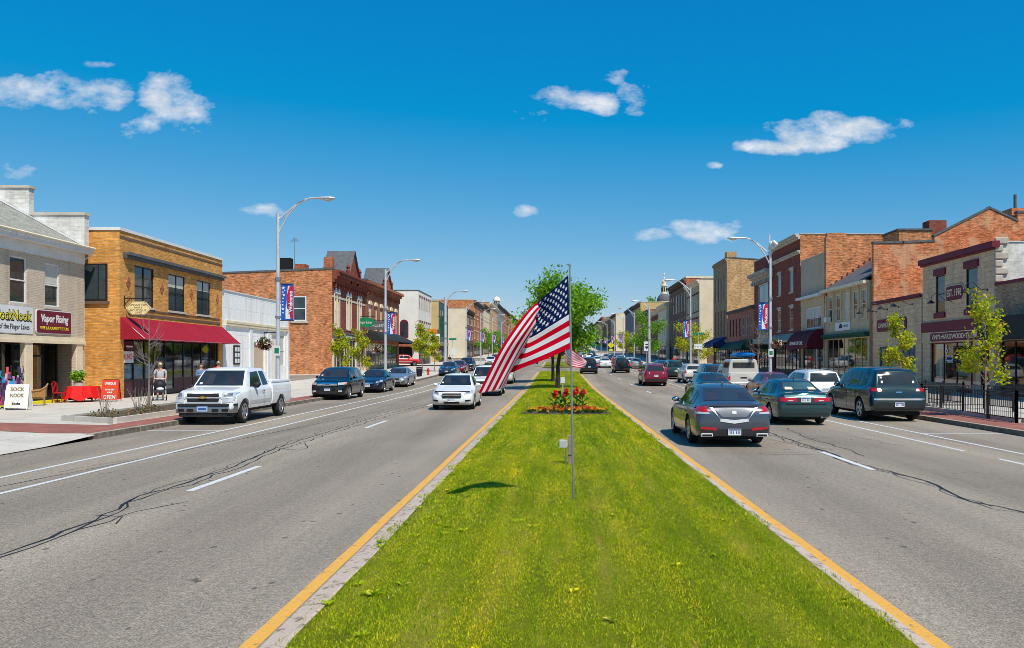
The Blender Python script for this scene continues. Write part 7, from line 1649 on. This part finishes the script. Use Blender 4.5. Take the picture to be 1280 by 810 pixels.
# maple in the median with its two trunks
tree('maple_tree', 'full green maple standing in the median, nearer of the two trunks', .12, 57, 8.5, (.3, 0, 2.5, 7.9, 2.6, 2.5), 16500, .21, M['leaf_mid'], .17, M['dark_bark'], .1, nlimb=26, seed=5, dens=1.35)
tree('maple_tree', 'second green maple close behind the nearer one in the median', -.25, 69, 7.6, (-.1, 0, 2.7, 7.2, 2.5, 2.4), 13000, .24, M['leaf_mid'], .15, M['dark_bark'], .1, nlimb=22, seed=8, dens=1.35)
tree('maple_tree', 'small round green tree farther up the median', .4, 128, 6, (0, 0, 2.2, 6.2, 2.2, 2.2), 3500, .3, M['leaf_mid'], .14, M['bark'], .1, seed=12)
tree('conifer_tree', 'dark pointed tree behind the maples', -1.5, 212, 15, (0, 0, 3, 15, 3.0, 3.0), 5000, .5, M['leaf_dark'], .2, M['bark'], .1, seed=15, nlimb=14)
# young street trees
tree('young_maple', 'young lime green maple behind the railing, nearest on the right', 14.7, 28.2, 4.2, (-.0, 0, 1.0, 4.15, 1.15, 1.0), 1800, .14, M['leaf_lime'], .045, M['grey_bark'], group='young maples along the pavements', seed=21, nlimb=15, cone=True, dens=.95)
tree('young_maple', 'young lime green maple in front of the carpet shop sign', 14.7, 35.2, 4.1, (-.0, 0, 1.2, 4.0, .9, .85), 1800, .14, M['leaf_lime'], .045, M['grey_bark'], group='young maples along the pavements', seed=33, nlimb=13, cone=True, dens=.95)
tree('young_maple', 'young lime maple before the victorian front, left of two', -14.5, 55.5, 4.2, (0, 0, 1.3, 4.3, .85, .8), 1700, .16, M['leaf_lime'], .05, M['grey_bark'], group='young maples along the pavements', seed=24, nlimb=13, cone=True, dens=1)
tree('young_maple', 'young lime maple before the victorian front, right of two', -14.5, 61, 4.2, (0, 0, 1.3, 4.2, .9, .8), 1700, .16, M['leaf_lime'], .05, M['grey_bark'], group='young maples along the pavements', seed=25, nlimb=13, cone=True, dens=1)
tree('young_maple', 'young green tree in front of the white three storey building, left of two', -14.9, 92, 6, (0, 0, 1.5, 5.6, 1.3, 1.2), 3200, .2, M['leaf_lime'], .07, M['grey_bark'], group='young maples along the pavements', seed=26, nlimb=12, cone=True)
tree('young_maple', 'slimmer green tree just right of the one before the white three storey building', -14.6, 99, 5, (0, 0, 1.2, 4.6, 1.0, 1.0), 2400, .2, M['leaf_lime'], .07, M['grey_bark'], group='young maples along the pavements', seed=27, nlimb=12, cone=True)
tree('street_tree', 'round green tree beyond the fourth lamp on the left', -14.0, 172, 7, (0, 0, 1.6, 6.6, 2.3, 2.2), 3500, .28, M['leaf_mid'], .12, M['bark'], seed=28)
tree('street_tree', 'green tree behind the green street name plates on the right', 14.6, 88, 6, (0, 0, 1.7, 5.6, 1.9, 1.8), 3600, .19, M['leaf_lime'], .1, M['grey_bark'], seed=29)
tree('street_tree', 'green tree left of the third lamp on the right', 14.6, 131, 8, (0, 0, 1.7, 8.4, 2.6, 2.4), 4200, .26, M['leaf_mid'], .13, M['bark'], seed=30)
tree('street_tree', 'green tree low behind the far parked cars on the right', 14.6, 170, 7, (0, 0, 1.7, 6.4, 2.2, 2.2), 2600, .28, M['leaf_lime'], .12, M['bark'], seed=31)
tree('street_tree', 'leafy tree among the far lamps on the left', -14.4, 206, 7, (0, 0, 1.7, 7, 2.4, 2.4), 2600, .3, M['leaf_mid'], .12, M['bark'], seed=32)
# bare saplings
tree('bare_sapling', 'bare leafless sapling in the planting bed before the golden brick shop', -15.9, 32.2, 4.0, (.0, 0, 1.1, 3.9, .85, .8), 0, .1, None, .04, M['grey_bark'], .25, nlimb=16, seed=41)
tree('bare_sapling', 'bare brown sapling by the green awnings on the right', 15.2, 62, 5, (.0, 0, 1.8, 5.2, 1.0, .9), 160, .1, M['dry'], .05, M['grey_bark'], nlimb=14, seed=42)
# hill and woods closing the street
for i, (x, y, r, h) in enumerate(((-26, 560, 16, 13), (-8, 575, 14, 11), (10, 570, 14, 11), (28, 560, 15, 13), (52, 420, 12, 24), (60, 470, 12, 24), (-50, 540, 18, 16), (62, 560, 20, 16))):
    tree('broadleaf_tree', ['broad tree closing the far left of the street end', 'broad tree at the street end left of the vanishing point', 'broad tree at the street end right of the vanishing point', 'broad tree closing the far right of the street end', 'tall tree rising behind the pale sided far building', 'tall tree beside the one behind the pale sided far building', 'outermost distant tree on the left', 'outermost distant tree on the right'][i], x, y, h, (0, 0, 2.5, h, r*.6, r*.6), 3500, 1.1, M['leaf_dark'] if i % 2 else M['leaf_mid'], .4, M['bark'], seed=60+i, nlimb=14)
woods = leaf_cloud('woods', [(x, 640+(i % 3)*12, gz(640)+4) for i, x in enumerate(range(-300, 301, 14))], [[12, 10, 9.0]]*43, 26000, 1.9, M['leaf_dark'], None, 77); tag(woods, 'dark belt of distant woods closing the street', 'woods', kind='stuff')
# flower bed
o = empty('flower_bed', (.38, 30.8, .10), 0, 'oval flower bed of red, orange and yellow blooms in the median', 'flower bed')
K = 28; b = MB(); b.add([(0, 0, .06)]+[(1.72*math.cos(2*PI*i/K)*random.uniform(.95, 1.05), 1.05*math.sin(2*PI*i/K), .03) for i in range(K)], [(0, 1+i, 1+(i+1) % K) for i in range(K)]); b.build('soil', M['soil'], o)
rr = random.Random(4); spots = []
for i in range(150):
    a = rr.uniform(0, 2*PI); r = rr.random()**.6; x, y = 1.55*r*math.cos(a), .85*r*math.sin(a); spots.append((x, y))
leaf_cloud('leaves', [(x, y, .11) for x, y in spots], [[.09, .09, .07]]*150, 2600, .07, M['leaf_dark'], o, 5)
def blooms(name, sel, m, seed, z=.2, s=.055):
    b = [(x, y, z+rr.uniform(-.04, .05)) for x, y in sel]; leaf_cloud(name, b, [[s, s, s*.8]]*len(b), 20*len(b), .06, m, o, seed, flat=.9, up=1)
blooms('red_flowers', [p for p in spots if abs(p[0]) < 1.15 and rr.random() < .5], leafmat('flower_orange', [(.75, .06, .02), (.7, .02, .02), (.8, .2, .03), (.75, .1, .06)], .2), 6, .22); blooms('yellow_flowers', [p for p in spots if abs(p[0]) > .9 or (rr.random() < .3 and p[1] < 0)], M['flower_yellow'], 7, .17)
for i, (x, y) in enumerate(((-.42, .15), (-.02, .0), (.38, .1), (.62, .35), (-.2, .4))):
    o = empty('canna_plant', (.38+x, 30.8+y, .13), 0, ['tall red canna at the left of the flower bed', 'tall red canna in the middle of the flower bed', 'tall red canna right of the middle of the flower bed', 'tall canna at the right rear of the flower bed', 'tall canna at the left rear of the flower bed'][i], 'flower', 'red cannas in the flower bed')
    H_ = .66+.05*(i % 3); MB().tube([(0, 0, 0), (.01, 0, H_)], .012, 5).build('stem', M['leaf_dark'], o); lb = MB()
    for k in range(9):
        a = k*2.4+i; z = .1+.065*k; L = .3; dx, dy = math.cos(a), math.sin(a)
        lb.add([(0, 0, z), (dx*L*.5-dy*.07, dy*L*.5+dx*.07, z+.16), (dx*L, dy*L, z+.2), (dx*L*.5+dy*.07, dy*L*.5-dx*.07, z+.16)], [(0, 1, 2, 3)])
    lb.build('leaves', M['leaf_canna'], o)
    if i < 4: leaf_cloud('flowers', [(0, 0, H_+.02), (.03, 0, H_+.12), (-.05, 0, H_-.03)], [.11, .08, .08], 110, .1, M['flower_red'], o, 30+i, flat=.8)
o = sign_post(-2.0+2.35, 43, [('r', .22, .3, .95, 'white_metal', 0)], 'tiny white notice on a stake in the grass behind the red cannas', 1.1)

# ================================================================== PEOPLE
def skin_mesh(joints, edges, sub=2):
    me = bpy.data.meshes.new('tmp'); me.from_pydata([j[0] for j in joints], edges, []); o = bpy.data.objects.new('tmp', me); COL.objects.link(o)
    md = o.modifiers.new('s', 'SKIN'); md.use_smooth_shade = True
    for i, j in enumerate(joints):
        r = j[1]; sv = me.skin_vertices[0].data[i]; sv.radius = r if hasattr(r, '__len__') else (r, r); sv.use_root = (i == 0)
    ss = o.modifiers.new('u', 'SUBSURF'); ss.levels = sub; ss.render_levels = sub
    bpy.context.view_layer.update(); dg = bpy.context.evaluated_depsgraph_get(); r = bpy.data.meshes.new_from_object(o.evaluated_get(dg)); bpy.data.objects.remove(o); return r
M['skin'] = mat('skin', (.52, .27, .18), .6, var=.08); M['hair'] = mat('hair', (.09, .055, .035), .8); M['denim'] = mat('denim', (.03, .05, .12), .85); M['grey_tee'] = mat('grey_tee', (.42, .42, .44), .85, var=.1); M['blue_tee'] = mat('blue_shirt', (.12, .2, .36), .85, var=.15); M['red_tee'] = mat('red_shirt', (.6, .012, .015), .85, var=.1); M['khaki'] = mat('dark_shorts', (.04, .04, .06), .85)
def person(x, y, rz, label, H=1.75, shirt='grey_tee', legs='denim', pose='push', short=True, cap=None, belly=1.0, z=.155):
    o = empty('person', (x, y, z), rz, label, 'person'); k = H/1.75
    if pose == 'push': arms = lambda s: [(s*.21, .0, 1.42), (s*.26, -.03, 1.17), (s*.24, -.30, 1.02), (s*.24, -.40, 1.02)]
    elif pose == 'fold': arms = lambda s: [(s*.19, .0, 1.40), (s*.25, -.05, 1.14), (s*-.02, -.25, 1.16), (s*-.10, -.24, 1.18)]
    else: arms = lambda s: [(s*.20, .0, 1.41), (s*.27, .0, 1.15), (s*.28, -.08, .90), (s*.28, -.1, .80)]
    V = [((0, 0, .98), (.15*belly, .12*belly)), ((0, 0, 1.15), (.145*belly, .12*belly)), ((0, .01, 1.36), (.15, .105)), ((0, .01, 1.47), .075), ((0, .0, 1.55), .052), ((0, -.01, 1.64), (.075, .09)), ((0, -.01, 1.70), (.068, .08))]
    E = [(i, i+1) for i in range(6)]
    for s in (-1, 1):
        A = arms(s); b0 = len(V); V += [(A[0], .06), (A[1], .043), (A[2], .032), (A[3], (.03, .02))]; E += [(2, b0), (b0, b0+1), (b0+1, b0+2), (b0+2, b0+3)]
        # five fingers
        w = Vector(A[3]); d = (w-Vector(A[2])).normalized()
        for q in range(4): V.append((tuple(w+d*(.07+.01*(q in (1, 2)))+Vector((s*(q-1.5)*.02, 0, -.015))), .009)); E.append((b0+3, len(V)-1))
        V.append((tuple(w+d*.03+Vector((-s*.045, 0, .0))), .011)); E.append((b0+3, len(V)-1))
        L = [(s*.10, 0, .90), (s*.11, -.02 if pose != 'push' else -.05*s, .50), (s*.12, .02+.1*(s > 0)*(pose == 'push'), .10), (s*.13, -.12+.1*(s > 0)*(pose == 'push'), .045)]
        b0 = len(V); V += [(L[0], .095), (L[1], .062), (L[2], .042), (L[3], (.045, .035))]; E += [(0, b0), (b0, b0+1), (b0+1, b0+2), (b0+2, b0+3)]
    V = [(tuple(c*k for c in p), (r*k if not hasattr(r, '__len__') else tuple(q*k for q in r))) for p, r in V]
    me = skin_mesh(V, E); link_mesh('body', me, o, M['skin'])
    A1, A2 = arms(1), arms(-1)
    T = [((0, 0, .95), (.165*belly, .135*belly)), ((0, 0, 1.12), (.16*belly, .135*belly)), ((0, .01, 1.36), (.165, .12)), ((0, .01, 1.46), (.08, .07))]; TE = [(0, 1), (1, 2), (2, 3)]
    for A in (A1, A2):
        b0 = len(T); f = .85 if short else 1; T.append((A[0], .075)); T.append((tuple(np.array(A[0])+(np.array(A[1])-np.array(A[0]))*f), .066)); TE += [(2, b0), (b0, b0+1)]
        if not short: T.append((A[2], .045)); TE.append((b0+1, b0+2))
    T = [(tuple(c*k for c in p), (r*k if not hasattr(r, '__len__') else tuple(q*k for q in r))) for p, r in T]
    link_mesh('shirt', skin_mesh(T, TE), o, M[shirt])
    Q = [((0, 0, .97), (.16*belly, .13*belly)), ((0, 0, .9), (.16, .13))]; QE = [(0, 1)]
    for s in (-1, 1):
        b0 = len(Q); Q += [((s*.10, 0, .86), .105), ((s*.11, -.02 if pose != 'push' else -.05*s, .5), .078)]; QE += [(1, b0), (b0, b0+1)]
        if legs == 'denim': Q.append(((s*.12, .02+.1*(s > 0)*(pose == 'push'), .1), .062)); QE.append((b0+1, b0+2))
    Q = [(tuple(c*k for c in p), (r*k if not hasattr(r, '__len__') else tuple(q*k for q in r))) for p, r in Q]
    link_mesh('trousers', skin_mesh(Q, QE), o, M[legs])
    hc = (0, -.01*k, 1.67*k)
    MB().ball((hc[0], hc[1]+.03, hc[2]+.045), (.08*k, .092*k, .08*k), 14, 9).build('hair', M[cap] if cap else M['hair'], o, smooth=True)
    if cap: MB().box(-.07, .07, -.19, -.08, 1.69*k, 1.705*k).build('cap_peak', M[cap], o, bevel=.005)
    f = MB().ball((0, -.02, 1.635*k), (.072*k, .085*k, .10*k), 12, 9); f.ball((0, -.108*k, 1.635*k), (.013, .02, .022), 8, 5)
    for s in (-1, 1): f.ball((s*.078*k, .0, 1.635*k), (.012, .022, .03), 6, 5)
    fo_ = f.build('face', M['skin'], o, smooth=True)
    ey = MB()
    for s in (-1, 1): ey.ball((s*.028*k, -.1*k, 1.655*k), (.012, .008, .007), 6, 4)
    ey.box(-.022, .022, -.103*k, -.098*k, 1.595*k, 1.6*k); ey.build('eyes', M['ink'], fo_)
    sh = MB()
    for s in (-1, 1): yy = .1*(s > 0)*(pose == 'push'); sh.ball((s*.125, yy-.06, .045), (.05, .14, .05), 10, 6)
    sh.build('shoes', M['dark'] if not cap else M['white'], o, smooth=True); return o
person(-19.4, 40.4, R(24), 'man in a grey t-shirt and pale cap pushing a pushchair past the crimson awning', 1.78, 'grey_tee', 'khaki', 'push', cap='cream_paint', belly=1.2)
person(-18.95, 44, R(30), 'woman in a blue top with folded arms standing behind the white pickup', 1.72, 'blue_tee', 'denim', 'fold', False)
person(-18.45, 45, R(30), 'man in a bright red shirt standing behind the white pickup', 1.86, 'red_tee', 'denim', 'side', cap='steel')
for i, (x, y, s, lab) in enumerate(((-17.5, 131, 'blue_tee', 'distant walker in blue near the red pickup'), (15.5, 108, 'red_tee', 'distant walker in red under the navy awning'), (-15.5, 120, 'ink', 'distant walker in black at the first cross street on the left'), (5.2, 112.5, 'grey_tee', 'distant walker in grey on the far crossing'))): person(x, y, R(20*i), lab, 1.72, s, 'denim', 'side', z=gz(y)+(.155 if abs(x) > 12 else .01))
# pushchair
o = empty('pushchair', (-19.4+.32, 40.4-.72, .155), R(24), 'dark double pushchair with a white blanket pushed by the man in grey', 'pushchair')
b = MB()
for s in (-1, 1): b.tube([(s*.26, .35, 1.03), (s*.26, .05, .75), (s*.27, -.3, .2), (s*.27, -.45, .12)], .016, 6).tube([(s*.27, .32, .1), (s*.26, -.05, .55), (s*.25, -.35, .6)], .016, 6)
b.tube([(-.26, .35, 1.03), (.26, .35, 1.03)], .02, 6).tube([(-.27, .3, .12), (.27, .3, .12)], .012, 5); b.build('frame', M['lamp_steel'], o)
MB().box(-.24, .24, -.3, .12, .38, .5).add([(-.24, .1, .5), (.24, .1, .5), (.24, .22, .95), (-.24, .22, .95)], [(0, 1, 2, 3)]).build('seat', M['khaki'], o, bevel=.03)
MB().lathe([(.30, 0), (.27, .14), (.16, .24), (0, .28)], 12, Matrix.Translation((0, .1, .72)) @ Matrix.Rotation(R(35), 4, 'X')).build('hood', M['ink'], o, smooth=True); MB().ball((.02, -.12, .55), (.17, .2, .09)).build('blanket', M['white'], o, smooth=True)
for sx in (-1, 1):
    for yy, r in ((.32, .12), (-.42, .1)):
        w_ = MB().lathe([(0, .02), (r*.7, .02), (r, .015), (r, -.015), (r*.7, -.02), (0, -.02)], 14, Matrix.Translation((sx*.29, yy, r)) @ Matrix.Rotation(PI/2, 4, 'Y')); w_.build('wheel', M['dark'], o)

# hydrant and litter bins
def hydrant(x, y, label):
    o = empty('fire_hydrant', (x, y, gz(y)+.15), 0, label, 'fire hydrant'); MB().lathe([(.0, 0), (.16, 0), (.16, .05), (.1, .07), (.1, .5), (.13, .52), (.13, .56), (.11, .62), (.04, .72), (0, .74)], 12).build('barrel', M['redc_'], o, smooth=True); MB().tube([(-.2, 0, .4), (.2, 0, .4)], .055, 8).build('nozzle', M['redc_'], o)
M['redc_'] = mat('hydrant_red', (.55, .03, .01), .5)
hydrant(-13.1, 84.5, 'red fire hydrant at the kerb ahead of the blue sedan on the left'); hydrant(13.4, 68, 'red fire hydrant at the right kerb by the blue suv')
def bin_(x, y, label):
    o = empty('litter_bin', (x, y, gz(y)+.15), 0, label, 'litter bin'); b = MB()
    for k in range(18): a = 2*PI*k/18; b.tube([(.25*math.cos(a), .25*math.sin(a), .05), (.29*math.cos(a), .29*math.sin(a), .85)], .012, 4)
    b.lathe([(.22, .04), (.24, .06), (.27, .8), (.25, .8)], 16).lathe([(.31, .84), (.31, .88), (.2, .95), (.12, .96), (.12, .9), (.2, .86)], 16, closed=True); b.build('basket', M['black_metal'], o)
bin_(-13.2, 79.5, 'black slatted litter bin on the left pavement by the car park'); bin_(13.5, 46.8, 'black slatted litter bin near the nearest right street lamp'); bin_(-13.3, 52, 'black slatted litter bin beside the parked navy sedan')
# ================================================================== SKY, SUN, CAMERA
SUN_EL, SUN_AZ = R(55), (.55, -.835)      # sun stands right of and behind the camera
w = bpy.data.worlds.new('World'); SC.world = w; w.use_nodes = True; t = NT(w.node_tree); t.n.clear()
sky = t.new('ShaderNodeTexSky', sky_type='NISHITA', sun_disc=False, sun_elevation=SUN_EL, sun_rotation=math.atan2(SUN_AZ[0], SUN_AZ[1]), altitude=200, air_density=1.0, dust_density=.35, ozone_density=2.2)
d = t.new('ShaderNodeTexCoord').outputs['Generated']; sp = t.new('ShaderNodeSeparateXYZ', {0: d})
yy = t.math('MAXIMUM', sp.outputs[1], .02); U = t.math('DIVIDE', sp.outputs[0], yy); V = t.math('DIVIDE', sp.outputs[2], yy)
uv = t.new('ShaderNodeCombineXYZ', {0: U, 1: t.math('MULTIPLY', V, 1.7)}).outputs[0]
nz = t.noise(uv, 11, 9, .62); nf = t.noise(uv, 34, 6, .6)
clouds = [(70, 118, 72, 20, 1.15), (18, 112, 45, 15, 1), (118, 130, 34, 18, .95), (176, 156, 28, 14, .9), (212, 122, 30, 22, .85), (232, 138, 28, 22, 1.0), (12, 215, 30, 11, .8), (712, 126, 44, 14, 1.0), (672, 141, 26, 14, .85), (748, 128, 22, 12, .85), (772, 97, 18, 8, .55), (792, 112, 16, 18, .55), (808, 104, 12, 12, .5),
          (1010, 162, 52, 18, 1.25), (1060, 165, 62, 14, 1.0), (965, 183, 42, 8, .9), (1020, 178, 50, 10, 1), (892, 290, 42, 14, .95), (910, 282, 30, 9, .8), (652, 265, 17, 8, .9), (814, 294, 26, 6, .6), (342, 262, 22, 7, .55), (893, 207, 9, 4, .8), (130, 80, 18, 4, .4), (1030, 172, 30, 14, 1.2)]
acc = None
for px, py, rx_, ry_, amp in clouds:
    du = t.math('DIVIDE', t.math('SUBTRACT', U, (px-CX)/F), rx_/F*1.15); dv = t.math('DIVIDE', t.math('SUBTRACT', V, (CY-py)/F), ry_/F*1.15)
    r2 = t.math('ADD', t.math('MULTIPLY', du, du), t.math('MULTIPLY', dv, dv)); g = t.math('MULTIPLY', t.math('SUBTRACT', 1.25, r2, clamp=False), amp*.8)
    acc = g if acc is None else t.math('MAXIMUM', acc, g)
dens = t.math('ADD', t.math('MINIMUM', acc, 1.0), t.math('MULTIPLY_ADD', nz, 5.4, -2.85)); dens = t.math('ADD', dens, t.math('MULTIPLY_ADD', nf, 1.2, -.6))
mask = t.math('MULTIPLY', t.math('MULTIPLY', t.math('SMOOTH_MIN', t.math('MAXIMUM', t.math('MULTIPLY', t.math('SUBTRACT', dens, .02), .66), 0), 1.0, .3), t.math('GREATER_THAN', sp.outputs[1], .1)), t.math('GREATER_THAN', acc, -1.2), clamp=True)
shade = t.ramp(t.noise(uv, 16, 5, .6), [(.3, (7.6, 7.8, 8.2, 1)), (.58, (10.3, 10.2, 10.1, 1))])
base = t.mix(1, sky.outputs[0], (.62, .95, 1.15, 1), 'MULTIPLY'); ch = t.new('ShaderNodeSeparateColor', {0: base})
# the photograph's deep polarised blue: red falls off fast away from the horizon
grade = t.new('ShaderNodeCombineColor', {0: t.math('MAXIMUM', t.math('MULTIPLY_ADD', ch.outputs[0], 1.85, -2.0), .03), 1: t.math('MULTIPLY_ADD', ch.outputs[1], .87, .60), 2: t.math('MULTIPLY_ADD', ch.outputs[2], .46, 4.1)}).outputs[0]
col = t.mix(t.math('MULTIPLY', mask, .96), grade, shade)
bg = t.new('ShaderNodeBackground', {0: col, 1: .095}); t.new('ShaderNodeOutputWorld', {0: bg.outputs[0]})
ld = bpy.data.lights.new('sun', 'SUN'); ld.energy = 5.0; ld.angle = R(.53); ld.color = (1, .94, .84); lo = bpy.data.objects.new('sun', ld); COL.objects.link(lo)
h = Vector((SUN_AZ[0], SUN_AZ[1], 0)).normalized(); dv = Vector((h.x*math.cos(SUN_EL), h.y*math.cos(SUN_EL), math.sin(SUN_EL))); lo.rotation_euler = dv.to_track_quat('Z', 'Y').to_euler(); lo.location = (30, -30, 60)
cd = bpy.data.cameras.new('camera'); cam = bpy.data.objects.new('camera', cd); COL.objects.link(cam); cam.location = (0, 0, EYE); cam.rotation_euler = (PI/2, 0, 0)
cd.sensor_width = 36; cd.lens = F/1280*36; cd.shift_x = -(CX-640)/1280; cd.shift_y = (CY-405)/1280; cd.clip_end = 4000; cd.clip_start = .1
SC.camera = cam
SC.view_settings.view_transform = 'Standard'; SC.view_settings.look = 'None'; SC.view_settings.exposure = 0; SC.view_settings.gamma = 1
SC.cycles.pixel_filter_type = 'BLACKMAN_HARRIS'; SC.cycles.filter_width = .85; SC.cycles.max_bounces = 6; SC.cycles.transparent_max_bounces = 8
